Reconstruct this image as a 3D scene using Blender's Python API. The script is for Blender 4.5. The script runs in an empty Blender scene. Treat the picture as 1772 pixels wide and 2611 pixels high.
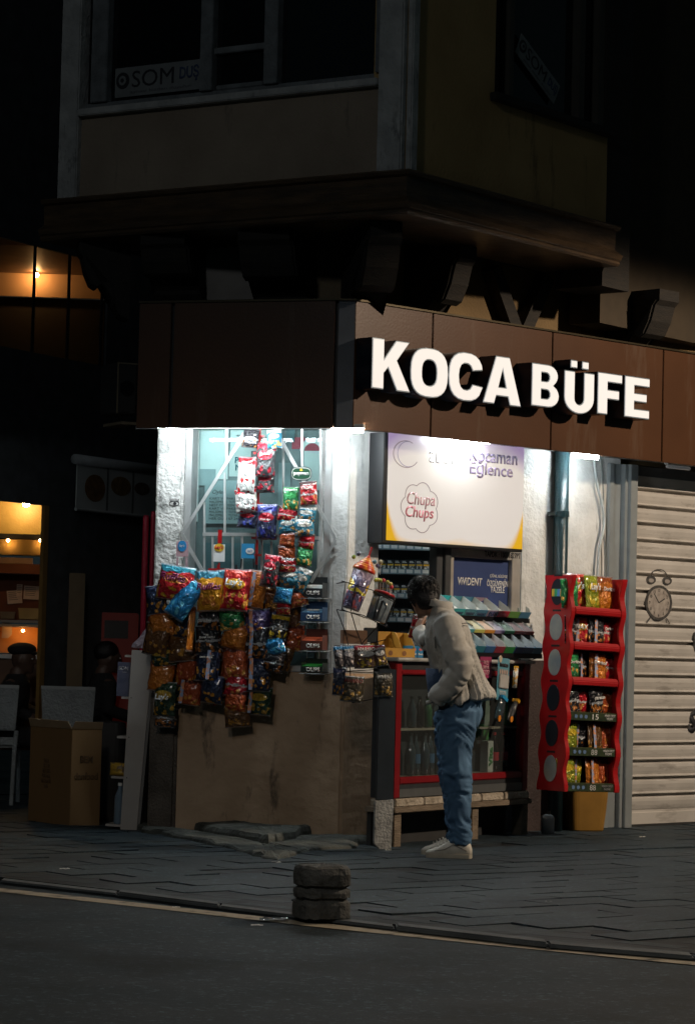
import bpy, bmesh, math, random
from mathutils import Matrix, Vector, noise as mnoise
R = math.radians
random.seed(7)
sc = bpy.context.scene
col = sc.collection

# ------------------------------------------------------------------ camera
FPX, CX, CY, EYE = 6742.0, 886.0, 1305.5, 1.2
PITCH, ROLL = R(3.05), R(1.4)
FWD = Vector((0, math.cos(PITCH), math.sin(PITCH)))
UP0 = Vector((0, -math.sin(PITCH), math.cos(PITCH)))
RT = Vector((math.cos(ROLL), 0, 0)) + UP0 * math.sin(ROLL)
UPV = Vector((-math.sin(ROLL), 0, 0)) + UP0 * math.cos(ROLL)
cd = bpy.data.cameras.new("camera"); cam = bpy.data.objects.new("camera", cd); col.objects.link(cam)
cd.sensor_fit = 'VERTICAL'; cd.sensor_height = 36; cd.lens = 36 * FPX / 2611.0
cd.clip_start = 0.1; cd.clip_end = 400
cm = Matrix.Identity(4)
for i in range(3):
    cm[i][0] = RT[i]; cm[i][1] = UPV[i]; cm[i][2] = -FWD[i]
cm[2][3] = EYE
cam.matrix_world = cm
sc.camera = cam
CAM = Vector((0, 0, EYE))

# ------------------------------------------------------------------ world, street lamps and an added fill light
w = bpy.data.worlds.new("World"); sc.world = w; w.use_nodes = True
nt = w.node_tree; bg = nt.nodes['Background']
sky = nt.nodes.new('ShaderNodeTexSky'); sky.sky_type = 'NISHITA'; sky.sun_disc = False
sky.sun_elevation = R(-7); sky.sun_rotation = R(120)
mixn = nt.nodes.new('ShaderNodeMix'); mixn.data_type = 'RGBA'; mixn.blend_type = 'ADD'
mixn.inputs[0].default_value = 1.0
nt.links.new(sky.outputs[0], mixn.inputs[6]); mixn.inputs[7].default_value = (0.050, 0.078, 0.088, 1)
nt.links.new(mixn.outputs[2], bg.inputs[0]); bg.inputs[1].default_value = 0.17
sc.view_settings.view_transform = 'Standard'; sc.view_settings.look = 'None'
sc.view_settings.exposure = 0.0; sc.view_settings.gamma = 1.0
sc.cycles.max_bounces = 6; sc.cycles.diffuse_bounces = 3; sc.cycles.glossy_bounces = 3
sc.cycles.transmission_bounces = 5; sc.cycles.transparent_max_bounces = 6
sc.cycles.sample_clamp_indirect = 2.0; sc.cycles.caustics_reflective = False; sc.cycles.caustics_refractive = False
sc.cycles.use_denoising = True

def spot(name, loc, target, energy, color, size, blend=0.6, rad=0.12):
    l = bpy.data.lights.new(name, 'SPOT'); l.energy = energy; l.color = color
    l.spot_size = R(size); l.spot_blend = blend; l.shadow_soft_size = rad
    o = bpy.data.objects.new(name, l); col.objects.link(o)
    o.matrix_world = Matrix.Translation(loc) @ (Vector(target) - Vector(loc)).to_track_quat('-Z', 'Y').to_matrix().to_4x4()
    return o
spot("street_lamp_light", (7.2, 15.2, 5.6), (7.2, 15.2, 0.0), 1750, (1.0, 0.80, 0.60), 152, 0.08)
spot("far_street_lamp_light", (-2.0, 3.5, 6.2), (-2.0, 3.5, 0.0), 400, (1.0, 0.86, 0.72), 157, 0.12, 0.3)
spot("added_bay_fill_light", (-5.0, 1.0, 9.0), (0.0, 17.0, 3.0), 350, (0.88, 0.94, 0.98), 60, 0.5, 0.5)  # added fill that lifts the upper bay, no known lamp behind it

# ------------------------------------------------------------------ pixel and frame helpers
def ray(px, py):
    return FWD * FPX + RT * (px - CX) + UPV * (CY - py)
def at(px, py, Y):
    d = ray(px, py); return CAM + d * (Y / d.y)
def ground(px, py, z=0.0):
    d = ray(px, py); return CAM + d * ((z - EYE) / d.z)
class Frame:
    """x runs right along a wall, y into it, z up"""
    def __init__(s, x, y, deg):
        s.o = Vector((x, y, 0)); s.rot = Matrix.Rotation(R(deg), 4, 'Z')
        s.ux = s.rot @ Vector((1, 0, 0)); s.uy = s.rot @ Vector((0, 1, 0))
    def M(s, u=0, d=0, z=0, rz=0, tilt=0, lean=0):
        return Matrix.Translation(s.o) @ s.rot @ Matrix.Translation((u, -d, z)) @ Matrix.Rotation(R(rz), 4, 'Z') @ Matrix.Rotation(R(lean), 4, 'X') @ Matrix.Rotation(R(tilt), 4, 'Y')
    def p(s, px, py, d=0):
        r = ray(px, py); n = s.uy
        t = ((s.o - n * d) - CAM).dot(n) / r.dot(n)
        q = CAM + r * t
        return ((q - s.o).dot(s.ux), q.z)
def frame_at(px, py, Y, deg):
    q = at(px, py, Y); return Frame(q.x, q.y, deg)

# ------------------------------------------------------------------ materials
_mats = {}
def nodes_of(name):
    m = bpy.data.materials.new(name); m.use_nodes = True
    return m, m.node_tree, m.node_tree.nodes['Principled BSDF']
def mat(name, c, rough=0.6, metal=0.0, var=0.15, scale=8.0, bump=0.0, bscale=60.0, emit=0.0, ecol=None, c2=None, thr=None, alpha=1.0, coat=0.0, stretch=(1, 1, 1)):
    if name in _mats: return _mats[name]
    m, t, b = nodes_of(name); N = t.nodes; L = t.links
    b.inputs['Roughness'].default_value = rough; b.inputs['Metallic'].default_value = metal
    tc = N.new('ShaderNodeTexCoord'); mp = N.new('ShaderNodeMapping'); mp.inputs['Scale'].default_value = stretch
    L.new(tc.outputs['Object'], mp.inputs['Vector'])
    nz = N.new('ShaderNodeTexNoise'); nz.inputs['Scale'].default_value = scale; nz.inputs['Detail'].default_value = 6
    L.new(mp.outputs[0], nz.inputs['Vector'])
    rp = N.new('ShaderNodeValToRGB')
    lo = [max(0, x * (1 - var)) for x in c]; hi = [min(1, x * (1 + var)) for x in c]
    if c2 is not None: lo, hi = list(c), list(c2)
    rp.color_ramp.elements[0].color = (*lo, 1); rp.color_ramp.elements[1].color = (*hi, 1)
    a, z = thr if thr else (0.3, 0.7)
    rp.color_ramp.elements[0].position = a; rp.color_ramp.elements[1].position = z
    L.new(nz.outputs['Fac'], rp.inputs[0]); L.new(rp.outputs[0], b.inputs['Base Color'])
    if bump > 0:
        n2 = N.new('ShaderNodeTexNoise'); n2.inputs['Scale'].default_value = bscale; n2.inputs['Detail'].default_value = 5
        L.new(mp.outputs[0], n2.inputs['Vector'])
        bp = N.new('ShaderNodeBump'); bp.inputs['Strength'].default_value = bump; bp.inputs['Distance'].default_value = 0.02
        L.new(n2.outputs['Fac'], bp.inputs['Height']); L.new(bp.outputs[0], b.inputs['Normal'])
    if emit:
        b.inputs['Emission Color'].default_value = (*(ecol or c), 1); b.inputs['Emission Strength'].default_value = emit
    if alpha < 1: b.inputs['Alpha'].default_value = alpha
    if coat: b.inputs['Coat Weight'].default_value = coat
    _mats[name] = m; return m
def glass(name, tint=(0.8, 0.9, 0.9), op=0.12, rough=0.03):
    if name in _mats: return _mats[name]
    m, t, b = nodes_of(name); N = t.nodes; L = t.links
    out = N['Material Output']; tr = N.new('ShaderNodeBsdfTransparent'); tr.inputs[0].default_value = (*tint, 1)
    mx = N.new('ShaderNodeMixShader'); mx.inputs[0].default_value = op
    b.inputs['Base Color'].default_value = (*[x * 0.15 for x in tint], 1); b.inputs['Roughness'].default_value = rough
    b.inputs['Specular IOR Level'].default_value = 0.8
    L.new(tr.outputs[0], mx.inputs[1]); L.new(b.outputs[0], mx.inputs[2]); L.new(mx.outputs[0], out.inputs[0])
    _mats[name] = m; return m
def emis(name, c, s):
    return mat(name, c, 0.5, var=0.02, emit=s, ecol=c)

def mth(t, op, a, b=None, c=None):
    n = t.nodes.new('ShaderNodeMath'); n.operation = op
    for i, v in enumerate((a, b, c)):
        if v is None: continue
        if hasattr(v, 'links'): t.links.new(v, n.inputs[i])
        else: n.inputs[i].default_value = v
    return n.outputs[0]
def mixc(t, fac, a, b):
    n = t.nodes.new('ShaderNodeMix'); n.data_type = 'RGBA'
    for i, v in ((0, fac), (6, a), (7, b)):
        if hasattr(v, 'links'): t.links.new(v, n.inputs[i])
        else: n.inputs[i].default_value = v if i == 0 else (*v, 1)
    return n.outputs[2]
def bagmat(name, main, top, blob, band=None, logo=None, rough=0.22):
    """printed foil: coloured top, food picture blobs low down, a logo ellipse, a band"""
    if name in _mats: return _mats[name]
    m, t, b = nodes_of(name); N = t.nodes; L = t.links
    tc = N.new('ShaderNodeTexCoord'); sp = N.new('ShaderNodeSeparateXYZ'); L.new(tc.outputs['Generated'], sp.inputs[0])
    oi = N.new('ShaderNodeObjectInfo'); x, z = sp.outputs[0], sp.outputs[2]
    va = N.new('ShaderNodeVectorMath'); va.operation = 'ADD'
    cb = N.new('ShaderNodeCombineXYZ'); L.new(mth(t, 'MULTIPLY', oi.outputs['Random'], 37.0), cb.inputs[0])
    L.new(tc.outputs['Generated'], va.inputs[0]); L.new(cb.outputs[0], va.inputs[1])
    nz = N.new('ShaderNodeTexNoise'); nz.inputs['Scale'].default_value = 5.5; nz.inputs['Detail'].default_value = 3; L.new(va.outputs[0], nz.inputs['Vector'])
    wob = mth(t, 'MULTIPLY', mth(t, 'SUBTRACT', nz.outputs['Fac'], 0.5), 0.25)
    zz = mth(t, 'ADD', z, wob)
    c = mixc(t, mth(t, 'GREATER_THAN', zz, 0.80), main, top)
    if band: c = mixc(t, mth(t, 'MULTIPLY', mth(t, 'GREATER_THAN', zz, 0.42), mth(t, 'LESS_THAN', zz, 0.5)), c, band)
    vo = N.new('ShaderNodeTexVoronoi'); vo.inputs['Scale'].default_value = 4.5; L.new(va.outputs[0], vo.inputs['Vector'])
    low = mth(t, 'LESS_THAN', zz, 0.40)
    blobm = mth(t, 'MULTIPLY', low, mth(t, 'LESS_THAN', vo.outputs['Distance'], 0.42))
    c = mixc(t, blobm, c, blob)
    hi = mth(t, 'MULTIPLY', blobm, mth(t, 'LESS_THAN', vo.outputs['Distance'], 0.16))
    c = mixc(t, hi, c, tuple(min(1, v * 1.7 + 0.05) for v in blob))
    if logo:
        dx = mth(t, 'DIVIDE', mth(t, 'SUBTRACT', x, 0.5), 0.36); dz = mth(t, 'DIVIDE', mth(t, 'SUBTRACT', z, 0.62), 0.13)
        e = mth(t, 'ADD', mth(t, 'MULTIPLY', dx, dx), mth(t, 'MULTIPLY', dz, dz))
        c = mixc(t, mth(t, 'LESS_THAN', e, 1.0), c, logo)
    seal = mth(t, 'MAXIMUM', mth(t, 'GREATER_THAN', z, 0.955), mth(t, 'LESS_THAN', z, 0.045))
    c = mixc(t, mth(t, 'MULTIPLY', seal, 0.6), c, (0.45, 0.45, 0.47))
    L.new(c, b.inputs['Base Color'])
    b.inputs['Roughness'].default_value = rough; b.inputs['Metallic'].default_value = 0.15
    b.inputs['Coat Weight'].default_value = 0.9; b.inputs['Coat Roughness'].default_value = 0.10
    n2 = N.new('ShaderNodeTexNoise'); n2.inputs['Scale'].default_value = 4.0; n2.inputs['Detail'].default_value = 2.5; n2.inputs['Distortion'].default_value = 1.2; L.new(va.outputs[0], n2.inputs['Vector'])
    bp = N.new('ShaderNodeBump'); bp.inputs['Strength'].default_value = 0.7; bp.inputs['Distance'].default_value = 0.045
    L.new(n2.outputs['Fac'], bp.inputs['Height']); L.new(bp.outputs[0], b.inputs['Normal'])
    _mats[name] = m; return m

# ------------------------------------------------------------------ mesh builder
class MB:
    def __init__(s): s.v = []; s.f = []
    def add(s, vs, fs):
        k = len(s.v); s.v += [tuple(v) for v in vs]; s.f += [tuple(i + k for i in f) for f in fs]; return s
    def box(s, x0, x1, y0, y1, z0, z1):
        return s.add([(x0, y0, z0), (x1, y0, z0), (x1, y1, z0), (x0, y1, z0), (x0, y0, z1), (x1, y0, z1), (x1, y1, z1), (x0, y1, z1)],
                     [(0, 3, 2, 1), (4, 5, 6, 7), (0, 1, 5, 4), (1, 2, 6, 5), (2, 3, 7, 6), (3, 0, 4, 7)])
    def prism(s, poly, y0, y1):          # poly in x,z counter-clockwise seen from the front (-y)
        n = len(poly)
        vs = [(x, y0, z) for x, z in poly] + [(x, y1, z) for x, z in poly]
        return s.add(vs, [tuple(range(n)), tuple(range(2 * n - 1, n - 1, -1))] + [(i, i + n, (i + 1) % n + n, (i + 1) % n) for i in range(n)])
    def xprism(s, poly, x0, x1):         # poly in y,z
        n = len(poly)
        vs = [(x0, y, z) for y, z in poly] + [(x1, y, z) for y, z in poly]
        return s.add(vs, [tuple(range(n)), tuple(range(2 * n - 1, n - 1, -1))] + [(i, i + n, (i + 1) % n + n, (i + 1) % n) for i in range(n)])
    def zprism(s, poly, z0, z1):
        n = len(poly)
        vs = [(x, y, z0) for x, y in poly] + [(x, y, z1) for x, y in poly]
        return s.add(vs, [tuple(range(n - 1, -1, -1)), tuple(range(n, 2 * n))] + [(i, (i + 1) % n, (i + 1) % n + n, i + n) for i in range(n)])
    def loft(s, rings, cap=True):
        n = len(rings[0]); k = len(s.v)
        for r in rings: s.v += [tuple(p) for p in r]
        for j in range(len(rings) - 1):
            for i in range(n):
                a = k + j * n + i; b = k + j * n + (i + 1) % n
                s.f.append((a, b, b + n, a + n))
        if cap:
            s.f.append(tuple(k + i for i in range(n - 1, -1, -1))); e = k + (len(rings) - 1) * n
            s.f.append(tuple(e + i for i in range(n)))
        return s
    def tube(s, pts, r, n=8, cap=True):
        pts = [Vector(p) for p in pts]; rs = r if isinstance(r, (list, tuple)) else [r] * len(pts)
        rings = []; ref = None
        for i, p in enumerate(pts):
            d = (pts[min(i + 1, len(pts) - 1)] - pts[max(i - 1, 0)]).normalized()
            if ref is None: ref = Vector((0, 0, 1)) if abs(d.z) < 0.9 else Vector((0, 1, 0))
            a = d.cross(ref).normalized(); ref = a.cross(d).normalized(); b = ref
            rings.append([p + a * (math.cos(2 * math.pi * j / n) * rs[i]) + b * (math.sin(2 * math.pi * j / n) * rs[i]) for j in range(n)])
        return s.loft(rings, cap)
    def lathe(s, prof, n=20, cx=0, cy=0, cap=True):     # prof (r,z)
        return s.loft([[(cx + r * math.cos(2 * math.pi * j / n), cy + r * math.sin(2 * math.pi * j / n), z) for j in range(n)] for r, z in prof], cap)
    def bar(s, a, b, w, d):              # flat bar in the x,z plane between two points, w wide, y from 0..d
        ax, az = a; bx, bz = b; l = math.hypot(bx - ax, bz - az) or 1; nx, nz = -(bz - az) / l * w / 2, (bx - ax) / l * w / 2
        return s.prism([(ax - nx, az - nz), (bx - nx, bz - nz), (bx + nx, bz + nz), (ax + nx, az + nz)], d[0], d[1])
    def build(s, name, m, parent=None, M=None, bevel=0, smooth=False, seg=2):
        me = bpy.data.meshes.new(name); me.from_pydata(s.v, [], s.f); me.update()
        bm = bmesh.new(); bm.from_mesh(me); bmesh.ops.recalc_face_normals(bm, faces=bm.faces)
        if bevel:
            es = [e for e in bm.edges if len(e.link_faces) == 2 and e.calc_face_angle(0) > 0.6]
            bmesh.ops.bevel(bm, geom=es, offset=bevel, segments=seg, affect='EDGES', clamp_overlap=True)
        bm.to_mesh(me); bm.free()
        if smooth:
            for p in me.polygons: p.use_smooth = True
        if m: me.materials.append(m)
        o = bpy.data.objects.new(name, me); col.objects.link(o)
        if parent is not None: o.parent = parent
        if M is not None: o.matrix_local = M
        return o
def ell(cx, cz, rx, rz, n=20, a0=0, a1=360):
    return [(cx + rx * math.cos(R(a0 + (a1 - a0) * i / n)), cz + rz * math.sin(R(a0 + (a1 - a0) * i / n))) for i in range(n if a1 - a0 >= 360 else n + 1)]
def tag(o, label=None, cat=None, group=None, kind=None):
    if label: o['label'] = label
    if cat: o['category'] = cat
    if group: o['group'] = group
    if kind: o['kind'] = kind
    return o
def thing(name, M, label, cat, group=None):
    o = bpy.data.objects.new(name, None); col.objects.link(o); o.empty_display_size = 0.1
    o.matrix_world = M
    return tag(o, label, cat, group)
def text(s, m, parent, width=None, height=None, x=0, y=0, z=0, name='lettering', bold=0.0, shear=0.0, thick=0.0015, M=None, flip=False, al='CENTER'):
    """letters in the x,z plane facing -y, scaled to a box"""
    cu = bpy.data.curves.new(name, 'FONT'); cu.body = s; cu.size = 1; cu.extrude = 0.0; cu.offset = bold; cu.shear = shear; cu.resolution_u = 3
    cu.align_x = al; cu.space_line = 0.85
    o = bpy.data.objects.new(name, cu); col.objects.link(o)
    me = bpy.data.meshes.new_from_object(o); bpy.data.objects.remove(o); bpy.data.curves.remove(cu)
    if not me.vertices: return None
    xs = [v.co.x for v in me.vertices]; ys = [v.co.y for v in me.vertices]
    bw, bh = max(xs) - min(xs), max(ys) - min(ys)
    sx = width / bw if width else height / bh; sy = height / bh if height else sx
    mx, my = (max(xs) + min(xs)) / 2, (max(ys) + min(ys)) / 2
    bm = bmesh.new(); bm.from_mesh(me)
    for v in bm.verts: v.co = Vector(((v.co.x - mx) * sx, 0, (v.co.y - my) * sy))
    g = bmesh.ops.extrude_face_region(bm, geom=list(bm.faces))
    for e in g['geom']:
        if isinstance(e, bmesh.types.BMVert): e.co.y -= thick
    bmesh.ops.recalc_face_normals(bm, faces=bm.faces)
    bm.to_mesh(me); bm.free(); me.materials.clear(); me.materials.append(m)
    t = bpy.data.objects.new(name, me); col.objects.link(t)
    if parent is not None: t.parent = parent
    t.matrix_local = M if M is not None else Matrix.Translation((x, y, z))
    return t

# ------------------------------------------------------------------ frames of the place
FL = Frame(0.0, 17.0, -16.2)           # kiosk's left wall
FR = Frame(0.0, 17.0, 45.0)            # kiosk's right wall
GL = frame_at(856, 1090, 16.55, -16.2) # fascia, left face
GR = frame_at(899, 1095, 16.55, 45.0)  # fascia, right face
OL = frame_at(1030, 438, 16.0, -31.2)  # upper bay, left face
OR = Frame(OL.o.x, OL.o.y, 52.8)       # upper bay, right face
NB = frame_at(350, 1300, 21.0, 62.0)   # neighbour's facade

# common materials
PLASTER = mat('white_plaster', (0.50, 0.51, 0.50), 0.8, var=0.2, scale=5, bump=0.5, bscale=25, c2=(0.72, 0.72, 0.70))
PLASTER_OLD = mat('cracked_plaster', (0.26, 0.27, 0.26), 0.85, scale=7, bump=1.0, bscale=30, c2=(0.68, 0.68, 0.66), thr=(0.33, 0.5))
TAN = mat('tan_render', (0.34, 0.235, 0.15), 0.8, scale=2.2, bump=0.7, bscale=9, c2=(0.56, 0.41, 0.28), thr=(0.30, 0.72))
def grime(m, sc_=7.0, thr=0.60, c=(0.05, 0.04, 0.03), amt=0.75, st=(1, 1, 0.35)):
    t = m.node_tree; N = t.nodes; L = t.links; b = N['Principled BSDF']
    src = b.inputs['Base Color'].links[0].from_socket
    tc = N.new('ShaderNodeTexCoord'); mp = N.new('ShaderNodeMapping'); mp.inputs['Scale'].default_value = st; L.new(tc.outputs['Object'], mp.inputs[0])
    n = N.new('ShaderNodeTexNoise'); n.inputs['Scale'].default_value = sc_; n.inputs['Detail'].default_value = 9; n.inputs['Roughness'].default_value = 0.7; L.new(mp.outputs[0], n.inputs['Vector'])
    r = N.new('ShaderNodeValToRGB'); r.color_ramp.elements[0].position = thr; r.color_ramp.elements[1].position = thr + 0.10; L.new(n.outputs['Fac'], r.inputs[0])
    L.new(mixc(t, mth(t, 'MULTIPLY', r.outputs[0], amt), src, c), b.inputs['Base Color']); return m
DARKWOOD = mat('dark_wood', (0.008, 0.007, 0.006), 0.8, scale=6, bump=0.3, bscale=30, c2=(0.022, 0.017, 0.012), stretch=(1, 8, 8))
BLACK = mat('black_plastic', (0.012, 0.013, 0.015), 0.4, var=0.2)
BLACKM = mat('black_metal', (0.015, 0.016, 0.018), 0.35, 0.6)
STEEL = mat('grey_steel', (0.42, 0.45, 0.46), 0.35, 0.6, var=0.2, scale=14)
ALU = mat('aluminium', (0.55, 0.57, 0.57), 0.38, 0.5, var=0.15, scale=10)
WHITE = mat('white_paint', (0.7, 0.7, 0.68), 0.5, var=0.1)
PAPER = mat('paper', (0.72, 0.72, 0.68), 0.8, var=0.08)
INK = mat('ink', (0.02, 0.02, 0.025), 0.7)
REDP = mat('red_plastic', (0.38, 0.010, 0.012), 0.28, var=0.15, coat=0.3)
TUBE = emis('tube_glow', (0.88, 0.97, 1.0), 165.0)
grime(TAN, 6, 0.56); grime(PLASTER, 5, 0.57, (0.12, 0.13, 0.13), 0.7, (1, 1, 0.18)); grime(PLASTER_OLD, 14, 0.60, (0.05, 0.05, 0.05), 0.85, (1, 1, 0.5))

# ------------------------------------------------------------------ ground
def ground_mat(name, base, base2, rough, brick=False):
    m, t, b = nodes_of(name); N = t.nodes; L = t.links
    tc = N.new('ShaderNodeTexCoord'); b.inputs['Roughness'].default_value = rough; b.inputs['Specular IOR Level'].default_value = 0.3
    nz = N.new('ShaderNodeTexNoise'); nz.inputs['Scale'].default_value = 1.3; nz.inputs['Detail'].default_value = 8; L.new(tc.outputs['Object'], nz.inputs['Vector'])
    fine = N.new('ShaderNodeTexNoise'); fine.inputs['Scale'].default_value = 26; fine.inputs['Detail'].default_value = 8; fine.inputs['Roughness'].default_value = 0.8; L.new(tc.outputs['Object'], fine.inputs['Vector'])
    c = mixc(t, mth(t, 'MULTIPLY', nz.outputs['Fac'], 1.0), base, base2)
    sp = mth(t, 'GREATER_THAN', fine.outputs['Fac'], 0.57)
    c = mixc(t, mth(t, 'MULTIPLY', sp, 0.65 if brick else 0.9), c, tuple(x * 2.6 for x in base2))
    pt = N.new('ShaderNodeTexNoise'); pt.inputs['Scale'].default_value = 0.9; pt.inputs['Detail'].default_value = 6; pt.inputs['Roughness'].default_value = .65; L.new(tc.outputs['Object'], pt.inputs['Vector'])
    pr = N.new('ShaderNodeValToRGB'); pr.color_ramp.elements[0].position = .50; pr.color_ramp.elements[1].position = .60; L.new(pt.outputs['Fac'], pr.inputs[0])
    c = mixc(t, mth(t, 'MULTIPLY', pr.outputs[0], 0.6), c, tuple(x * 0.5 for x in base))
    h = fine.outputs['Fac']
    if brick:
        mp = N.new('ShaderNodeMapping'); mp.inputs['Rotation'].default_value = (0, 0, R(38)); 
        wv = N.new('ShaderNodeTexNoise'); wv.inputs['Scale'].default_value = 2.2; L.new(tc.outputs['Object'], wv.inputs['Vector'])
        vm = N.new('ShaderNodeVectorMath'); vm.operation = 'MULTIPLY_ADD'; L.new(wv.outputs['Color'], vm.inputs[0]); vm.inputs[1].default_value = (0.10, 0.10, 0); L.new(tc.outputs['Object'], vm.inputs[2])
        L.new(vm.outputs[0], mp.inputs['Vector'])
        br = N.new('ShaderNodeTexBrick'); br.inputs['Scale'].default_value = 1; br.inputs['Brick Width'].default_value = 0.42; br.inputs['Row Height'].default_value = 0.21
        br.inputs['Mortar Size'].default_value = 0.06; br.inputs['Mortar Smooth'].default_value = 0.3; br.inputs['Color1'].default_value = (0.7, 0.7, 0.7, 1); br.inputs['Color2'].default_value = (1.1, 1.1, 1.1, 1)
        br.inputs['Mortar'].default_value = (0.04, 0.04, 0.04, 1); L.new(mp.outputs[0], br.inputs['Vector'])  # wide dark joints: real gaps plus painted shade of uneven stone edges
        mm = N.new('ShaderNodeMix'); mm.data_type = 'RGBA'; mm.blend_type = 'MULTIPLY'; mm.inputs[0].default_value = 1
        L.new(c, mm.inputs[6]); L.new(br.outputs['Color'], mm.inputs[7])
        # joints filled with dirt in places
        miss = N.new('ShaderNodeTexNoise'); miss.inputs['Scale'].default_value = 1.7; miss.inputs['Detail'].default_value = 5; L.new(tc.outputs['Object'], miss.inputs['Vector'])
        gate = mth(t, 'MULTIPLY', mth(t, 'SUBTRACT', miss.outputs['Fac'], 0.46), 14.0)
        gt = N.new('ShaderNodeClamp'); L.new(gate, gt.inputs[0])
        c = mixc(t, gt.outputs[0], c, mm.outputs[2])
        h = mth(t, 'SUBTRACT', mth(t, 'MULTIPLY', h, 0.3), mth(t, 'MULTIPLY', br.outputs['Fac'], gt.outputs[0]))
        h = mth(t, 'ADD', h, mth(t, 'MULTIPLY', nz.outputs['Fac'], 2.0))
    L.new(c, b.inputs['Base Color'])
    bp = N.new('ShaderNodeBump'); bp.inputs['Strength'].default_value = 0.5; bp.inputs['Distance'].default_value = 0.010 if brick else 0.006
    L.new(h, bp.inputs['Height']); L.new(bp.outputs[0], b.inputs['Normal'])
    rr = mth(t, 'ADD', mth(t, 'MULTIPLY', nz.outputs['Fac'], 0.35), rough - 0.15); L.new(rr, b.inputs['Roughness'])
    return m
ROADM = ground_mat('asphalt', (0.004, 0.010, 0.014), (0.021, 0.035, 0.045), 0.68)
PAVEM = ground_mat('paving', (0.009, 0.014, 0.017), (0.022, 0.031, 0.036), 0.6, True)
RZ = -0.022
o = MB().box(-150, 150, -60, 250, -0.3, RZ).build('road', ROADM); tag(o, kind='structure')
kp = [ground(px, py, 0) for px, py in ((0, 2243), (300, 2277), (560, 2310), (1010, 2365), (1400, 2409), (1772, 2440))]
kp = [kp[0] + (kp[0] - kp[1]) * 40] + kp + [kp[-1] + (kp[-1] - kp[-2]) * 40]
K2 = [(p.x, p.y) for p in kp]
far = [(K2[-1][0] + 20, 120), (K2[0][0] - 20, 120)]
o = MB().zprism([(x, y + 0.14) for x, y in K2] + far, RZ + 0.002, 0).build('pavement', PAVEM); tag(o, kind='structure')
SLABM = ground_mat('paving_slabs', (0.009, 0.017, 0.023), (0.022, 0.036, 0.045), 0.58)
def in_kerb(x, y):
    for i in range(len(K2) - 1):
        (ax, ay), (bx, by) = K2[i], K2[i + 1]
        if ax <= x <= bx: return y > ay + (by - ay) * (x - ax) / (bx - ax) + 0.36
    return False
sl = MB(); ca, sa = math.cos(R(38)), math.sin(R(38)); LW, LH = 0.52, 0.26
for r_ in range(-60, 61):
    for c_ in range(-40, 41):
        u, v = (c_ + (r_ % 2) * .5) * LW, r_ * LH; x, y = u * ca - v * sa, 15.5 + u * sa + v * ca
        if not (-5 < x < 6 and y < 21.5) or not in_kerb(x, y) or not in_kerb(x - .3, y - .05) or not in_kerb(x + .3, y - .05): continue
        if random.random() < .03: continue
        hx, hy = LW / 2 - .006, LH / 2 - .006; tx, ty = random.gauss(0, .005), random.gauss(0, .009); z0 = .006 + random.gauss(0, .0012)
        ps = [(x + a * ca - b_ * sa, y + a * sa + b_ * ca, max(.003, z0 + a * tx + b_ * ty)) for a, b_ in ((-hx, -hy), (hx, -hy), (hx, hy), (-hx, hy))]
        sl.add(ps + [(p[0], p[1], -.01) for p in ps], [(0, 1, 2, 3), (0, 4, 5, 1), (1, 5, 6, 2), (2, 6, 7, 3), (3, 7, 4, 0)])
o = sl.build('pavement_slabs', SLABM); tag(o, kind='structure')
KERB = mat('kerb_stone', (0.075, 0.085, 0.09), 0.7, var=0.3, scale=3, bump=0.6, bscale=30)
mb = MB()
for i in range(len(K2) - 1):
    (ax, ay), (bx, by) = K2[i], K2[i + 1]
    n = max(1, int(math.hypot(bx - ax, by - ay) / 0.75)); n = min(n, 60)
    for j in range(n):
        a, b_ = j / n, (j + 1) / n - 0.012 * n / n * 0.6
        p = [(ax + (bx - ax) * q, ay + (by - ay) * q) for q in (a, b_)]
        dz = random.uniform(-0.006, 0.006)
        mb.zprism([(p[0][0], p[0][1]), (p[1][0], p[1][1]), (p[1][0], p[1][1] + 0.137), (p[0][0], p[0][1] + 0.137)], RZ + 0.002, 0.004 + dz)
o = mb.build('kerb', KERB, bevel=0.008); tag(o, kind='structure')
LINEM = mat('worn_line_paint', (0.09, 0.08, 0.06), 0.7, scale=9, c2=(0.34, 0.29, 0.21), thr=(0.34, 0.46), bump=0.3)
lp = [ground(px, py, RZ + 0.004) for px, py in ((0, 2269), (400, 2312), (790, 2356), (1200, 2399), (1772, 2455))]
lp = [lp[0] + (lp[0] - lp[1]) * 6] + lp + [lp[-1] + (lp[-1] - lp[-2]) * 6]
mb = MB(); n = len(lp)
mb.add([(p.x, p.y - 0.09, RZ + 0.004) for p in lp] + [(p.x, p.y + 0.09, RZ + 0.004) for p in lp], [(i, i + 1, i + 1 + n, i + n) for i in range(n - 1)])
o = mb.build('road_line', LINEM); tag(o, kind='structure')
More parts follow.
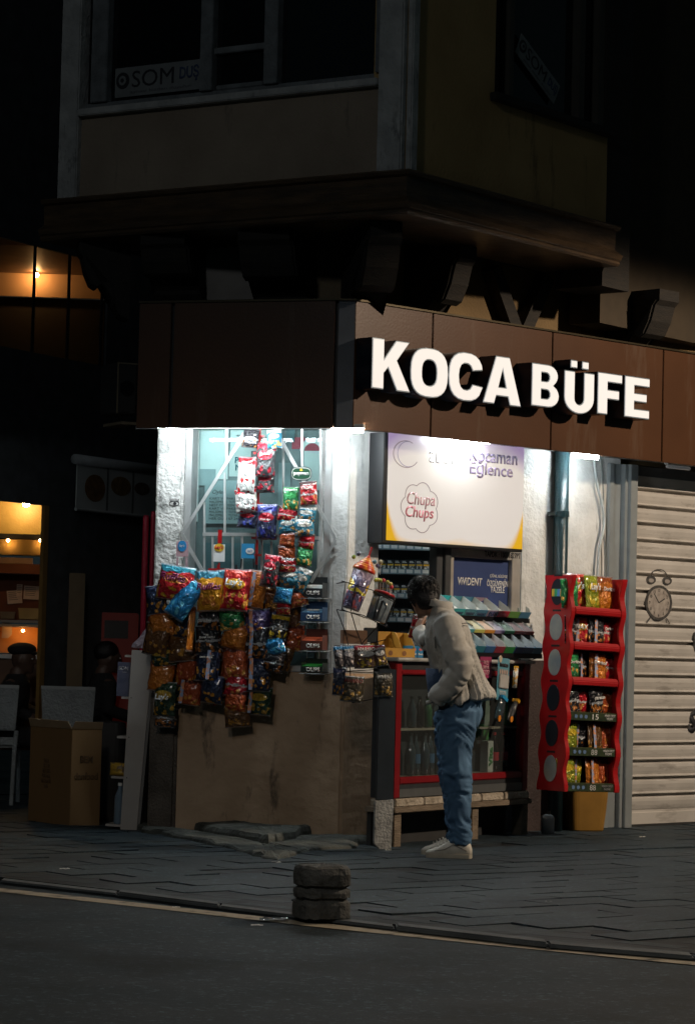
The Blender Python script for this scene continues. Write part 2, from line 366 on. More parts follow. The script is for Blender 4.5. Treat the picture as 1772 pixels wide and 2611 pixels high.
# broken concrete apron at the foot of the corner
def pad(name, pts, hfun, m):
    rings = []; cxp = sum(p[0] for p in pts) / len(pts); cyp = sum(p[1] for p in pts) / len(pts)
    prof = [(1.0, 0.0), (0.985, 0.55), (0.95, 0.85), (0.85, 0.96), (0.6, 1.0), (0.3, 1.02), (0.05, 1.03)]
    for s_, h in prof:
        r = []
        for x, y in pts:
            q = Vector((cxp + (x - cxp) * s_, cyp + (y - cyp) * s_, 0))
            j = mnoise.noise(q * 3.1) * 0.02
            r.append((q.x + mnoise.noise(q * 7) * 0.05, q.y + mnoise.noise(q * 9 + Vector((5, 5, 5))) * 0.05, max(0.002, h * (hfun(q) + j) + mnoise.noise(q * 11) * 0.012 * h)))
        rings.append(r)
    return MB().loft(rings).build(name, m, smooth=False)
def dens(pts, k=5):
    out = []
    for i in range(len(pts)):
        a, b_ = pts[i], pts[(i + 1) % len(pts)]
        for j in range(k): out.append((a[0] + (b_[0] - a[0]) * j / k + random.uniform(-.012, .012), a[1] + (b_[1] - a[1]) * j / k + random.uniform(-.012, .012)))
    return out
CONC = mat('broken_concrete', (0.022, 0.026, 0.024), 0.9, scale=7, bump=1.0, bscale=18, c2=(0.085, 0.09, 0.078))
g = lambda px, py: tuple(ground(px, py, 0))[:2]
pp = [g(345, 2120), g(430, 2136), g(560, 2160), g(640, 2182), g(706, 2197), g(745, 2186), g(790, 2172), g(905, 2165), g(930, 2152), (0.35, 17.6), (-1.6, 18.3)]
o = pad('concrete_apron', dens(pp, 6), lambda q: 0.04 + 0.015 * math.sin(q.x * 3), CONC); tag(o, kind='structure')
p2 = [g(480, 2124), g(600, 2146), g(690, 2160), g(750, 2148), g(830, 2132), (0.1, 17.3), (-1.2, 17.7)]
o = pad('concrete_apron_slab', dens(p2, 6), lambda q: 0.085, CONC); tag(o, kind='structure')

# ------------------------------------------------------------------ kiosk building
def sweep(mb, prof, path):
    """prof [(out, z)], path [(x, y)] left to right as seen from the street"""
    nr = []
    for i in range(len(path) - 1):
        dx, dy = path[i + 1][0] - path[i][0], path[i + 1][1] - path[i][1]; l = math.hypot(dx, dy); nr.append(Vector((dy / l, -dx / l)))
    rings = []
    for i, p in enumerate(path):
        if i == 0: m = nr[0]
        elif i == len(path) - 1: m = nr[-1]
        else: m = (nr[i - 1] + nr[i]) / (1 + nr[i - 1].dot(nr[i]))
        rings.append([(p[0] + m.x * o_, p[1] + m.y * o_, z) for o_, z in prof])
    return mb.loft(rings)
def w2(fr, u, d=0): q = fr.o + fr.ux * u - fr.uy * d; return (q.x, q.y)
WALL_DARK = mat('dirty_ochre_render', (0.16, 0.12, 0.075), 0.85, scale=3, bump=0.3, bscale=30, c2=(0.24, 0.18, 0.11))
BAYM = mat('bay_render', (0.24, 0.185, 0.135), 0.85, scale=2, bump=0.25, bscale=40, c2=(0.34, 0.27, 0.20))
TRIM = mat('weathered_trim', (0.30, 0.30, 0.29), 0.75, scale=6, bump=0.6, bscale=25, c2=(0.50, 0.49, 0.47))
kiosk = thing('corner_building', FL.M(), 'old corner building with a dark timber cornice and an overhanging bay above the kiosk', 'building')
KI = FL.M().inverted()
uL = FL.p(395, 1500)[0]; zs = FL.p(860, 1716)[1]; ztop = 2.66
uP1 = FR.p(968, 1400)[0]; uO2 = FR.p(1330, 1400)[0]; uS0 = FR.p(1575, 1500)[0]
uwl = FL.p(470, 1300)[0]; uwr = FL.p(845, 1300)[0]
# left wall : sill wall, pillars, backing above
mb = MB().box(uL + 0.17, 0.0, 0.0, 0.3, 0, zs); mb.build('lower_wall', TAN, kiosk, bevel=0.012)
mb = MB().box(uwr, 0.0, 0.004, 0.3, zs, ztop); mb.build('pillar', PLASTER, kiosk)
mb = MB().box(uL, uwl, -0.035, 0.3, 0.935, ztop); mb.build('pillar', PLASTER_OLD, kiosk, bevel=0.015)
mb = MB().box(uL, uwl, -0.034, 0.3, 0, 0.93); mb.build('pillar_base', mat('dim_dirty_base', (0.07, 0.06, 0.05), 0.9, scale=6, bump=1, c2=(0.15, 0.13, 0.11)), kiosk, bevel=0.02)  # pillar's lower part: dirt and weaker light put into a darker colour
mb = MB().box(uL, 0.0, 0.006, 0.3, ztop, 7.5); mb.box(uL - 0.0, uL + 0.3, 0.3, 6, 0, 7.5).build('upper_wall', WALL_DARK, kiosk)
# pale panel left of the brackets
a = FL.p(508, 765, 0.02); b_ = FL.p(745, 628, 0.02)
MB().box(a[0], b_[0], -0.02, 0.004, a[1], b_[1]).build('wall_patch', mat('grey_patch', (0.22, 0.20, 0.18), 0.8, c2=(0.34, 0.31, 0.28), scale=4), kiosk)
# right wall
KR = KI @ FR.M()
MB().box(0.004, uP1, 0.0, 0.28, zs, ztop).build('pillar', PLASTER, kiosk, KR, bevel=0.012)
MB().box(0.004, uP1, -0.003, 0.28, 0, zs - .002).build('lower_wall', TAN, kiosk, KR, bevel=0.012)
MB().box(uP1, uO2, 0.01, 0.2, 0, 1.16).build('counter_wall', mat('dark_grey_wall', (0.03, 0.035, 0.04), 0.7), kiosk, KR)
MB().box(uO2, uS0, 0.0, 0.28, 1.18, ztop).build('wall', PLASTER, kiosk, KR)
MB().box(uO2, uS0, -0.002, 0.28, 0, 1.178).build('lower_wall', mat('maroon_shaded_wall', (.045, .03, .028), .6, var=.3, scale=5, bump=.3), kiosk, KR)  # shade low on the white wall put into a dark maroon colour
MB().box(uS0 + 1.75, uS0 + 8, 0.0, 0.3, 0, ztop - .001).build('far_wall', PLASTER, kiosk, KR)
MB().box(0.004, uS0 + 8, 0.006, 0.3, ztop, 7.5).box(uS0, uS0 + 1.74, 0.1, 0.3, 2.62, ztop - .001).build('upper_wall', mat('ochre_render', (0.13, 0.082, 0.034), 0.85, scale=2.5, bump=0.3, c2=(0.20, 0.13, 0.055)), kiosk, KR)
# kiosk interior shell
INT = mat('interior_grey', (0.10, 0.11, 0.12), 0.8)
MB().box(uP1, uO2 + 0.5, 1.3, 1.35, 0, 2.7).box(-0.3, uO2 + 0.5, 0.3, 1.35, 2.66, 2.7).box(uO2 + 0.5, uO2 + 0.55, 0.3, 1.35, 0, 2.7).build('interior_wall', INT, kiosk, KR)
# upper bay
zb = OL.p(1020, 440)[1]; zsill = OL.p(900, 210)[1]
ol = OL.p(168, 500)[0]; orr = OR.p(1545, 500)[0]
KO = KI @ OL.M(); KP = KI @ OR.M(); ZT = 7.2
MB().box(ol, 0, 0.05, 0.25, ZT - .4, ZT).build('bay_lintel', BAYM, kiosk, KO)
MB().box(ol, 0, 0, 0.25, zb, zsill).build('bay_wall', BAYM, kiosk, KO)
wx = [OL.p(px, 100)[0] for px in (168, 216, 275, 511, 542, 673, 708, 975)]
mb = MB().box(wx[0], wx[1], -0.045, 0.2, zb, ZT - .4); mb.build('corner_trim', TRIM, kiosk, KO, bevel=0.008)
MB().box(wx[7], 0.0, -0.045, 0.2, zb, ZT - .4).build('corner_trim', TRIM, kiosk, KO, bevel=0.01)
MB().box(wx[1] + .001, wx[7] - .001, -0.06, 0.1, zsill - 0.045, zsill + 0.002).build('sill', TRIM, kiosk, KO, bevel=0.006)
FRM = mat('old_window_paint', (0.16, 0.17, 0.175), 0.6, var=0.3, scale=10, bump=0.4)
wf = MB(); z0 = zsill + 0.05
wf.box(wx[1], wx[7], 0.03, 0.09, zsill, z0)
for a, b_ in ((wx[1] + .06, wx[2]), (wx[3], wx[4]), (wx[5], wx[6]), (wx[7] - 0.05, wx[7])): wf.box(a, b_, 0.0, 0.08, z0, ZT - .4)
zt = OL.p(600, 122)[1]
wf.box(wx[4], wx[5], 0.02, 0.07, zt - 0.02, zt + 0.02); wf.box(wx[4] + 0.02, wx[5] - .02, 0.025, 0.07, z0, z0 + 0.03)
win = wf.build('window', FRM, kiosk, KO, bevel=0.004)
DGL = mat('dark_window_glass', (0.006, 0.008, 0.009), 0.08, var=0.1)
MB().box(wx[1], wx[7], 0.06, 0.065, z0, ZT - .4).build('pane', DGL, win)
# sign in the window
a = OL.p(283, 243); b_ = OL.p(506, 150)
def som_sign(parent, M):
    s = MB().box(-0.30, 0.30, 0, 0.008, -0.085, 0.085).build('window_sign', mat('sign_board_dim', (0.19, 0.20, 0.20), 0.6), parent, M)
    MB().prism(ell(-0.245, 0.01, 0.045, 0.048, 18), -0.004, 0).build('emblem', INK, s)
    MB().prism(ell(-0.245, 0.01, 0.026, 0.028, 14), -0.007, -0.004).build('emblem', mat('sign_board_dim', (0,) * 3), s)
    MB().prism(ell(-0.245, 0.01, 0.012, 0.013, 10), -0.009, -0.007).build('emblem', INK, s)
    text('SOM', INK, s, 0.29, 0.095, -0.035, -0.001, 0.012, bold=0.0)
    text('DUŞ', mat('dim_blue', (0.04, 0.06, 0.13), 0.6), s, 0.13, 0.09, 0.215, -0.001, 0.012, bold=0.02)
    text('aynasi bizden duyulur', mat('sign_board_grey', (0.12, 0.12, 0.13), 0.6), s, 0.42, 0.022, 0.02, -0.001, -0.062)
som_sign(win, Matrix.Translation(((a[0] + b_[0]) / 2, 0.045, (a[1] + b_[1]) / 2)) @ Matrix.Scale((b_[0] - a[0]) / 0.6, 4))
# right face of the bay
rx = [OR.p(px, 150)[0] for px in (1262, 1320, 1465, 1495, 1545)]
zr = OR.p(1262, 240)[1]
BAYR = mat('bay_render_warmlit', (0.38, 0.24, 0.095), 0.85, scale=2, bump=0.25, bscale=40, c2=(0.50, 0.33, 0.14))  # warm lamplight on the right face put into its render colour
MB().box(0.004, orr, 0, 0.25, zb, zr).box(0.004, rx[0], 0, 0.25, zr, ZT).build('bay_wall', BAYR, kiosk, KP)
MB().box(0.004, 0.075, -0.045, 0.0, zb, ZT).build('corner_trim', TRIM, kiosk, KP, bevel=0.008)
MB().box(rx[0] - 0.05, orr, -0.06, 0.1, zr - 0.05, zr + 0.002).build('sill', DARKWOOD, kiosk, KP, bevel=0.006)
wf = MB()
for a, b_ in ((rx[0], rx[0] + .05), (rx[1] - .05, rx[1]), (rx[3] - .04, rx[3] + .03), (orr - .08, orr)): wf.box(a, b_, 0.03, 0.1, zr + .003, ZT - .4)
w2_ = wf.build('window', mat('dark_window_paint', (0.05, 0.045, 0.035), 0.6), kiosk, KP, bevel=0.004)
MB().box(rx[0], orr, 0.09, 0.095, zr, ZT - .4).build('pane', DGL, w2_)
a = OR.p(1330, 90); b_ = OR.p(1450, 255)
som_sign(w2_, Matrix.Translation(((a[0] + b_[0]) / 2, 0.06, (a[1] + b_[1]) / 2)) @ Matrix.Rotation(math.atan2((a[1] - b_[1]), (b_[0] - a[0])), 4, 'Y') @ Matrix.Scale(0.9, 4))
MB().box(orr, orr + 0.35, 0.02, 0.4, zb - 0.4, ZT).build('end_post', DARKWOOD, kiosk, KP)
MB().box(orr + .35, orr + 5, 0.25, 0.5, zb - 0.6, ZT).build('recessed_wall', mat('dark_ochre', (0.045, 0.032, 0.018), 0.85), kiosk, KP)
# cornice under the bay
path = [w2(OL, ol - 0.12), w2(OL, 0), w2(OR, orr + 0.02)]
corn = MB()
sweep(corn, [(-0.5, zb - 0.275), (0.09, zb - 0.275), (0.105, zb - 0.262), (0.10, zb - 0.245), (0.115, zb - 0.235), (0.13, zb - 0.205), (0.075, zb - 0.17), (0.065, zb - 0.16), (0.07, zb - 0.04), (0.10, zb - 0.03), (0.115, zb - 0.012), (0.10, zb), (-0.5, zb)], path)
COR = mat('varnished_cornice', (0.050, 0.034, 0.022), 0.34, scale=4, bump=0.35, bscale=14, c2=(0.12, 0.075, 0.04), stretch=(1, 1, 6))
corn.build('cornice', COR, kiosk, KI)
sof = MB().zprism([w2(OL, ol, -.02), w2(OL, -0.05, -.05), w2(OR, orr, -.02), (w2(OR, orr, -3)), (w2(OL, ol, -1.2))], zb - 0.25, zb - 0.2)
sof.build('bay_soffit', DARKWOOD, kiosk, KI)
# scroll corbels
def corbel(M, L_, H, T=0.16):
    pr = [(0, 0), (0.06, 0.0), (0.20, 0.05), (0.30, 0.18), (0.34, 0.36), (0.42, 0.46), (0.55, 0.46), (0.66, 0.40), (0.76, 0.44), (0.86, 0.60), (0.93, 0.80), (1.0, 0.86), (1.0, 1.0), (0, 1.0)]
    mb = MB().xprism([(-x * L_, -H + z * H) for x, z in pr], -T / 2, T / 2)
    mb.xprism([(-x * L_ * 0.96 + 0.0, -H + z * H) for x, z in pr[1:12]], -T / 2 - 0.015, T / 2 + 0.015)
    return mb.build('corbel', DARKWOOD, kiosk, KI @ M, bevel=0.006)
zc = zb - 0.28
q = FL.p(300, 700)
corbel(FL.M(q[0] + 0.10, 0.05, zc, rz=-62), 0.34, 0.50, 0.2)
corbel(FL.M(-1.15, 0.0, zc), 0.45, 0.42, 0.30)
corbel(FL.M(-0.42, 0.0, zc), 0.6, 0.5, 0.34)
corbel(Matrix.Translation((0.02, 17.0, zc)) @ Matrix.Rotation(R(12), 4, 'Z'), 0.85, 0.66, 0.20)
corbel(FR.M(0.55, 0.0, zc), 0.5, 0.62, 0.16)
corbel(FR.M(2.65, 0.0, zc - 0.05), 0.5, 0.55, 0.22)
for sgn in (-1, 1):
    MB().bar((1.55 + sgn * 0.28, zc - 0.02), (1.55, zc - 0.5), 0.1, (-0.1, 0.0)).build('brace', DARKWOOD, kiosk, KR)

# ------------------------------------------------------------------ fascia sign band
fz0 = GL.p(856, 1091)[1]; fz1 = GL.p(856, 766)[1]
fascia = thing('shop_fascia', GL.M(), 'long brown panelled fascia wrapping the corner above the kiosk, carrying the lit name', 'sign')
FI = GL.M().inverted()
FASR = mat('brown_composite', (0.080, 0.034, 0.015), 0.34, var=0.12, scale=2, bump=0.04)
FASL = FASR
xl = GL.p(352, 950)[0]; s1 = GL.p(437, 950)[0]
for a, b_ in ((xl, s1 - .012), (s1 + .012, -0.022)):
    MB().box(a, b_, 0, 0.03, fz0, fz1).build('panel', FASL, fascia, bevel=0.003)
GC = at(877, 1090, 16.55); wch = (at(899, 1095, 16.55) - at(856, 1090, 16.55)).x
MB().box(0.002, wch - 0.002, 0.004, 0.03, fz0, fz1).build('corner_panel', mat('grey_blue_panel', (0.06, 0.075, 0.10), 0.4), fascia, FI @ Matrix.Translation((GL.o.x, GL.o.y, 0)))
sx = [0.0] + [GR.p(px, 950)[0] for px in (1101, 1407, 1690)] + [GR.p(1690, 950)[0] + 1.2]
FR_ = FI @ GR.M()
for i in range(4):
    MB().box(sx[i] + (0.006 if i else 0.003), sx[i + 1] - 0.006, 0, 0.03, fz0, fz1).build('panel', FASR, fascia, FR_, bevel=0.003)
# dark backing behind the seams, soffit and top flashing
bk = MB(); pth = [w2(GL, xl), w2(GL, 0), w2(GR, 0), w2(GR, sx[4])]
sweep(bk, [(-0.045, fz0 + .003), (-0.034, fz0 + .003), (-0.034, fz1 - .003), (-0.045, fz1 - .003)], pth)
bk.build('backing', BLACK, fascia, FI)
sf = MB().zprism([w2(GL, xl, -.046), w2(GL, 0, -.046), w2(GR, 0, -.046), w2(GR, sx[4], -.046), w2(FR, uS0 + 2.2, .005), (0.0, 16.995), w2(FL, uL - 0.02, 0.04), w2(FL, uL - .15, 0.04)], fz0 + 0.03, fz0 + 0.045)
sf.build('soffit', mat('soffit_white', (0.5, 0.5, 0.5), 0.6), fascia, FI)
grime(FASR, 3, 0.55, (0.16, 0.12, 0.09), 0.35, (1, 1, 0.15)); grime(BAYM, 4, 0.58, (0.08, 0.07, 0.06), 0.6, (1, 1, 0.2)); grime(BAYR, 4, 0.58, (0.05, 0.035, 0.02), 0.6, (1, 1, 0.2)); grime(TRIM, 12, 0.58, (0.06, 0.06, 0.06), 0.7, (1, 1, 0.3))
fl = MB(); sweep(fl, [(-0.3, fz1), (0.012, fz1), (0.012, fz1 + 0.012), (-0.3, fz1 + 0.012)], pth); fl.build('flashing', mat('flashing', (0.10, 0.08, 0.05), 0.3, 0.7), fascia, FI)

# ---- raised channel letters
def rr(w_, h, k=26, x0=0.0, z0=0.0, p=2.6):
    out = []
    for i in range(k):
        a = 2 * math.pi * i / k; c, s_ = math.cos(a), math.sin(a)
        out.append((x0 + w_ / 2 * math.copysign(abs(c) ** (2 / p), c) + w_ / 2, z0 + h / 2 * math.copysign(abs(s_) ** (2 / p), s_) + h / 2))
    return out
def glyph(ch):
    if ch == 'K': return .90, [[(0, 0), (.29, 0), (.29, .32), (.38, .43), (.60, 0), (.93, 0), (.60, .60), (.90, 1), (.56, 1), (.29, .62), (.29, 1), (0, 1)]]
    if ch == 'O': return .86, [rr(.86, 1), rr(.32, .50, 20, .27, .25)]
    if ch == 'C':
        o_ = [(0.43 + .43 * math.copysign(abs(math.cos(R(a))) ** .8, math.cos(R(a))), .5 + .5 * math.copysign(abs(math.sin(R(a))) ** .8, math.sin(R(a)))) for a in range(28, 334, 17)]
        i_ = [(0.43 + .165 * math.copysign(abs(math.cos(R(a))) ** .8, math.cos(R(a))), .5 + .26 * math.copysign(abs(math.sin(R(a))) ** .8, math.sin(R(a)))) for a in range(328, 26, -25)]
        return .86, [[(.84, .66)] + o_ + [(.86, .34), (.58, .37)] + i_ + [(.57, .62)]]
    if ch == 'A': return .97, [[(0, 0), (.29, 0), (.34, .17), (.63, .17), (.68, 0), (.97, 0), (.66, 1), (.31, 1)], [(.40, .37), (.57, .37), (.485, .70)]]
    def arcs(cx, cz, rx_, rz, a0, a1, n=8): return [(cx + rx_ * math.cos(R(a0 + (a1 - a0) * i / n)), cz + rz * math.sin(R(a0 + (a1 - a0) * i / n))) for i in range(n + 1)]
    if ch == 'B': return .82, [[(0, 0)] + arcs(.50, .28, .32, .28, -90, 60) + arcs(.48, .74, .30, .26, -40, 90) + [(0, 1)],
                               [(.29, .21)] + arcs(.46, .305, .08, .095, -90, 90, 5) + [(.29, .40)], [(.29, .61)] + arcs(.45, .70, .07, .09, -90, 90, 5) + [(.29, .79)]]
    if ch == 'Ü': return .82, [[(0, .38)] + arcs(.41, .38, .41, .38, 180, 360, 14) + [(.82, 1), (.53, 1), (.53, .36)] + arcs(.41, .36, .12, .13, 360, 180, 7) + [(.29, 1), (0, 1)],
                               [(.16, 1.06), (.35, 1.06), (.35, 1.26), (.16, 1.26)], [(.47, 1.06), (.66, 1.06), (.66, 1.26), (.47, 1.26)]]
    if ch == 'F': return .70, [[(0, 0), (.29, 0), (.29, .37), (.62, .37), (.62, .61), (.29, .61), (.29, .77), (.70, .77), (.70, 1), (0, 1)]]
    if ch == 'E': return .74, [[(0, 0), (.74, 0), (.74, .23), (.29, .23), (.29, .39), (.66, .39), (.66, .61), (.29, .61), (.29, .77), (.74, .77), (.74, 1), (0, 1)]]
def curve_mesh(loops, sx_, sz, off, ext, name, m, parent, M):
    cu = bpy.data.curves.new(name, 'CURVE'); cu.dimensions = '2D'; cu.fill_mode = 'BOTH'; cu.extrude = ext; cu.offset = off
    for lp_ in loops:
        s_ = cu.splines.new('POLY'); s_.points.add(len(lp_) - 1); s_.use_cyclic_u = True
        for i, (x, z) in enumerate(lp_): s_.points[i].co = (x * sx_, z * sz, 0, 1)
    o = bpy.data.objects.new(name, cu); col.objects.link(o); me = bpy.data.meshes.new_from_object(o)
    bpy.data.objects.remove(o); bpy.data.curves.remove(cu)
    me.transform(Matrix.Rotation(R(90), 4, 'X')); me.materials.clear(); me.materials.append(m)
    t = bpy.data.objects.new(name, me); col.objects.link(t); t.parent = parent; t.matrix_local = M; return t
LSIDE = mat('letter_side', (0.015, 0.022, 0.035), 0.3, 0.3); LFACE = mat('letter_face', (0.35, 0.35, 0.34), 0.4, var=0.01, emit=0.74, ecol=(0.98, 0.90, 0.84))
LRIM = mat('letter_rim', (0.35, 0.42, 0.48), 0.3, 0.5)
dl = 0.13
spec = [('K', 943, 998, 865, 1040), ('O', 1041, 1012, 884, 1138), ('C', 1138, 1021, 893, 1228), ('A', 1226, 1035, 905, 1325), ('B', 1350, 1041, 929, 1421), ('Ü', 1433, 1054, 948, 1510), ('F', 1518, 1061, 945, 1581), ('E', 1587, 1069, 958, 1651)]
zA = GR.p(945, 998, dl)[1]; hA = GR.p(945, 867, dl)[1] - zA
zB = GR.p(1352, 1041, dl)[1]; hB = GR.p(1352, 930, dl)[1] - zB
for ch, px0, pyb, pyt, px1 in spec:
    wd, loops = glyph(ch)
    u0 = GR.p(px0, pyb, dl)[0]; u1 = GR.p(px1, pyb, dl)[0]
    z_ = GR.p((px0 + px1) / 2, pyb - 2, dl)[1]; h_ = (hA if ch in 'KOCA' else hB)
    if ch in 'OCÜ': z_ -= 0.012
    k = (u1 - u0) / wd; M = FR_ @ Matrix.Translation((u0, -dl / 2 - 0.004, z_))
    L1 = curve_mesh(loops, k, h_, 0.0, dl / 2, 'letter', LSIDE, fascia, M)
    curve_mesh(loops, k, h_, -0.002, 0.003, 'rim', LRIM, L1, Matrix.Translation((0, -dl / 2 - 0.003, 0)))
    curve_mesh(loops, k, h_, -0.009, 0.003, 'face', LFACE, L1, Matrix.Translation((0, -dl / 2 - 0.0085, 0)))

# ------------------------------------------------------------------ tube lamps under the fascia
def tube_lamp(px, py, fr, d, L_, label, on=True, rz=0, glow=None):
    u, z = fr.p(px, py, d)
    t = thing('tube_lamp', fr.M(u, d, z, rz=rz), label, 'lamp', 'tube lamps under the fascia')
    MB().box(-L_ / 2 - .01, L_ / 2 + .01, -0.02, 0.02, 0.014, 0.04).build('batten', WHITE, t, bevel=0.003)
    MB().tube([(-L_ / 2, 0, 0), (L_ / 2, 0, 0)], 0.013, 10).build('tube', (glow or TUBE) if on else mat('dead_tube_faint_glow', (0.4, 0.4, 0.4), 0.3, emit=0.05, ecol=(.8, .8, .8)), t, smooth=True)  # the unlit tube's grey brightness comes from a faint emission
zt_ = fz0 + 0.002
def zpix(fr, px, d, z):      # pixel row of a height, by bisection
    lo, hi = 800, 1500
    for _ in range(40):
        m_ = (lo + hi) / 2
        if fr.p(px, m_, d)[1] > z: lo = m_
        else: hi = m_
    return lo
tube_lamp(560, zpix(GL, 560, -0.065, fz0 + 0.016), GL, -0.065, 0.85, 'lit tube lamp over the left window, tucked behind the fascia edge')
tube_lamp(886, zpix(GL, 886, -0.06, fz0 - 0.012), GL, -0.06, 0.20, 'short lit tube lamp at the corner pillar', glow=emis('corner_tube_glow', (0.88, 0.97, 1.0), 330.0))
tube_lamp(1195, zpix(GR, 1195, -0.07, fz0 + 0.016), GR, -0.07, 0.40, 'lit tube lamp above the white light box')
tube_lamp(1491, zpix(GR, 1491, -0.06, fz0 - 0.012), GR, -0.06, 0.26, 'lit tube lamp right of the drainpipe')
tube_lamp(1728, zpix(GR, 1728, -0.12, fz0 - 0.012), GR, -0.12, 0.26, 'unlit tube lamp over the roller shutter', on=False)

# ------------------------------------------------------------------ left window of the kiosk, with its grille
def LB(fr, x0, y0, x1, y1, d=0):      # pixel box on a frame plane -> u0,u1,z0,z1
    ym, xm = (y0 + y1) / 2, (x0 + x1) / 2
    return fr.p(x0, ym, d)[0], fr.p(x1, ym, d)[0], fr.p(xm, y1, d)[1], fr.p(xm, y0, d)[1]
wz0 = zs; wz1 = ztop
lw = thing('shop_window', FL.M((uwl + uwr) / 2, 0, wz0), 'barred street window of the kiosk with papers stuck behind its glass', 'window')
WI = lw.matrix_world.inverted() @ FL.M()
MB().box(uwl + .002, uwr - .002, 0.16, 0.17, wz0, wz1).build('backing_board', mat('window_backing', (0.10, 0.115, 0.12), 0.5, scale=3, c2=(0.30, 0.32, 0.325), thr=(0.35, 0.65)), lw, WI)
fm = MB()
for a, b_ in ((uwl, uwl + 0.045), (uwr - 0.05, uwr)): fm.box(a + .001, b_ - .001, 0.0, 0.12, wz0 + .001, wz1)
fm.box(uwl + .046, uwr - .051, 0.0, 0.12, wz0 + .001, wz0 + 0.04)
fm.build('frame', ALU, lw, WI, bevel=0.004)
def paper(px0, py0, px1, py1, m, name='paper_sheet', dy=0.155):
    a = LB(FL, px0, py0, px1, py1, -dy)
    return MB().box(a[0], a[1], dy - 0.002, dy, a[2], a[3]).build(name, m, lw, WI), a
P_W = mat('window_paper_white', (0.75, 0.76, 0.74), 0.7, var=0.05); P_T = mat('window_paper_teal', (0.08, 0.15, 0.17), 0.6, var=0.1)
P_R = mat('window_paper_red', (0.45, 0.03, 0.06), 0.6, var=0.1); P_G = mat('window_paper_grey', (0.34, 0.40, 0.41), 0.7, var=0.1)
paper(478, 1095, 508, 1330, P_W, dy=0.150); paper(511, 1095, 583, 1222, P_W, dy=0.146); paper(508, 1196, 550, 1238, P_G, dy=0.143)
o, a = paper(588, 1096, 708, 1150, P_W, dy=0.150); text('TürkTelekom', INK, o, (a[1] - a[0]) * .75, None, (a[0] + a[1]) / 2, 0.146, (a[2] + a[3]) / 2 + .02, bold=.01)
o, a = paper(585, 1150, 640, 1215, P_W, dy=0.152); text('PA\nNI', mat('teal_ink', (0.02, 0.14, 0.18), 0.6), o, 0.07, 0.09, (a[0] + a[1]) / 2, 0.149, (a[2] + a[3]) / 2, bold=.02)
o, a = paper(522, 1225, 622, 1335, P_G, dy=0.140); text('Oyler', INK, o, 0.09, None, a[0] + .10, 0.137, a[3] - .08, shear=.3)
for i in range(7): text(random.choice(['MALZEMELER  TUTAR', 'NEST ITYOSEN A', 'KART VE PAKET', 'HER GUN 07 24']), INK, o, 0.20, 0.016, (a[0] + a[1]) / 2, 0.137, a[3] - .12 - i * .022)
paper(520, 1385, 700, 1460, P_T, dy=0.145); o, a = paper(710, 1180, 740, 1290, P_G, dy=0.15)
paper(745, 1115, 778, 1145, P_R, dy=0.15); paper(822, 1100, 838, 1235, P_R, dy=0.147)
ra = FL.p(797, 1142, -.15); MB().prism(ell(ra[0], ra[1] - .02, .055, .05, 14, 0, 180), 0.142, 0.146).build('round_sticker', P_R, lw, WI)
MB().prism(ell(ra[0], ra[1] - .02, .085, .085, 18, 0, 180), 0.147, 0.150).build('round_sticker', P_W, lw, WI)
a = LB(FL, 775, 1142, 815, 1250, -.15); MB().box(a[0], a[1], .147, .15, a[2], a[3]).build('paper_sheet', P_W, lw, WI)
a = LB(FL, 730, 1092, 752, 1128, -.14); MB().box(a[0], a[1], .137, .14, a[2], a[3]).build('paper_sheet', P_T, lw, WI)
MB().box(uwl + .046, uwr - .051, 0.125, 0.129, wz0 + .04, wz1).build('pane', glass('window_glass', (0.85, 0.95, 0.95), 0.10), lw, WI)
grille = thing('window_grille', FL.M((uwl + uwr) / 2, 0.03, wz0), 'welded flat-bar security grille with a diamond over the left window', 'grille')
GI = grille.matrix_world.inverted() @ FL.M()
F_ = lambda px, py: FL.p(px, py, 0.03)
k_ = [0.030]
def gbar(p0, p1, w_=0.018, lay=0):
    a, b_ = F_(*p0), F_(*p1); y = -0.03 - 0.006 * lay
    MB().bar(a, b_, w_, (y - 0.006 + 0.0008, y)).build('bar', ALU, grille, GI)
for x, y0, y1 in ((522, 1280, 1500), (574, 1205, 1365), (579, 1093, 1180), (618, 1365, 1500), (594, 1365, 1500), (543, 1365, 1500), (668, 1365, 1620), (723, 1130, 1700), (771, 1093, 1190), (818, 1093, 1380), (812, 1380, 1700), (693, 1380, 1700)):
    gbar((x, y0), (x, y1), 0.014)
gbar((519, 1362), (640, 1363), 0.022, 1); gbar((640, 1363), (816, 1372), 0.022, 1)
gbar((634, 1094), (467, 1362), 0.022, 2); gbar((467, 1362), (530, 1475), 0.022, 3); gbar((703, 1094), (857, 1374), 0.022, 2); gbar((859, 1376), (795, 1485), 0.022, 3)
# eye doodle on the left pillar
ev = F_(446, 1284)
eye = thing('wall_doodle', FL.M(ev[0], 0.037, ev[1]), 'small black eye doodle drawn on the white left pillar', 'graffiti')
for i in range(20):
    a0, a1 = 2 * math.pi * i / 20, 2 * math.pi * (i + 1) / 20
    MB().bar((.034 * math.cos(a0), .016 * math.sin(a0)), (.034 * math.cos(a1), .016 * math.sin(a1)), .004, (-.002, 0)).build('line', INK, eye) if i % 2 == 0 else MB().bar((.034 * math.cos(a0), .016 * math.sin(a0)), (.034 * math.cos(a1), .016 * math.sin(a1)), .004, (-.002, 0)).build('line', INK, eye)
for i in range(7):
    x = -.026 + i * .0085; MB().bar((x, .013), (x * 1.25, .032), .003, (-.002, 0)).build('lash', INK, eye)
MB().prism(ell(0.004, 0, .011, .011, 12), -.003, 0).build('pupil', INK, eye)

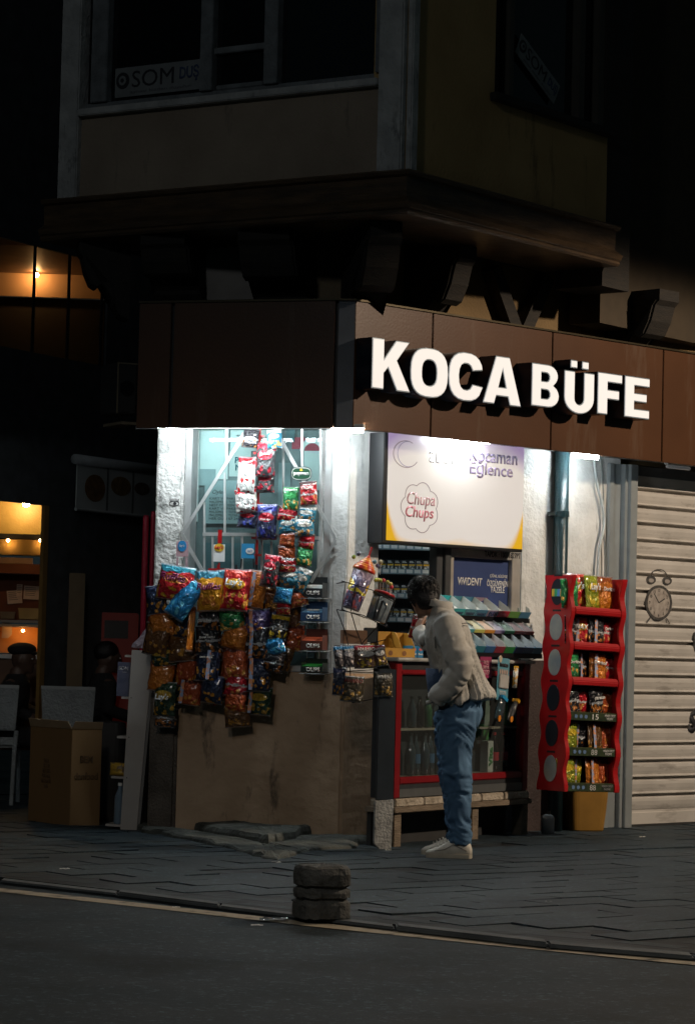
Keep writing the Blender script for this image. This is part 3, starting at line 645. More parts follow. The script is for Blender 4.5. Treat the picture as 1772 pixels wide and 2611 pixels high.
# ------------------------------------------------------------------ bags
def pillow(seed, nx=9, nz=13):
    rnd = random.Random(seed); mb = MB(); off = rnd.uniform(0, 50)
    def P(i, j, s_):
        u, v = i / nx * 2 - 1, j / nz * 2 - 1
        prof = max(0, 1 - abs(v) ** 3.2) ** 0.7 * max(0, 1 - abs(u) ** 3) ** 0.6
        nn = mnoise.noise(Vector((u * 1.8 + off, v * 2.2, s_ * 3))) * 0.4 + mnoise.noise(Vector((u * 4.5 + off, v * 5, s_ * 9))) * 0.22
        if abs(v) > .93: prof = 0.02; nn = 0
        nar = 1 - 0.10 * prof - (0.05 if abs(v) < .9 else 0)
        x = u * 0.5 * nar + mnoise.noise(Vector((off, v * 3, 7))) * 0.03; z = v * 0.5 + mnoise.noise(Vector((u * 2, off, v))) * 0.02
        return (x, s_ * (0.5 * prof * (1 + nn) + 0.01), z)
    for s_ in (-1, 1):
        vs = [P(i, j, s_) for j in range(nz + 1) for i in range(nx + 1)]
        fs = [(j * (nx + 1) + i, j * (nx + 1) + i + 1, (j + 1) * (nx + 1) + i + 1, (j + 1) * (nx + 1) + i) for j in range(nz) for i in range(nx)]
        mb.add(vs, fs)
    n = (nx + 1) * (nz + 1); e = []
    for j in range(nz): e += [(j * (nx + 1), (j + 1) * (nx + 1), (j + 1) * (nx + 1) + n, j * (nx + 1) + n), (j * (nx + 1) + nx, (j + 1) * (nx + 1) + nx, (j + 1) * (nx + 1) + nx + n, j * (nx + 1) + nx + n)]
    for i in range(nx): e += [(i, i + 1, i + 1 + n, i + n), (nz * (nx + 1) + i, nz * (nx + 1) + i + 1, nz * (nx + 1) + i + 1 + n, nz * (nx + 1) + i + n)]
    mb.f += e
    me = bpy.data.meshes.new('bag'); me.from_pydata(mb.v, [], mb.f); me.update()
    bm = bmesh.new(); bm.from_mesh(me); bmesh.ops.recalc_face_normals(bm, faces=bm.faces); bm.to_mesh(me); bm.free()
    for p in me.polygons: p.use_smooth = True
    return me
PILL = [pillow(i) for i in range(6)]
D = {
 'nutred': bagmat('foil_nut_red', (0.05, 0.055, 0.06), (0.50, 0.01, 0.03), (0.45, 0.01, 0.03), None, (0.5, 0.02, 0.04)),
 'nutwhite': bagmat('foil_nut_white', (0.75, 0.75, 0.73), (0.50, 0.02, 0.03), (0.50, 0.02, 0.02), None, None),
 'nutblue': bagmat('foil_nut_blue', (0.05, 0.06, 0.12), (0.04, 0.06, 0.33), (0.05, 0.07, 0.40), None, (0.5, 0.02, 0.04)),
 'red': bagmat('foil_red', (0.50, 0.012, 0.02), (0.70, 0.05, 0.03), (0.65, 0.30, 0.04), None, (0.75, 0.42, 0.03)),
 'redplain': bagmat('foil_red_plain', (0.45, 0.01, 0.02), (0.06, 0.01, 0.01), (0.5, 0.22, 0.05), (0.6, 0.6, 0.6), None),
 'yellow': bagmat('foil_yellow', (0.80, 0.36, 0.02), (0.05, 0.28, 0.42), (0.70, 0.22, 0.03), None, None),
 'multired': bagmat('foil_multi_red', (0.55, 0.02, 0.03), (0.04, 0.32, 0.45), (0.80, 0.40, 0.03), None, (0.75, 0.3, 0.05)),
 'blue': bagmat('foil_blue', (0.02, 0.22, 0.50), (0.03, 0.35, 0.60), (0.10, 0.45, 0.65), None, None),
 'teal': bagmat('foil_teal', (0.03, 0.20, 0.30), (0.60, 0.62, 0.60), (0.60, 0.32, 0.08), None, (0.6, 0.6, 0.55)),
 'orange': bagmat('foil_orange', (0.55, 0.17, 0.015), (0.35, 0.08, 0.01), (0.65, 0.22, 0.02), None, None),
 'orangered': bagmat('foil_orange_red', (0.40, 0.07, 0.015), (0.10, 0.02, 0.01), (0.60, 0.25, 0.04), None, None),
 'green': bagmat('foil_green', (0.02, 0.20, 0.07), (0.03, 0.35, 0.10), (0.60, 0.35, 0.06), None, (0.05, 0.4, 0.12)),
 'greenyellow': bagmat('foil_green_yellow', (0.25, 0.30, 0.02), (0.35, 0.40, 0.02), (0.6, 0.45, 0.04), None, (0.7, 0.5, 0.03)),
 'black': bagmat('foil_black', (0.012, 0.012, 0.016), (0.02, 0.02, 0.025), (0.40, 0.14, 0.02), (0.45, 0.47, 0.5), None),
 'navy': bagmat('foil_navy', (0.015, 0.025, 0.06), (0.02, 0.03, 0.09), (0.55, 0.24, 0.02), None, None),
 'brown': bagmat('foil_brown', (0.13, 0.055, 0.015), (0.20, 0.09, 0.02), (0.50, 0.24, 0.03), None, None),
 'yellowblack': bagmat('foil_yellow_black', (0.02, 0.02, 0.02), (0.65, 0.45, 0.02), (0.65, 0.45, 0.02), (0.3, 0.32, 0.33), None),
 'darkgreen': bagmat('foil_dark_green', (0.012, 0.04, 0.02), (0.02, 0.06, 0.03), (0.45, 0.25, 0.03), None, (0.4, 0.25, 0.02)),
 'purple': bagmat('foil_purple', (0.10, 0.07, 0.22), (0.12, 0.10, 0.30), (0.60, 0.25, 0.04), None, None),
 'gummy': bagmat('foil_gummy', (0.12, 0.07, 0.05), (0.50, 0.03, 0.06), (0.60, 0.42, 0.05), None, (0.7, 0.7, 0.68)),
 'gummyblue': bagmat('foil_gummy_blue', (0.10, 0.09, 0.10), (0.04, 0.22, 0.45), (0.60, 0.5, 0.45), None, (0.6, 0.6, 0.65)),
 'gummydark': bagmat('foil_gummy_dark', (0.06, 0.05, 0.03), (0.05, 0.05, 0.04), (0.40, 0.24, 0.05), None, None),
}
WT = mat('print_white', (0.75, 0.75, 0.73), 0.4, var=0.02)
YT = mat('print_yellow', (0.7, 0.42, 0.03), 0.4, var=0.02)
PT = mat('print_purple', (0.22, 0.02, 0.10), 0.4, var=0.02)
bag_n = [0]
def bag(M, w_, h_, th, design, label, group, logo=None, lm=None, lz=0.12, lw_=0.72, name='snack_bag', cat='snack bag', strip=False):
    bag_n[0] += 1
    if len(label.split()) > 16: label = label.replace(' from the top', '')
    me = PILL[bag_n[0] % 6].copy(); me.materials.append(D[design])
    me.transform(Matrix.Diagonal((w_, th, h_, 1)))
    o = bpy.data.objects.new(name, me); col.objects.link(o); o.matrix_world = M
    tag(o, label, cat, group)
    if logo: text(logo, lm or WT, o, w_ * lw_, None, 0, -th * 0.62 - 0.004, lz * h_, name='lettering', bold=0.03, shear=0.2)
    if strip:
        MB().box(w_ * strip - .012, w_ * strip + .012, -th * .60, -th * .58, -h_ * .45, h_ * .42).build('paper_band', mat('promo_band', (0.25, 0.33, 0.50), 0.5, scale=40, c2=(0.62, 0.25, 0.12), thr=(.48, .52)), o)
    return o
ORD = ['topmost', 'second', 'third', 'fourth', 'fifth', 'sixth', 'seventh', 'eighth', 'ninth']
def column(rows, cname, group, fr, base_d, desc=None):
    for i, r_ in enumerate(rows):
        cx_, cy_, w_, h_, des, colr = r_[:6]; tl = r_[6] if len(r_) > 6 else random.uniform(-5, 5); kw = r_[7] if len(r_) > 7 else {}
        d = base_d + kw.pop('d', 0) + random.uniform(-0.012, 0.012)
        u, z = fr.p(cx_, cy_, d); sc_ = (at(cx_ + 1, cy_, 16.9) - at(cx_, cy_, 16.9)).x * 1.12
        th = min(0.085, w_ * sc_ * 0.42)
        pos = 'lowest' if i == len(rows) - 1 else ORD[i] + ('' if i == 0 else ' from the top')
        bag(fr.M(u, d, z, rz=kw.pop('rz', random.uniform(-14, 14)), tilt=tl, lean=kw.pop('lean', random.uniform(-10, 2))), w_ * sc_, h_ * sc_, th, des, f'{colr} bag, {pos} of {cname}', group, **kw)
BG = 'snack bags hanging on the left window'
column([(640, 1118, 40, 44, 'black', 'small dark', 6), (700, 1120, 36, 46, 'teal', 'small pale blue', -4), (677, 1173, 50, 80, 'nutred', 'red and black nut', 4, dict(logo='Peyman', lz=.15, lw_=.4)), (629, 1212, 46, 86, 'nutwhite', 'white and red nut', 2),
        (677, 1228, 46, 52, 'nutred', 'dark red nut', 0, dict(d=-.04)), (628, 1278, 52, 56, 'nutwhite', 'white and orange red nut', -6), (632, 1322, 48, 46, 'nutblue', 'half hidden blue nut', 5, dict(d=-.03)),
        (681, 1331, 50, 82, 'nutblue', 'dark blue nut', 0, dict(logo='Peyman', lz=.05, lw_=.5)), (690, 1456, 46, 76, 'nutred', 'red topped black nut', 8, dict(logo='Peyman', lz=.05, lw_=.5, d=.05))],
       'the top nut strip', BG, FL, 0.14)
column([(742, 1272, 38, 56, 'green', 'green and black nut', 0, dict(logo='Bahçeden', lz=.33, lw_=.8)), (733, 1312, 46, 34, 'redplain', 'small red', 10), (735, 1340, 46, 42, 'teal', 'blue and orange', -5),
        (732, 1376, 42, 34, 'orangered', 'orange', 4), (731, 1409, 42, 36, 'orangered', 'red and orange', -3), (733, 1441, 42, 36, 'redplain', 'bright red', 3, dict(logo='TADIM', lz=.3, lw_=.7)),
        (740, 1474, 52, 40, 'teal', 'blue and white', -6), (722, 1518, 46, 38, 'blue', 'light blue', 6), (723, 1549, 36, 34, 'redplain', 'small red and white', 0)],
       'the strip left of the oval sign', BG, FL, 0.16)
column([(787, 1258, 42, 56, 'redplain', 'red, white and black nut', -5, dict(logo='TADIM', lz=.2, lw_=.7)), (783, 1312, 46, 38, 'teal', 'blue nut', 6), (777, 1345, 46, 42, 'teal', 'pale teal nut', -3, dict(logo='TADIM', lz=.3, lw_=.6)),
        (781, 1381, 44, 36, 'redplain', 'red rimmed nut', 5), (776, 1419, 40, 46, 'green', 'green and white nut', 4), (768, 1480, 40, 60, 'teal', 'crumpled blue', 22), (760, 1526, 46, 40, 'orangered', 'brown and red', -15)],
       'the strip under the oval sign', BG, FL, 0.15)
S1 = 'the far left cluster'
column([(449, 1487, 92, 82, 'multired', 'big red and yellow crisp', 8, dict(logo='Ruffles', lm=PT, lz=.15, d=.07)), (400, 1530, 52, 70, 'navy', 'crumpled blue and orange', -8, dict(d=.02)),
        (472, 1528, 54, 100, 'blue', 'glossy bright blue', 32, dict(d=.09)), (416, 1590, 66, 66, 'orange', 'orange and navy', -12), (488, 1602, 22, 110, 'orange', 'narrow orange side-on', 8, dict(d=.06, rz=60)), (470, 1590, 50, 70, 'navy', 'navy blue crisp', 6),
        (400, 1632, 70, 76, 'brown', 'brown and gold', 10), (462, 1650, 74, 70, 'brown', 'dark brown crinkled', -6)], S1, BG, FL, 0.16)
S2 = 'the strip below the far left cluster'
column([(415, 1672, 60, 54, 'darkgreen', 'dark green and white', -12), (412, 1725, 62, 70, 'orange', 'dull gold crinkled', 6), (421, 1783, 60, 82, 'darkgreen', 'black and yellow crisp', 2, dict(logo="Lay's", lz=.05, lw_=.6, d=.02)), (424, 1830, 52, 46, 'black', 'black with a silver disc', 4)], S2, BG, FL, 0.14)
column([(476, 1705, 58, 84, 'orangered', 'orange brown', 4), (487, 1765, 56, 62, 'orangered', 'burnt orange', 6, dict(strip=-.3))], 'the short strip beside it', BG, FL, 0.13)
column([(538, 1507, 68, 96, 'yellow', 'big yellow crisp', -2, dict(logo='Ruffles', lm=PT, lz=.1, lw_=.85, d=.06, rz=5)), (532, 1578, 60, 66, 'black', 'black corn chip', 2, dict(logo='çerezza', lz=-.1, lw_=.6)),
        (532, 1632, 62, 68, 'black', 'black and orange with white print', -3, dict(logo='20\nDAHA FAZLA', lz=.1, lw_=.6, d=.02)), (530, 1695, 62, 78, 'navy', 'navy with an orange band', 2, dict(strip=.1, logo='DAHA FAZLA', lz=.2, lw_=.5, d=.02)), (540, 1758, 64, 66, 'navy', 'red, gold and blue', 6)],
       'the strip under the white card', BG, FL, 0.15)
column([(602, 1505, 70, 98, 'red', 'big red crisp', 3, dict(logo="Lay's", lz=.14, lw_=.62, d=.07, rz=-4, lean=-8)), (592, 1577, 60, 56, 'green', 'green, yellow and red', -6), (598, 1622, 66, 62, 'orange', 'orange pointed', 10),
        (600, 1690, 66, 78, 'orangered', 'large orange and red crumpled', -4), (604, 1745, 58, 56, 'redplain', 'dark bag with a red corner', 5), (600, 1788, 58, 50, 'orangered', 'dark maroon', 2), (606, 1827, 62, 50, 'brown', 'brown and gold foil', -5)],
       'the middle strip', BG, FL, 0.15)
column([(654, 1503, 48, 90, 'orange', 'orange and blue banded', 6, dict(strip=-.12)), (657, 1584, 62, 56, 'purple', 'orange and violet', -5, dict(strip=-.2)), (655, 1640, 62, 76, 'black', 'black with a beige band', 0, dict(strip=-.1)),
        (660, 1718, 58, 84, 'navy', 'dark navy', 0, dict(strip=-.25)), (664, 1788, 60, 66, 'darkgreen', 'black, green and gold', 2, dict(strip=-.3))],
       'the strip right of the middle one', BG, FL, 0.13)
column([(712, 1600, 44, 58, 'yellowblack', 'yellow and black nut', 8), (700, 1648, 54, 46, 'blue', 'bright blue pouch', -22), (697, 1688, 56, 46, 'black', 'black bag with a gold edge', 10)],
       'the strip left of the mint boxes', BG, FL, 0.14)
for k in range(40):
    x_, y_ = random.uniform(405, 672), random.uniform(1560, 1770)
    if k > 27: x_, y_ = random.uniform(680, 745), random.uniform(1470, 1680)
    if y_ > 1700 and x_ < 440: y_ -= 90
    column([(x_, y_, 58, 64, random.choice(['black', 'navy', 'brown', 'darkgreen', 'orangered']), 'x', random.uniform(-20, 20))], '', BG, FL, 0.06)
    o = col.objects[-1]; o['label'] = 'dark crumpled bag showing between the brighter ones in the back layer'; o['group'] = 'back layer of dark snack bags'
# clip strips and header cards
CL = mat('clip_plastic', (0.02, 0.02, 0.024), 0.35)
def strip(px, y0, y1, m, label, d=0.09, w_=0.016):
    u, z1 = FL.p(px, y0, d); z0 = FL.p(px, y1, d)[1]
    t = thing('clip_strip', FL.M(u, d, z0), label, 'clip strip', 'clip strips holding the snack bags')
    MB().box(-w_ / 2, w_ / 2, 0, 0.004, 0, z1 - z0).build('backbone', m, t)
    n = int((z1 - z0) / 0.11)
    for i in range(n): MB().box(-.035, .035, -.012, -0.001, (i + .5) * .11, (i + .5) * .11 + .014).build('clip', m, t)
strip(663, 1093, 1440, mat('dark_red_clip', (0.35, 0.02, 0.02), 0.35), 'dark clip strip with red clips holding the nut bags near the top')
strip(733, 1290, 1560, CL, 'black clip strip behind the narrow column of small bags'); strip(783, 1225, 1545, CL, 'black clip strip under the oval green sign')
strip(557, 1440, 1800, mat('red_clip', (0.5, 0.02, 0.02), 0.35), 'red clip strip behind the big yellow crisp bag'); strip(603, 1440, 1840, CL, 'black clip strip behind the big red crisp bag')
strip(440, 1440, 1850, CL, 'black clip strip at the far left'); strip(655, 1440, 1810, CL, 'black clip strip right of the middle strip')
def header(px, py, w_, h_, m, label, parts):
    u, z = FL.p(px, py, 0.12); t = thing('header_card', FL.M(u, 0.12, z), label, 'header card', 'header cards over the strips')
    MB().box(-w_ / 2, w_ / 2, 0, 0.004, -h_ / 2, h_ / 2).build('card', m, t, bevel=0.001)
    parts(t)
def h1(t):
    MB().prism(ell(0, 0.02, .030, .036, 18), -.003, 0).build('emblem', mat('blue_print', (0.02, 0.22, 0.5), .4), t)
    text("lay's", WT, t, .035, None, 0, -.0035, .02, shear=.2)
    for s_ in (-1, 1): MB().bar((s_ * .03, -.055), (s_ * .035, -.13), .014, (0, .004)).build('prong', mat('pink_plastic', (.45, .3, .33), .5), t)
header(465, 1400, .082, .10, mat('pink_card', (.48, .30, .33), .5), 'pinkish square header card with a blue blot, at the far left', h1)
def h2(t):
    MB().prism(ell(0, .035, .034, .026, 18), -.003, 0).build('emblem', YT, t); text("Lay's", mat('print_red', (.5, .01, .02), .4), t, .055, None, 0, -.0035, .035, shear=.2, bold=.03)
    MB().box(-.014, .014, 0.005, .012, .062, .15).box(-.006, .006, .004, .012, -.062, -.10).build('hanger', REDP, t, bevel=.002)
    MB().box(-.07, .07, -.01, .03, -.118, -.10).build('shelf_clip', REDP, t, bevel=.003)
header(559, 1410, .078, .112, mat('white_card', (.72, .72, .72), .4), 'white header card with a round red and yellow emblem on a red hanger', h2)
def h3(t):
    MB().prism(ell(.015, .0, .028, .02, 14), -.003, 0).build('emblem', WT, t); text("lay's", mat('blue_print', (0, 0, 0)), t, .032, None, .015, -.0035, 0, shear=.2)
    for s_ in (-1, 1): MB().bar((s_ * .04, -.05), (s_ * .045, -.11), .01, (0, .004)).build('prong', BLACK, t)
header(632, 1405, .085, .095, mat('blue_card', (.03, .25, .50), .4), 'bright blue header card right of the white one', h3)
u, z = FL.p(770, 1208, .14); t = thing('oval_sign', FL.M(u, .14, z), 'dark green rounded sign reading peyman in white over a nut strip', 'sign')
def pill(w_, h_, p=3.2): return [(x - w_ / 2, z_ - h_ / 2) for x, z_ in rr(w_, h_, 28, 0, 0, p)]
MB().prism(pill(.135, .088), -.012, 0.0).build('board', mat('sign_black', (.015, .02, .02), .35), t, bevel=.003)
MB().prism(pill(.127, .078), -.0135, -.0125).build('rim', WT, t); MB().prism(pill(.120, .071), -.015, -.0138).build('face', mat('deep_green', (.01, .06, .03), .4), t)
text('peyman', WT, t, .10, None, 0, -.0155, -.004, bold=.04); MB().prism([(-.012, .02), (0, .016), (.012, .02), (.006, .026), (0, .034), (-.006, .026)], -.0165, -.0152).build('leaf', YT, t)
# wire rack of mint boxes at the right of the window
u, z = FL.p(798, 1716, 0.12)
rk = thing('wire_rack', FL.M(u, 0.12, z), 'thin wire rack with four tiers of mint boxes right of the snack bags', 'rack')
RI = rk.matrix_world.inverted() @ FL.M()
tiers = [(1470, 1522, (0.02, 0.025, 0.028), (0.5, 0.55, 0.55), 'dark grey'), (1533, 1583, (0.02, 0.06, 0.14), (0.15, 0.35, 0.6), 'navy and blue'), (1603, 1657, (0.10, 0.03, 0.02), (0.55, 0.12, 0.06), 'orange red'), (1679, 1714, (0.012, 0.02, 0.015), (0.02, 0.25, 0.05), 'black and green')]
for i, (y0, y1, c1, c2_, nm) in enumerate(tiers):
    a = LB(FL, 769, y0, 824, y1, .14)
    MB().tube([(a[0] - .008, .0, a[2] - .004), (a[0] - .008, -.16, a[2] - .01), (a[1] + .012, -.16, a[2] - .01), (a[1] + .012, .0, a[2] - .004)], .003, 6).build('tier_wire', STEEL, rk, RI)
    W_ = a[1] - a[0]; H_ = a[3] - a[2]; mc = mat('mint_' + nm.replace(' ', '_'), c1, .4); mc2 = mat('mint_top_' + nm.replace(' ', '_'), c2_, .4)
    b = thing('mint_box', FL.M((a[0] + a[1]) / 2, .145, a[2]), f'{nm} open display box of mints, {("top", "second", "third", "bottom")[i]} tier of the wire rack', 'mint box', 'mint boxes in the wire rack')
    MB().box(-W_ / 2, W_ / 2, -.012, -.008, 0, H_ * .42).box(-W_ / 2, -W_ / 2 + .003, -.007, .10, 0, H_ * .7).box(W_ / 2 - .003, W_ / 2, -.007, .10, 0, H_ * .7).box(-W_ / 2, W_ / 2, .101, .104, 0, H_).box(-W_ / 2 + .004, W_ / 2 - .004, -.006, .10, 0, .004).build('tray', mc, b)
    MB().xprism([(-.006, H_ * .44), (.098, H_ * .62), (.098, H_ * .4), (-.006, H_ * .2)], -W_ / 2 + .005, W_ / 2 - .005).build('packets', mc2, b)
    text('OLIPS', WT, b, W_ * .62, None, .01, -.0125, H_ * .2, bold=.03)
    if i < 2: text('OLIPS', WT, b, W_ * .55, None, .0, 0.02, H_ * .52, bold=.03, M=Matrix.Translation((0.0, 0.02, H_ * .56)) @ Matrix.Rotation(R(-70), 4, 'X'))
MB().tube([(a[1] + .012, -.0, a[2] - .03), (a[1] + .012, -.0, FL.p(800, 1465, .14)[1])], .0035, 6).build('upright', STEEL, rk, RI); MB().tube([(a[0] - .008, -.0, a[2] - .03), (a[0] - .008, -.0, FL.p(800, 1465, .14)[1])], .0035, 6).build('upright', STEEL, rk, RI)

# ------------------------------------------------------------------ right wall: light box, pipe, cables, shutter
o_ = 0.16
a = LB(FR, 984, 1115, 1332, 1385, o_); zb0 = FR.p(1000, 1378, o_)[1]
lb = thing('light_box', FR.M((a[0] + a[1]) / 2, o_, zb0), 'lit white menu box with lilac top and yellow lower corners above the serving hatch', 'sign')
BI = lb.matrix_world.inverted() @ FR.M()
u0_, u1_ = FR.p(978, 1250, o_)[0], FR.p(1336, 1250, o_)[0]; zt1 = fz0 + 0.02
MB().box(u0_, u1_, -o_ + .004, -0.02, zb0 - .02, zt1).build('case', BLACK, lb, BI, bevel=.004)
LM, t, b = nodes_of('light_box_print'); N = t.nodes; L = t.links
tc = N.new('ShaderNodeTexCoord'); sp = N.new('ShaderNodeSeparateXYZ'); L.new(tc.outputs['Generated'], sp.inputs[0]); X, Z = sp.outputs[0], sp.outputs[2]
nz = N.new('ShaderNodeTexNoise'); nz.inputs['Scale'].default_value = 3; L.new(tc.outputs['Generated'], nz.inputs['Vector'])
edge = mth(t, 'ABSOLUTE', mth(t, 'SUBTRACT', X, .5)); wv = mth(t, 'MULTIPLY', mth(t, 'SUBTRACT', nz.outputs['Fac'], .5), .16)
yv = N.new('ShaderNodeClamp'); L.new(mth(t, 'MULTIPLY', mth(t, 'SUBTRACT', mth(t, 'ADD', mth(t, 'ADD', mth(t, 'SUBTRACT', .03, Z), mth(t, 'MULTIPLY', mth(t, 'POWER', mth(t, 'MULTIPLY', edge, 2.0), 10.0), .38)), wv), 0), 9.0), yv.inputs[0])
lv = N.new('ShaderNodeClamp'); L.new(mth(t, 'MULTIPLY', mth(t, 'ADD', mth(t, 'SUBTRACT', Z, .86), mth(t, 'ADD', mth(t, 'MULTIPLY', mth(t, 'POWER', mth(t, 'MULTIPLY', edge, 2.0), 4.0), .18), wv)), 4.0), lv.inputs[0])
c = mixc(t, lv.outputs[0], (.78, .72, .67), (.42, .30, .50)); c = mixc(t, yv.outputs[0], c, (.80, .45, .02))
dk_ = N.new('ShaderNodeMix'); dk_.data_type = 'RGBA'; dk_.blend_type = 'MULTIPLY'; dk_.inputs[0].default_value = 1; L.new(c, dk_.inputs[6]); dk_.inputs[7].default_value = (.35, .35, .35, 1); L.new(dk_.outputs[2], b.inputs['Base Color']); L.new(c, b.inputs['Emission Color']); b.inputs['Emission Strength'].default_value = 0.66; b.inputs['Roughness'].default_value = .22
MB().box(u0_ + .035, u1_ - .008, -o_ - .0, -o_ + .002, zb0, zt1 - .002).build('face', LM, lb, BI)
FY = -o_ - .001
GREYV = mat('print_violet_grey', (.30, .24, .38), .4); PINKB = mat('print_pinkbrown', (.42, .20, .20), .4); OUTL = mat('print_outline', (.28, .20, .20), .4)
def lbt(s, m, px, py, wpx, hpx, **k):
    q = FR.p(px, py, o_); q2 = LB(FR, px - wpx / 2, py - hpx / 2, px + wpx / 2, py + hpx / 2, o_)
    sl = k.pop('rot', 0)
    text(s, m, lb, q2[1] - q2[0], q2[3] - q2[2], M=BI @ Matrix.Translation((q[0], FY, q[1])) @ Matrix.Rotation(R(sl), 4, 'Y'), **k)
lbt('Chupa', PINKB, 1073, 1277, 72, 42, bold=.01, shear=.15); lbt('Chups', mat('print_pinkred', (.50, .14, .16), .4), 1069, 1310, 72, 38, bold=.02, shear=.15)
lbt('Kocaman', GREYV, 1258, 1164, 122, 34, bold=.02); lbt('Eğlence', GREYV, 1252, 1200, 110, 44, bold=.02); lbt('Gıdanın', GREYV, 1284, 1128, 66, 18, bold=.04)
lbt('abol', mat('print_pale_grey', (.5, .47, .47), .4), 1124, 1160, 60, 44, bold=-.005)
def ring(cx_, cy_, rx_, ry_, n, wd, m, wave=0, nm='outline', a0=0, a1=360):
    q = FR.p(cx_, cy_, o_); sx_ = abs(FR.p(cx_ + rx_, cy_, o_)[0] - q[0]); sz_ = abs(FR.p(cx_, cy_ + ry_, o_)[1] - q[1]); mb = MB(); outer = []; inner = []
    for i in range(n + 1):
        a_ = R(a0 + (a1 - a0) * i / n); r_ = 1 + wave * abs(math.sin(a_ * 3.5)) 
        outer.append((q[0] + sx_ * r_ * math.cos(a_), q[1] + sz_ * r_ * math.sin(a_))); inner.append((q[0] + (sx_ * r_ - wd) * math.cos(a_), q[1] + (sz_ * r_ - wd) * math.sin(a_)))
    for i in range(n): mb.prism([inner[i], outer[i], outer[i + 1], inner[i + 1]], FY - .0012, FY)
    mb.build(nm, m, lb, BI)
ring(1070, 1294, 42, 57, 56, .005, OUTL, .16); ring(1035, 1158, 33, 35, 30, .005, OUTL, 0, a0=60, a1=330); ring(1040, 1158, 27, 33, 30, .004, GREYV, 0, a0=80, a1=290)
# counter opening trim : dark post, framed poster with licence number
a = LB(FR, 1138, 1405, 1325, 1700, .05)
pf = thing('poster_frame', FR.M((a[0] + a[1]) / 2, .05, 1.2), 'aluminium framed navy gum poster beside the serving hatch', 'poster')
PI_ = pf.matrix_world.inverted() @ FR.M()
i0, i1, iz1 = FR.p(1157, 1450, .05)[0], FR.p(1305, 1450, .05)[0], FR.p(1230, 1424, .05)[1]
MB().box(a[0], i0, -.05, .0, 1.17, zb0 + .1).box(i1, a[1], -.05, 0, 1.17, zb0 + .1).box(i0 + .0005, i1 - .0005, -.05, 0, iz1, zb0 + .1).build('frame', mat('champagne_aluminium', (.50, .47, .43), .35, .4), pf, PI_, bevel=.003)
MB().box(i0 + .001, i1 - .001, -.02, -.01, 1.17, iz1 - .001).build('poster', mat('navy_poster', (.030, .055, .17), .45, var=.06), pf, PI_)
def pft(s, m, px, py, wpx, hpx, y=-.021, **k):
    q2 = LB(FR, px - wpx / 2, py - hpx / 2, px + wpx / 2, py + hpx / 2, .03)
    text(s, m, pf, q2[1] - q2[0], q2[3] - q2[2], M=PI_ @ Matrix.Translation(((q2[0] + q2[1]) / 2, y, (q2[2] + q2[3]) / 2)), **k)
pft('ViViDENT', WT, 1200, 1483, 62, 20, bold=.015, shear=.1); pft('ÇİĞNE, GÜLÜMSE', WT, 1273, 1469, 44, 11, bold=.0); pft('ÖZGÜVENİNİ', WT, 1272, 1486, 58, 20, bold=.01); pft('TAZELE', WT, 1270, 1504, 36, 15, bold=.012)
0 and pft('ViViDENT', mat('navy_ink', (.016, .030, .095), .4), 1200, 1483.5, 58, 16, y=-.0235, shear=.1)
pft('TAPDK : 10011827PT', INK, 1275, 1415, 92, 14, y=-.051, bold=.01)
a = LB(FR, 1105, 1405, 1137, 1700, .03)
MB().box(a[0], a[1] - .002, -.06, .02, 1.17, zb0 + .08)
pst = MB().box(a[0], (a[0] + a[1]) / 2 - .003, -.05, .02, 1.17, zb0 + .08).box((a[0] + a[1]) / 2 + .003, a[1] - .002, -.07, .0, 1.17, zb0 + .08).build('hatch_post', mat('dark_aluminium', (.10, .105, .11), .35, .5), None, FR.M(), bevel=.003)
tag(pst, 'dark metal sliding window post between the cigarette shelves and the poster', 'post')
# drainpipe
px_ = FR.p(1430, 1300, .07)
dp = thing('drainpipe', FR.M(px_[0], .07, 0), 'dark teal drainpipe running down the white wall', 'drainpipe')
PIPE = mat('teal_paint', (.012, .032, .038), .3, var=.2, scale=10, bump=.15)
MB().tube([(0, 0, 0), (0, 0, fz0 + .25)], .052, 16).build('pipe', PIPE, dp, smooth=True)
MB().tube([(0, 0, FR.p(1430, 1311, .07)[1] - .02), (0, 0, FR.p(1430, 1311, .07)[1] + .02)], .058, 16).box(-.075, -.05, -.01, .06, FR.p(1430, 1311, .07)[1] - .012, FR.p(1430, 1311, .07)[1] + .012).build('clamp', PIPE, dp)
def cable(pts, r_, m, label, cat='cable'):
    P_ = [Vector((FR.p(x, y, .02)[0], -.02 - r_, FR.p(x, y, .02)[1])) for x, y in pts]; q = []
    for i in range(len(P_) - 1):
        p0, p1, p2, p3 = P_[max(i - 1, 0)], P_[i], P_[i + 1], P_[min(i + 2, len(P_) - 1)]
        for k in range(6):
            s_ = k / 6; q.append(.5 * ((2 * p1) + (-p0 + p2) * s_ + (2 * p0 - 5 * p1 + 4 * p2 - p3) * s_ ** 2 + (-p0 + 3 * p1 - 3 * p2 + p3) * s_ ** 3))
    q.append(P_[-1]); tag(MB().tube(q, r_, 8).build('conduit', m, None, FR.M(), smooth=True), label, cat)
cable([(1512, 1150), (1512, 1190), (1520, 1240), (1532, 1290), (1536, 1340), (1524, 1400), (1518, 1500)], .012, mat('grey_conduit', (.45, .48, .48), .5), 'pale grey conduit curving down the wall beside the steel frame')
cable([(1530, 1150), (1532, 1200), (1536, 1260), (1535, 1330), (1540, 1420), (1538, 1520)], .006, mat('thin_cable', (.2, .22, .22), .5), 'thin dark cable running beside the pale conduit')
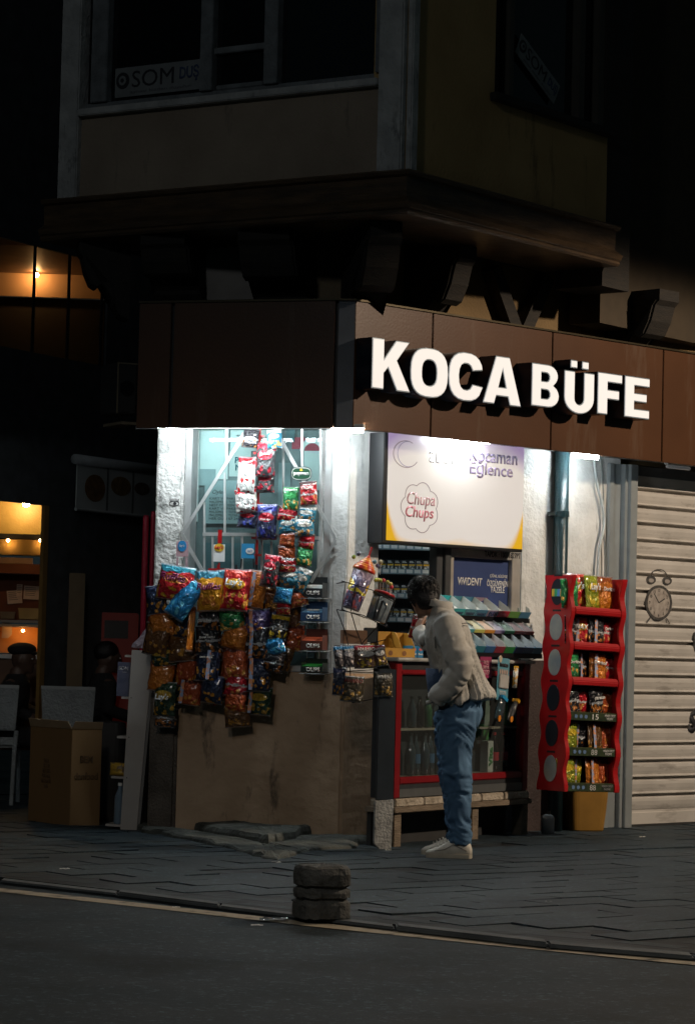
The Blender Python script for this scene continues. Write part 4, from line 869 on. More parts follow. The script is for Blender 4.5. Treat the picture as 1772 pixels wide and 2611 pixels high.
# shutter
gx = [FR.p(px, 1300)[0] for px in (1545, 1556, 1562, 1578, 1586, 1604)]
sh = thing('roller_shutter', FR.M(gx[5], 0.03, 0), 'closed beige roller shutter painted with an alarm clock', 'shutter')
HI = sh.matrix_world.inverted() @ FR.M()
MB().box(gx[0], gx[1], -.03, 0, 0, 2.6).box(gx[1] + .001, gx[3], -.012, 0, 0, 2.6).box(gx[3] + .001, gx[4] - .001, -.05, 0, 0.0, 2.6).box(gx[4], gx[5], -.075, .02, 0, 2.6).build('guide_rail', mat('grey_rail', (.30, .33, .34), .4, .3, var=.1), sh, HI, bevel=.003)
prof = []; nsl = 21; z0_ = 0.02; hs = (FR.p(1700, 1165)[1] + .2 - z0_) / nsl * 1.0
hs = 0.1225
z = 0.13; prof = [(-.006, z0_), (-.006, .10), (0.004, .105), (0.004, .12)]
while z < 2.58:
    prof += [(-.002, z), (-.010, z + hs * .2), (-.016, z + hs * .45), (-.015, z + hs * .62), (-.006, z + hs * .68), (.030, z + hs * .72), (.032, z + hs * .84), (-.004, z + hs * .87), (-.012, z + hs * .90), (-.010, z + hs * .96)]
    z += hs
SHM = mat('beige_enamel', (.53, .505, .47), .40, var=.12, scale=3, bump=.04, bscale=120)
grime(SHM, 5, 0.54, (0.16, 0.14, 0.12), 0.45, (.5, 1, 2.5))
mb = MB(); ua, ub = gx[5] - .012, gx[5] + 1.6; n = len(prof)
mb.add([(ua, y, z_) for y, z_ in prof] + [(ub, y, z_) for y, z_ in prof], [(i, i + n, i + n + 1, i + 1) for i in range(n - 1)])
mb.build('curtain', SHM, sh, HI); MB().box(ua, ub, -.02, .006, -.0, z0_ - .001).build('bottom_bar', mat('bar_rubber', (.03, .03, .03), .6), sh, HI)
MB().box(gx[5], ub, -0.02, 0.2, 2.53, 2.6).build('head_box', mat('dark_box', (.08, .085, .09), .5), sh, HI)
# painted clock
q = FR.p(1679, 1537, .02); kx = abs(FR.p(1713, 1537, .02)[0] - q[0]); kz = abs(FR.p(1679, 1582, .02)[1] - q[1])
CK = HI @ Matrix.Translation((q[0], -.0175, q[1]))
PB = mat('spray_black', (.02, .02, .02), .6, scale=30, c2=(.09, .085, .08)); PG = mat('spray_grey', (.30, .27, .25), .6)
def mark(poly, m, nm, y=0): return MB().prism(poly, -.0015 - y, -y).build(nm, m, sh, CK)
def rin(rx_, rz_, rx2, rz2, cx_=0, cz_=0, n=30, a0=0, a1=360):
    mb = MB(); A = ell(cx_, cz_, rx_, rz_, n, a0, a1); B = ell(cx_, cz_, rx2, rz2, n, a0, a1)
    if a1 - a0 >= 360: A.append(A[0]); B.append(B[0])
    for i in range(len(A) - 1): mb.prism([B[i], A[i], A[i + 1], B[i + 1]], -.0015, 0)
    return mb
mark(ell(0, 0, kx * .86, kz * .86, 28), mat('spray_face', (.22, .19, .17), .6, scale=25, c2=(.42, .38, .34)), 'painted_clock')
rin(kx, kz, kx * .82, kz * .84).build('painted_clock_rim', PB, sh, CK)
for s_ in (-1, 1):
    MB().prism(ell(s_ * kx * .6, kz * 1.28, kx * .36, kz * .24, 14), -.0015, 0).build('painted_bell', PB, sh, CK); MB().prism(ell(s_ * kx * .6, kz * 1.24, kx * .2, kz * .12, 12), -.003, -.0016).build('painted_bell_shine', PG, sh, CK)
    MB().bar((s_ * kx * .6, -kz * .85), (s_ * kx * .85, -kz * 1.15), .008, (-.0015, 0)).build('painted_foot', PB, sh, CK)
rin(kx * .62, kz * .42, kx * .56, kz * .37, 0, kz * 1.5, 16, 0, 180).build('painted_handle', PB, sh, CK)
MB().bar((0, 0), (-kx * .35, kz * .5), .007, (-.0035, -.0017)).build('painted_hand', PB, sh, CK); MB().bar((0.002, 0.002), (kx * .42, kz * .25), .008, (-.0055, -.0036)).build('painted_hand', PB, sh, CK)
for i in range(12):
    an = R(90 - 30 * i); text(str(i or 12), PB, sh, None, .022, M=CK @ Matrix.Translation((kx * .68 * math.cos(an), -.0018, kz * .7 * math.sin(an))), name='painted_numeral')
q = FR.p(1771, 1840, .02); text('Saat', INK, sh, .36, .17, M=HI @ Matrix.Translation((q[0] + .10, -.0175, q[1])), name='painted_lettering', bold=.05, shear=.2)
q = FR.p(1772, 1642, .02); MB().prism(ell(q[0] + .05, q[1], .075, .075, 18), -.019, -.0175).prism(ell(q[0] - .01, q[1] + .06, .02, .03, 8), -.0215, -.0192).build('painted_clock', PB, sh, HI)

# ------------------------------------------------------------------ inside the hatch: tobacco shelves
CF = frame_at(1040, 1500, 18.35, -3)
sh_ = thing('tobacco_shelf', CF.M(.1, 0, 0.9), 'teal-grey shelving packed with cigarette boxes inside the hatch', 'shelf')
SI = sh_.matrix_world.inverted() @ CF.M()
SU0, SU1 = CF.p(930, 1500)[0], CF.p(1112, 1500)[0]
STRIP_M = mat('shelf_strip', (.22, .32, .36), .4, .2)
rows = [1401, 1463, 1525, 1586, 1646]
for i, y in enumerate(rows):
    z_ = CF.p(1040, y)[1]
    MB().box(SU0, SU1, -.012, .12, z_, z_ + .006).box(SU0, SU1, -.016, -.012, z_ - .004, z_ + .034).build('shelf_board', STRIP_M, sh_, SI)
    lbm = MB()
    for k in range(9):
        u = SU0 + .012 + k * .055
        if u + .045 < SU1: lbm.box(u, u + .042, -.0185, -.0162, z_ + .004, z_ + .028)
    lo = lbm.build('price_labels', WT, sh_, SI)
MB().box(SU0, SU1, .13, .14, .9, 2.4).box(SU1 + .001, SU1 + .03, -.03, .14, .9, 2.4).build('back_panel', mat('shelf_back', (.03, .05, .06), .6), sh_, SI)
mb_ = MB().box(SU1 + .0305, SU1 + .04, -.035, .14, .9, 2.4).build('edge_strip', WHITE, sh_, SI)
PKD = mat('pack_dark', (.02, .028, .035), .4); PKY = mat('pack_yellow', (.75, .45, .03), .4)
def pic(nm, seed, ca, cb):
    m, t, b = nodes_of(nm); N = t.nodes; L = t.links
    tc = N.new('ShaderNodeTexCoord'); oi = N.new('ShaderNodeObjectInfo'); va = N.new('ShaderNodeVectorMath'); va.operation = 'ADD'; cb_ = N.new('ShaderNodeCombineXYZ')
    L.new(mth(t, 'MULTIPLY', oi.outputs['Random'], 50.0), cb_.inputs[0]); L.new(tc.outputs['Object'], va.inputs[0]); L.new(cb_.outputs[0], va.inputs[1])
    n = N.new('ShaderNodeTexNoise'); n.inputs['Scale'].default_value = 55; n.inputs['Detail'].default_value = 2; L.new(va.outputs[0], n.inputs['Vector'])
    r = N.new('ShaderNodeValToRGB'); r.color_ramp.elements[0].position = .42; r.color_ramp.elements[1].position = .55; r.color_ramp.elements[0].color = (*ca, 1); r.color_ramp.elements[1].color = (*cb, 1)
    L.new(n.outputs['Fac'], r.inputs[0]); L.new(r.outputs[0], b.inputs['Base Color']); b.inputs['Roughness'].default_value = .4; return m
PIC = pic('pack_picture', 1, (.05, .06, .08), (.62, .66, .68))
tier_n = ['upper', 'middle', 'lower', 'lowest']
for i, y in enumerate(rows[1:]):
    z_ = CF.p(1040, y)[1] + .0065
    for k in range(10):
        u = SU0 + .022 + k * .0502
        if u > SU1 - .02: break
        if random.random() < .06: continue
        p_ = thing('cigarette_pack', CF.M(u, .004, z_ + 0.001, rz=random.uniform(-5, 5)), f'dark cigarette pack with a yellow band on the {tier_n[i]} shelf in the hatch', 'cigarette pack', f'cigarette packs on the {tier_n[i]} hatch shelf')
        MB().box(-.021, .021, 0, .022, 0, .088).build('carton', PKD, p_, bevel=.0012)
        yb = .048 if i < 2 else .056
        MB().box(-.0205, .0205, -.0012, -.0002, yb, yb + .011).build('band', PKY, p_)
        MB().box(-.018, .018, -.0012, -.0002, .004, yb - .001).build('picture', PIC, p_)
        for q_ in range(2): MB().box(-.017, .013 - q_ * .006, -.0012, -.0002, .068 + q_ * .008, .072 + q_ * .008).build('print_line', WT, p_)
inl = thing('ceiling_lamp', CF.M(.12, .55, 2.36), 'tube lamp lighting the hatch from inside the kiosk', 'lamp')
MB().tube([(-.25, 0, 0), (.25, 0, 0)], .014, 10).build('tube', emis('inner_tube_glow', (.75, .93, 1.0), 38.0), inl, smooth=True)
MB().box(-.26, .26, -.02, .02, .016, .04).build('batten', WHITE, inl)

# ------------------------------------------------------------------ drinks cooler that carries the counter
qL, qR = ground(1000, 2162), ground(1342, 2130)
FGa = math.degrees(math.atan2(qR.y - qL.y, qR.x - qL.x)); FG = Frame(qL.x, qL.y, FGa); FW = (qR - qL).length
zc_ = FG.p(1010, 1686)[1]; zlow = FG.p(1010, 2036)[1]; zrb = FG.p(1100, 1996)[1]; ztb = FG.p(1040, 1718)[1]
fg = thing('drinks_cooler', FG.M(FW / 2, 0, zlow), 'low red framed glass cooler of bottles under the serving counter', 'cooler')
GI_ = fg.matrix_world.inverted() @ FG.M()
REDM = mat('red_enamel', (.22, .010, .014), .3, var=.15, coat=.3); DK = mat('cooler_dark', (.03, .032, .035), .5)
pw = .075
MB().box(0, pw, 0, .06, zlow, zc_).box(FW - pw, FW, 0, .06, zlow, zc_).box(pw + .001, FW - pw - .001, 0.004, .05, zrb, zrb + .045).box(pw + .001, FW - pw - .001, .004, .05, ztb - .005, ztb + .025).build('door_frame', REDM, fg, GI_, bevel=.006)
MB().box(0.002, FW - .002, .15, .17, zlow, zc_).box(.002, .02, .061, .15, zlow, zc_).box(FW - .02, FW - .002, .061, .15, zlow, zc_).box(pw + .002, FW - pw - .002, .01, .15, zlow, zrb - .002).box(pw + .002, FW - pw - .002, .012, .05, ztb + .026, zc_ - .001).build('cabinet', DK, fg, GI_)
MB().box(pw, FW - pw, .002, .008, zlow + .004, zrb - .03).build('kick_panel', mat('kick_grey', (.10, .105, .105), .5, .2), fg, GI_)
MB().box(pw - .002, FW - pw + .002, .024, .028, zrb + .046, ztb - .006).build('glass_door', glass('cooler_glass', (.9, .95, .95), .10), fg, GI_)
zsh = FG.p(1150, 1856)[1]
MB().box(.022, FW - .022, .05, .148, zsh - .014, zsh).box(.022, FW - .022, .05, .148, zrb + .03, zrb + .044).build('shelf', mat('cooler_shelf', (.28, .24, .19), .5), fg, GI_)
ct = thing('counter_top', FG.M(FW / 2, 0, zc_ + .001), 'worn pale counter slab lying on the red cooler', 'counter')
MB().box(-FW / 2 - .03, FW / 2 + .03, -.03, .30, 0, .022).build('slab', mat('counter_slab', (.42, .42, .40), .45, scale=12, var=.25), ct, bevel=.006)
ZC = zc_ + .024
bench = thing('wooden_stand', FG.M(FW / 2, 0, 0), 'timber trestle raising the red cooler, edged with rough stone blocks', 'stand')
WOOD = mat('old_timber', (.14, .105, .07), .8, scale=5, bump=.5, bscale=30, c2=(.26, .20, .14), stretch=(1, 1, 6))
zpl = FG.p(1100, 2066)[1]
MB().box(-FW / 2 - .03, FW / 2 + .01, -.03, .19, zpl, zpl + .035).build('plank', WOOD, bench, bevel=.004)
for u in (-FW / 2, -FW / 2 + FW * .56, FW / 2 - .09):
    MB().box(u, u + .085, -.01, .07, 0.001, zpl - .001).build('leg', WOOD, bench, bevel=.004)
MB().box(-FW / 2, FW / 2, .16, .19, 0.0, zpl - .002).build('back_board', mat('shade_board', (.03, .03, .03), .8), bench)  # near-black sheet standing for the shade under the cooler
blk = MB()
us = [0, .20, .205, .40, .405, .62, .63, .80, .805, 1.0]
for i in range(0, 10, 2):
    a, b_ = -FW / 2 + us[i] * FW, -FW / 2 + us[i + 1] * FW - .006
    tag(MB().box(a, b_, -.02 + random.uniform(-.006, .006), .17, zpl + .036, zlow - .003).build('stone_block', mat('rough_stone', (.28, .23, .17), .9, scale=14, bump=1.0, bscale=35, c2=(.52, .45, .36)), bench, bevel=.006))
def bottle(u, y, z, h_, r_, liquid, label_m, lab, group='bottles in the cooler', cap=None):
    t = thing('bottle', FG.M(u, -y, z + .001), lab, 'bottle', group)
    MB().lathe([(r_ * .6, 0), (r_, .01), (r_, h_ * .55), (r_ * .85, h_ * .64), (r_ * .38, h_ * .82), (r_ * .36, h_ * .93)], 14).build('body', liquid, t, smooth=True)
    MB().lathe([(r_ * .44, h_ * .93), (r_ * .44, h_)], 12).build('cap', cap or BLACK, t)
    if label_m: MB().lathe([(r_ * 1.02, h_ * .28), (r_ * 1.02, h_ * .5)], 14, cap=False).build('label_band', label_m, t, smooth=True)
COLA = mat('dark_cola', (.015, .008, .008), .08, coat=.5); CLR = mat('clear_bottle', (.045, .06, .07), .06, coat=.8)
RL = mat('red_label', (.40, .02, .03), .5); BL = mat('blue_label', (.05, .12, .22), .5)
for i, px in enumerate((1040, 1058, 1076, 1094, 1112)):
    u = FG.p(px, 1950, -.10)[0]; bottle(u, .085 + .015 * (i % 2), zrb + .044, .27, .034, CLR, BL if i % 2 else None, 'clear plastic water bottle, left end of the cooler', 'water bottles at the left of the cooler')
for i, px in enumerate((1258, 1281)):
    u = FG.p(px, 1950, -.09)[0]; bottle(u, .09, zrb + .044, .26, .034, COLA, RL, ('dark cola bottle with a red label right of the white carton', 'dark cola bottle with a red label nearest the right post')[i], cap=mat('red_cap', (.4, .02, .02), .4))
for i, px in enumerate((1046, 1066, 1086, 1106, 1126, 1150, 1180, 1205, 1290, 1310)):
    u = FG.p(px, 1830, -.1)[0]; bottle(u, .09, zsh, .20, .032, (CLR, COLA, mat('green_drink', (.03, .10, .04), .15))[i % 3], None, 'small bottle on the dim upper cooler shelf', 'small bottles on the upper cooler shelf')
u = FG.p(1230, 1940, -.12)[0]
t = thing('drink_carton', FG.M(u, -.06, zrb + .045), 'tall white drink carton with a green print in the cooler', 'carton')
MB().box(-.036, .036, 0, .06, 0, .205).build('carton', mat('carton_white', (.5, .5, .46), .5), t, bevel=.002); text('Vita', mat('carton_green', (.05, .20, .05), .5), t, .13, .05, 0, -.0015, .1, M=Matrix.Translation((0, -.001, .1)) @ Matrix.Rotation(R(-90), 4, 'Y'), bold=.06)
for i, (px, py, c_, nm) in enumerate(((1226, 1862, (.03, .16, .06), 'green'), (1230, 1740, (.20, .24, .20), 'pale green'))):
    u, z = FG.p(px, py, -.1); t = thing('drink_carton', FG.M(u, -.06, zsh + .001 if i else zrb + .255), f'{nm} box behind the cooler glass, {"upper shelf" if i else "above the white carton"}', 'carton')
    MB().box(-.036, .036, 0, .06, 0, .10 if not i else .19).build('carton', mat('carton_' + nm.replace(' ', '_'), c_, .5), t, bevel=.002); MB().prism([(-.036, .101 if not i else .191), (.036, .101 if not i else .191), (.0, .12 if not i else .212)], .002, .058).build('gable', mat('carton_' + nm.replace(' ', '_'), c_), t)
# dark side panel and leaning white board left of the cooler
q1, q2 = ground(957, 2168), ground(1002, 2170)
t = tag(MB().box(.02, .13, 0, .03, .3, zc_ - .05).build('side_panel', mat('blue_grey_sheet', (.035, .045, .055), .45, .3), None, Matrix.Translation((q1.x - .02, q1.y + .10, 0)) @ Matrix.Rotation(R(15), 4, 'Z'), bevel=.003), 'dark blue-grey metal panel between the pillar and the cooler', 'panel')
t = tag(MB().prism([(0, .04), (.045, .0), (.115, .0), (.125, .31), (.0, .30)], 0, .022).build('leaning_board', mat('peeling_white', (.20, .20, .19), .8, scale=10, c2=(.44, .44, .42), bump=.6), None, Matrix.Translation((q1.x - .01, q1.y - .02, 0)) @ Matrix.Rotation(R(20), 4, 'Z'), bevel=.004), 'peeling white board standing on the pavement beside the cooler', 'board')
# things on the counter
def onc(px, py, d):  # frame FG plane -> u
    return FG.p(px, py, d)[0]
YB = mat('mustard_card', (.50, .26, .03), .6, var=.15)
for i, (x0, x1, yt) in enumerate(((979, 1012, 1610), (1013, 1048, 1613))):
    dd = -.12; u0_, u1_ = onc(x0, 1660, dd), onc(x1, 1660, dd); w_ = u1_ - u0_; h_ = FG.p(x0, yt, dd)[1] - ZC
    t = thing('display_carton', FG.M((u0_ + u1_) / 2, dd, ZC + .001, rz=-28 + i * 6), ('mustard yellow cut-away carton at the left end of the counter', 'second mustard carton with an arched cut-out front')[i], 'carton', 'mustard cartons on the counter')
    MB().prism([(-w_ / 2, 0), (w_ / 2, 0), (w_ / 2, h_ * .35), (w_ * .42, h_ * .36), (-w_ * .42, h_ * .36), (-w_ / 2, h_ * .5)], 0, .003).build('front', YB, t)
    MB().box(-w_ / 2, w_ / 2, .12, .123, 0, h_).build('back', YB, t)
    for s_ in (-1, 1): MB().xprism([(.0035, 0), (.1195, 0), (.1195, h_), (.08, h_ * .98), (.03, h_ * .7), (.0035, h_ * .4)], s_ * w_ / 2 - .0015, s_ * w_ / 2 + .0015).build('side', YB, t)
    MB().prism(ell(0, h_ * .16, .016, .016, 14), -.002, 0).build('emblem', mat('brown_print', (.2, .08, .02), .5), t)
for i, px in enumerate((1056, 1072)):
    u = onc(px, 1660, -.1); t = thing('candy_box', FG.M(u, -.1, ZC + .001, rz=-20), ('blue candy box beside the mustard cartons', 'blue candy box nearest the leaning man')[i], 'box', 'blue candy boxes on the counter')
    MB().box(-.022, .022, 0, .09, 0, .075).build('carton', mat('candy_blue', (.03, .22, .42), .4), t, bevel=.001); text('Fresh', WT, t, .036, None, 0, -.0012, .022, bold=.05); MB().prism(ell(0, .052, .014, .009, 12), -.002, -.0002).build('print', mat('candy_pink', (.6, .15, .15), .4), t)
# gum stand, three stepped tiers
BLK = mat('black_wire', (.012, .012, .014), .35, .4)
g0, g1 = onc(1205, 1668, .0), onc(1376, 1668, .0)
gs = thing('gum_stand', FG.M((g0 + g1) / 2, -.06, ZC), 'black three-tier stand of chewing gum boxes on the right of the counter', 'display stand')
GS = gs.matrix_world.inverted() @ FG.M()
tiersg = [(1664, .02, 1205, 1378, [(.03, .20, .28), (.03, .12, .30), (.25, .03, .05), (.02, .20, .05), (.02, .08, .25), (.03, .12, .30), (.05, .25, .45)], 'bottom'),
          (1614, -.07, 1180, 1358, [(.10, .40, .42), (.62, .60, .12), (.70, .30, .03), (.32, .26, .50), (.03, .38, .10), (.50, .03, .03), (.45, .05, .04)], 'middle'),
          (1571, -.16, 1150, 1346, [(.02, .36, .38), (.05, .20, .26), (.05, .18, .28), (.28, .20, .25), (.40, .02, .04), (.12, .28, .06), (.06, .18, .30)], 'top')]
nms = {'bottom': ['teal', 'dark blue', 'dark red', 'dark green', 'navy', 'deep blue', 'light blue'], 'middle': ['aqua', 'lemon', 'orange', 'lilac', 'green', 'red', 'crimson'], 'top': ['turquoise', 'teal', 'sea blue', 'mauve', 'red', 'lime green', 'steel blue']}
INS = mat('box_inside', (.62, .66, .64), .6)
for y, d, xa, xb, cols, nm in tiersg:
    ua, ub = onc(xa, y, d), onc(xb, y, d); zt = FG.p((xa + xb) / 2, y + 6, d)[1]
    MB().box(ua - .01, ub + .01, -d - .004, -d + .16, zt - .012, zt - .002).box(ua - .01, ub + .01, -d - .008, -d - .0045, zt - .02, zt + .012).build('tier', BLK, gs, GS, bevel=.002)
    for u_ in (ua, ub): MB().tube([(u_, -d + .01, zt - .01), (u_, -d + .14, zt - .05), (u_, -d + .16, max(ZC + .004, zt - .14))], .004, 6).build('support', BLK, gs, GS)
    nb = len(cols); W_ = (ub - ua) / nb
    for k, c_ in enumerate(cols):
        if nm != 'top' and k == 0: pass
        u = ua + W_ * (k + .5); hb = .058 if nm != 'middle' else .034; m_ = mat(f'gum_{nm}_{k}', c_, .4); ww = W_ - .006
        b = thing('gum_box', FG.M(u, d - .003, zt + .004, lean=30), f'{nms[nm][k]} gum box, {nm} tier of the counter stand', 'gum box', 'gum boxes on the counter stand')
        MB().box(-ww / 2, ww / 2, -.0015, 0.001, 0, hb).box(-ww / 2, ww / 2, .0015, .14, 0, .003).box(-ww / 2, ww / 2, .141, .144, 0, hb * 1.3).build('tray', m_, b)
        for s_ in (-1, 1): MB().xprism([(.0015, .0035), (.14, .0035), (.14, hb * 1.35), (.03, hb * 1.25), (.0015, hb * .9)], s_ * (ww / 2 - .001) - .001, s_ * (ww / 2 - .001) + .001).build('side', INS, b)
        MB().box(-ww / 2 + .004, ww / 2 - .004, .004, .135, .004, hb * .55 if nm != 'middle' else hb).build('packets', INS if nm == 'top' else mat(f'packets_{nm}_{k}', tuple(.35 * v + .36 for v in c_) if nm == 'middle' else tuple(.6 * v + .08 for v in c_), .4), b)
        if nm == 'top' and k < 4: text('ViViDENT' if k != 3 else 'gum', mat('navy_ink', (.016, .030, .095), .4), b, ww * .8, None, 0, -.002, hb * .45, bold=.03)
        if nm == 'top' and k == 0: text('ViViDENT', mat('navy_ink', (.016, .030, .095), .4), b, .08, .022, M=Matrix.Translation((-ww / 2 - .0015, .075, hb * .75)) @ Matrix.Rotation(R(-90), 4, 'Z') @ Matrix.Rotation(R(-6), 4, 'Y'), bold=.03)
# hanging candy cards on the cooler front
def pcard(px, py, w_, h_, m, label, cat='display card', d=.05, tilt=0, name='display_card'):
    u, z = FG.p(px, py, d); t = thing(name, FG.M(u, d, z, tilt=tilt), label, cat)
    MB().box(-w_ / 2, w_ / 2, 0, .003, -h_ / 2, h_ / 2).build('card', m, t, bevel=.001); return t
t = pcard(1238, 1702, .155, .14, mat('magenta_card', (.30, .03, .10), .5, var=.3), 'dark pink sale card on the cooler behind the man', d=.03)
text('TAZE\nSIKMA\nLEZZET', mat('pink_print', (.6, .3, .35), .5), t, .10, .09, 0, -.001, 0, bold=.02)
t = pcard(1282, 1732, .155, .28, mat('mint_blue_card', (.10, .28, .36), .45, var=.15), 'long light blue card with a white candy pouch, hanging on the cooler', d=.09, tilt=4)
text('mentos', INK, t, .115, .03, 0, -.001, .095, bold=.05)
MB().box(-.062, .062, -.012, -.001, -.06, .03).build('pouch', mat('pouch', (.40, .40, .38), .4), t, bevel=.004)
for k in range(5): MB().prism(ell(-.048 + k * .024, .048, .008, .018, 10), -.003, -.001).build('picture', mat('candy_beige', (.5, .35, .28), .5), t)
text('CANDY ROLL\nTUTTI FRUTTI', WT, t, .09, .028, 0, -.001, -.09)
MB().prism(ell(-.052, .13, .02, .024, 10), -.004, 0).build('tab', mat('tab_beige', (.5, .42, .3), .5), t)
u, z = FG.p(1313, 1727, .10)
tb = thing('candy_tube', FG.M(u, .1, z, tilt=8), 'slim white candy tube with yellow and red dots beside the blue card', 'candy')
MB().tube([(0, 0, -.07), (0, 0, .06)], .016, 12).build('body', mat('tube_white', (.6, .6, .55), .4, scale=40, c2=(.7, .35, .05), thr=(.5, .56)), tb, smooth=True); MB().tube([(0, 0, .061), (0, 0, .075)], .017, 12).build('cap', mat('tube_cap', (.7, .35, .02), .4), tb)
for i, (px, py, tl, m_, lab) in enumerate(((1274, 1808, 26, mat('blue_wrap', (.04, .20, .35), .25), 'see-through pouch with a bright blue frill under the blue card'), (1306, 1812, 36, mat('clear_wrap', (.25, .27, .27), .2), 'thin clear pouch with an orange cap hanging lowest'))):
    u, z = FG.p(px, py, .10); W_, H_ = (.085, .17) if i == 0 else (.035, .17)
    me = PILL[i].copy(); me.materials.append(glass('pouch_film_%d' % i, (.5, .7, .8) if i == 0 else (.8, .8, .8), .45, .15)); me.transform(Matrix.Diagonal((W_, .04, H_, 1)))
    o = bpy.data.objects.new('candy_pouch', me); col.objects.link(o); o.matrix_world = FG.M(u, .1, z, tilt=tl); tag(o, lab, 'candy pouch')
    MB().xprism([(-.02, H_ * .40), (.02, H_ * .40), (.024, H_ * .52), (-.024, H_ * .52)], -W_ * .42, W_ * .42).build('frill', mat('blue_frill', (.03, .35, .65), .3) if i == 0 else mat('tube_cap', (0,) * 3), o)
    MB().prism(ell(-W_ * .1, -H_ * .42, .018, .022, 12), -.022, -.018).build('sticker', mat('orange_dot', (.65, .22, .02), .4), o)

# ------------------------------------------------------------------ candy baskets at the corner
KF = frame_at(925, 1560, 16.45, 12)
bk = thing('wire_basket', KF.M(0, 0, KF.p(925, 1600)[1]), 'black wire basket stand tilted at the corner, holding two candy tubs', 'basket')
BI_ = bk.matrix_world.inverted() @ KF.M()
K = lambda zx, zy, d=0: (lambda q: Vector((q[0], -d, q[1])))(KF.p(840 + zx / 5.163, 1360 + zy / 5.163, d))
W = .0032
def wire(*pts, nm='wire'): MB().tube(pts, W, 6).build(nm, BLK, bk, BI_)
wire(K(160, 625, .1), K(560, 745, .1), K(850, 905, .1)); wire(K(90, 660, -.06), K(200, 640, -.06), K(500, 700, -.06))
wire(K(95, 1000, .1), K(450, 1080, .1), K(760, 1240, .1)); wire(K(160, 1000, -.06), K(700, 1190, -.06))
wire(K(215, 640, .1), K(165, 990, .1)); wire(K(345, 680, .1), K(280, 1030, .1)); wire(K(660, 820, .1), K(570, 1140, .1)); wire(K(860, 905, .1), K(730, 1215, .1))
for zx in (160, 300, 450, 600, 740): wire(K(zx, 1000 + (zx - 160) * .38, .1), K(zx + 20, 985 + (zx - 160) * .38, -.06))
wire(K(95, 1000, .1), K(210, 1300, .05), K(250, 1480, .05)); wire(K(285, 1045, .1), K(350, 1260, .08), K(430, 1470, .05)); wire(K(640, 1215, .1), K(630, 1430, .06)); wire(K(640, 1215, .1), K(420, 1460, .05))
wire(K(60, 1480, .08), K(430, 1470, .08), K(740, 1400, .08), nm='bag_rail'); wire(K(130, 1820, .08), K(480, 1800, .08), K(810, 1780, .08), nm='bag_rail'); wire(K(300, 2230, .08), K(870, 2130, .08), nm='bag_rail'); wire(K(630, 1430, .06), K(800, 1790, .06), K(870, 2130, .07)); wire(K(250, 1480, .05), K(300, 2230, .06))
def tub(b0, b1, r_, nm, label):
    a, c_ = K(*b0, .02), K(*b1, .02); ax = (c_ - a); h_ = ax.length
    M = KF.M() @ Matrix.Translation(a) @ ax.to_track_quat('Z', 'Y').to_matrix().to_4x4()
    return thing(nm, M, label, 'candy tub'), h_
t1, h1_ = tub((275, 1000), (450, 500), .068, 'candy_tub', 'tall printed candy tub with a swirled red and orange lid')
CUPM = bagmat('cup_print', (.16, .14, .26), (.35, .28, .38), (.50, .12, .14), (.6, .5, .05), (.75, .5, .03), .2)
MB().lathe([(.052, 0), (.056, .01), (.068, h1_)], 22).build('cup', CUPM, t1, smooth=True)
SW = mat('swirl_lid', (.60, .03, .02), .3, scale=18, c2=(.80, .25, .03), thr=(.45, .55), coat=.3)
lid = [(.072, h1_), (.073, h1_ + .015)]
for k in range(6): r0 = .068 - k * .011; lid += [(r0, h1_ + .018 + k * .014), (r0 + .002, h1_ + .024 + k * .014), (r0 - .006, h1_ + .031 + k * .014)]
MB().lathe(lid + [(.004, h1_ + .105)], 22).build('swirl_lid', SW, t1, smooth=True); MB().tube([(0, 0, h1_ + .09), (.01, 0, h1_ + .16)], .007, 8).build('straw', REDP, t1)
MB().box(-.02, .015, -.075, -.072, h1_ * .8, h1_ * .95).build('price_tag', WT, t1, M=Matrix.Rotation(R(-20), 4, 'Z'))
t2, h2_ = tub((600, 1150), (720, 810), .07, 'candy_tub', 'clear plastic candy tub with a black rim and red lid')
MB().lathe([(.058, 0), (.062, .008), (.069, h2_ * .92)], 22, cap=True).build('jar', mat('clear_tub', (.22, .26, .28), .12, coat=.6, scale=30, c2=(.10, .12, .14)), t2, smooth=True)
MB().lathe([(.073, h2_ * .93), (.074, h2_)], 22).build('rim', BLACK, t2); MB().lathe([(.072, h2_ + .001), (.066, h2_ + .016), (.03, h2_ + .022), (.002, h2_ + .022)], 22).build('lid', REDP, t2, smooth=True)
for a_ in (-60, 200): MB().box(-.008, .008, -.069, -.067, .01, h2_ * .9).build('seam', BLACK, t2, M=Matrix.Rotation(R(a_ + 60), 4, 'Z') @ Matrix.Translation((0, .002, 0)))
lol = [(320, 310, .03, .045, (.25, .35, .05), 'green'), (385, 270, .03, .05, (.06, .07, .12), 'navy'), (480, 340, .01, .03, (.05, .15, .30), 'blue'), (545, 388, 0, .0, (.2, .3, .4), 'pale blue'), (595, 375, 0, 0, (.05, .2, .3), 'teal'), (632, 425, 0, 0, (.10, .10, .2), 'violet')]
for zx, zy, dx_, _, c_, nm in lol:
    p = K(zx, zy, .0); t = thing('lollipop', KF.M() @ Matrix.Translation(p), f'{nm} wrapped lollipop standing behind the swirled lid', 'lollipop', 'lollipops behind the swirled lid')
    MB().lathe([(.001, -.014), (.010, -.010), (.0145, 0), (.010, .010), (.001, .014)], 12).build('candy', mat('lolly_' + nm.replace(' ', '_'), c_, .3), t, smooth=True); MB().tube([(0, 0, -.013), (.03 if zx < 500 else -.02, .0, -.09)], .0018, 5).build('stick', WT, t)
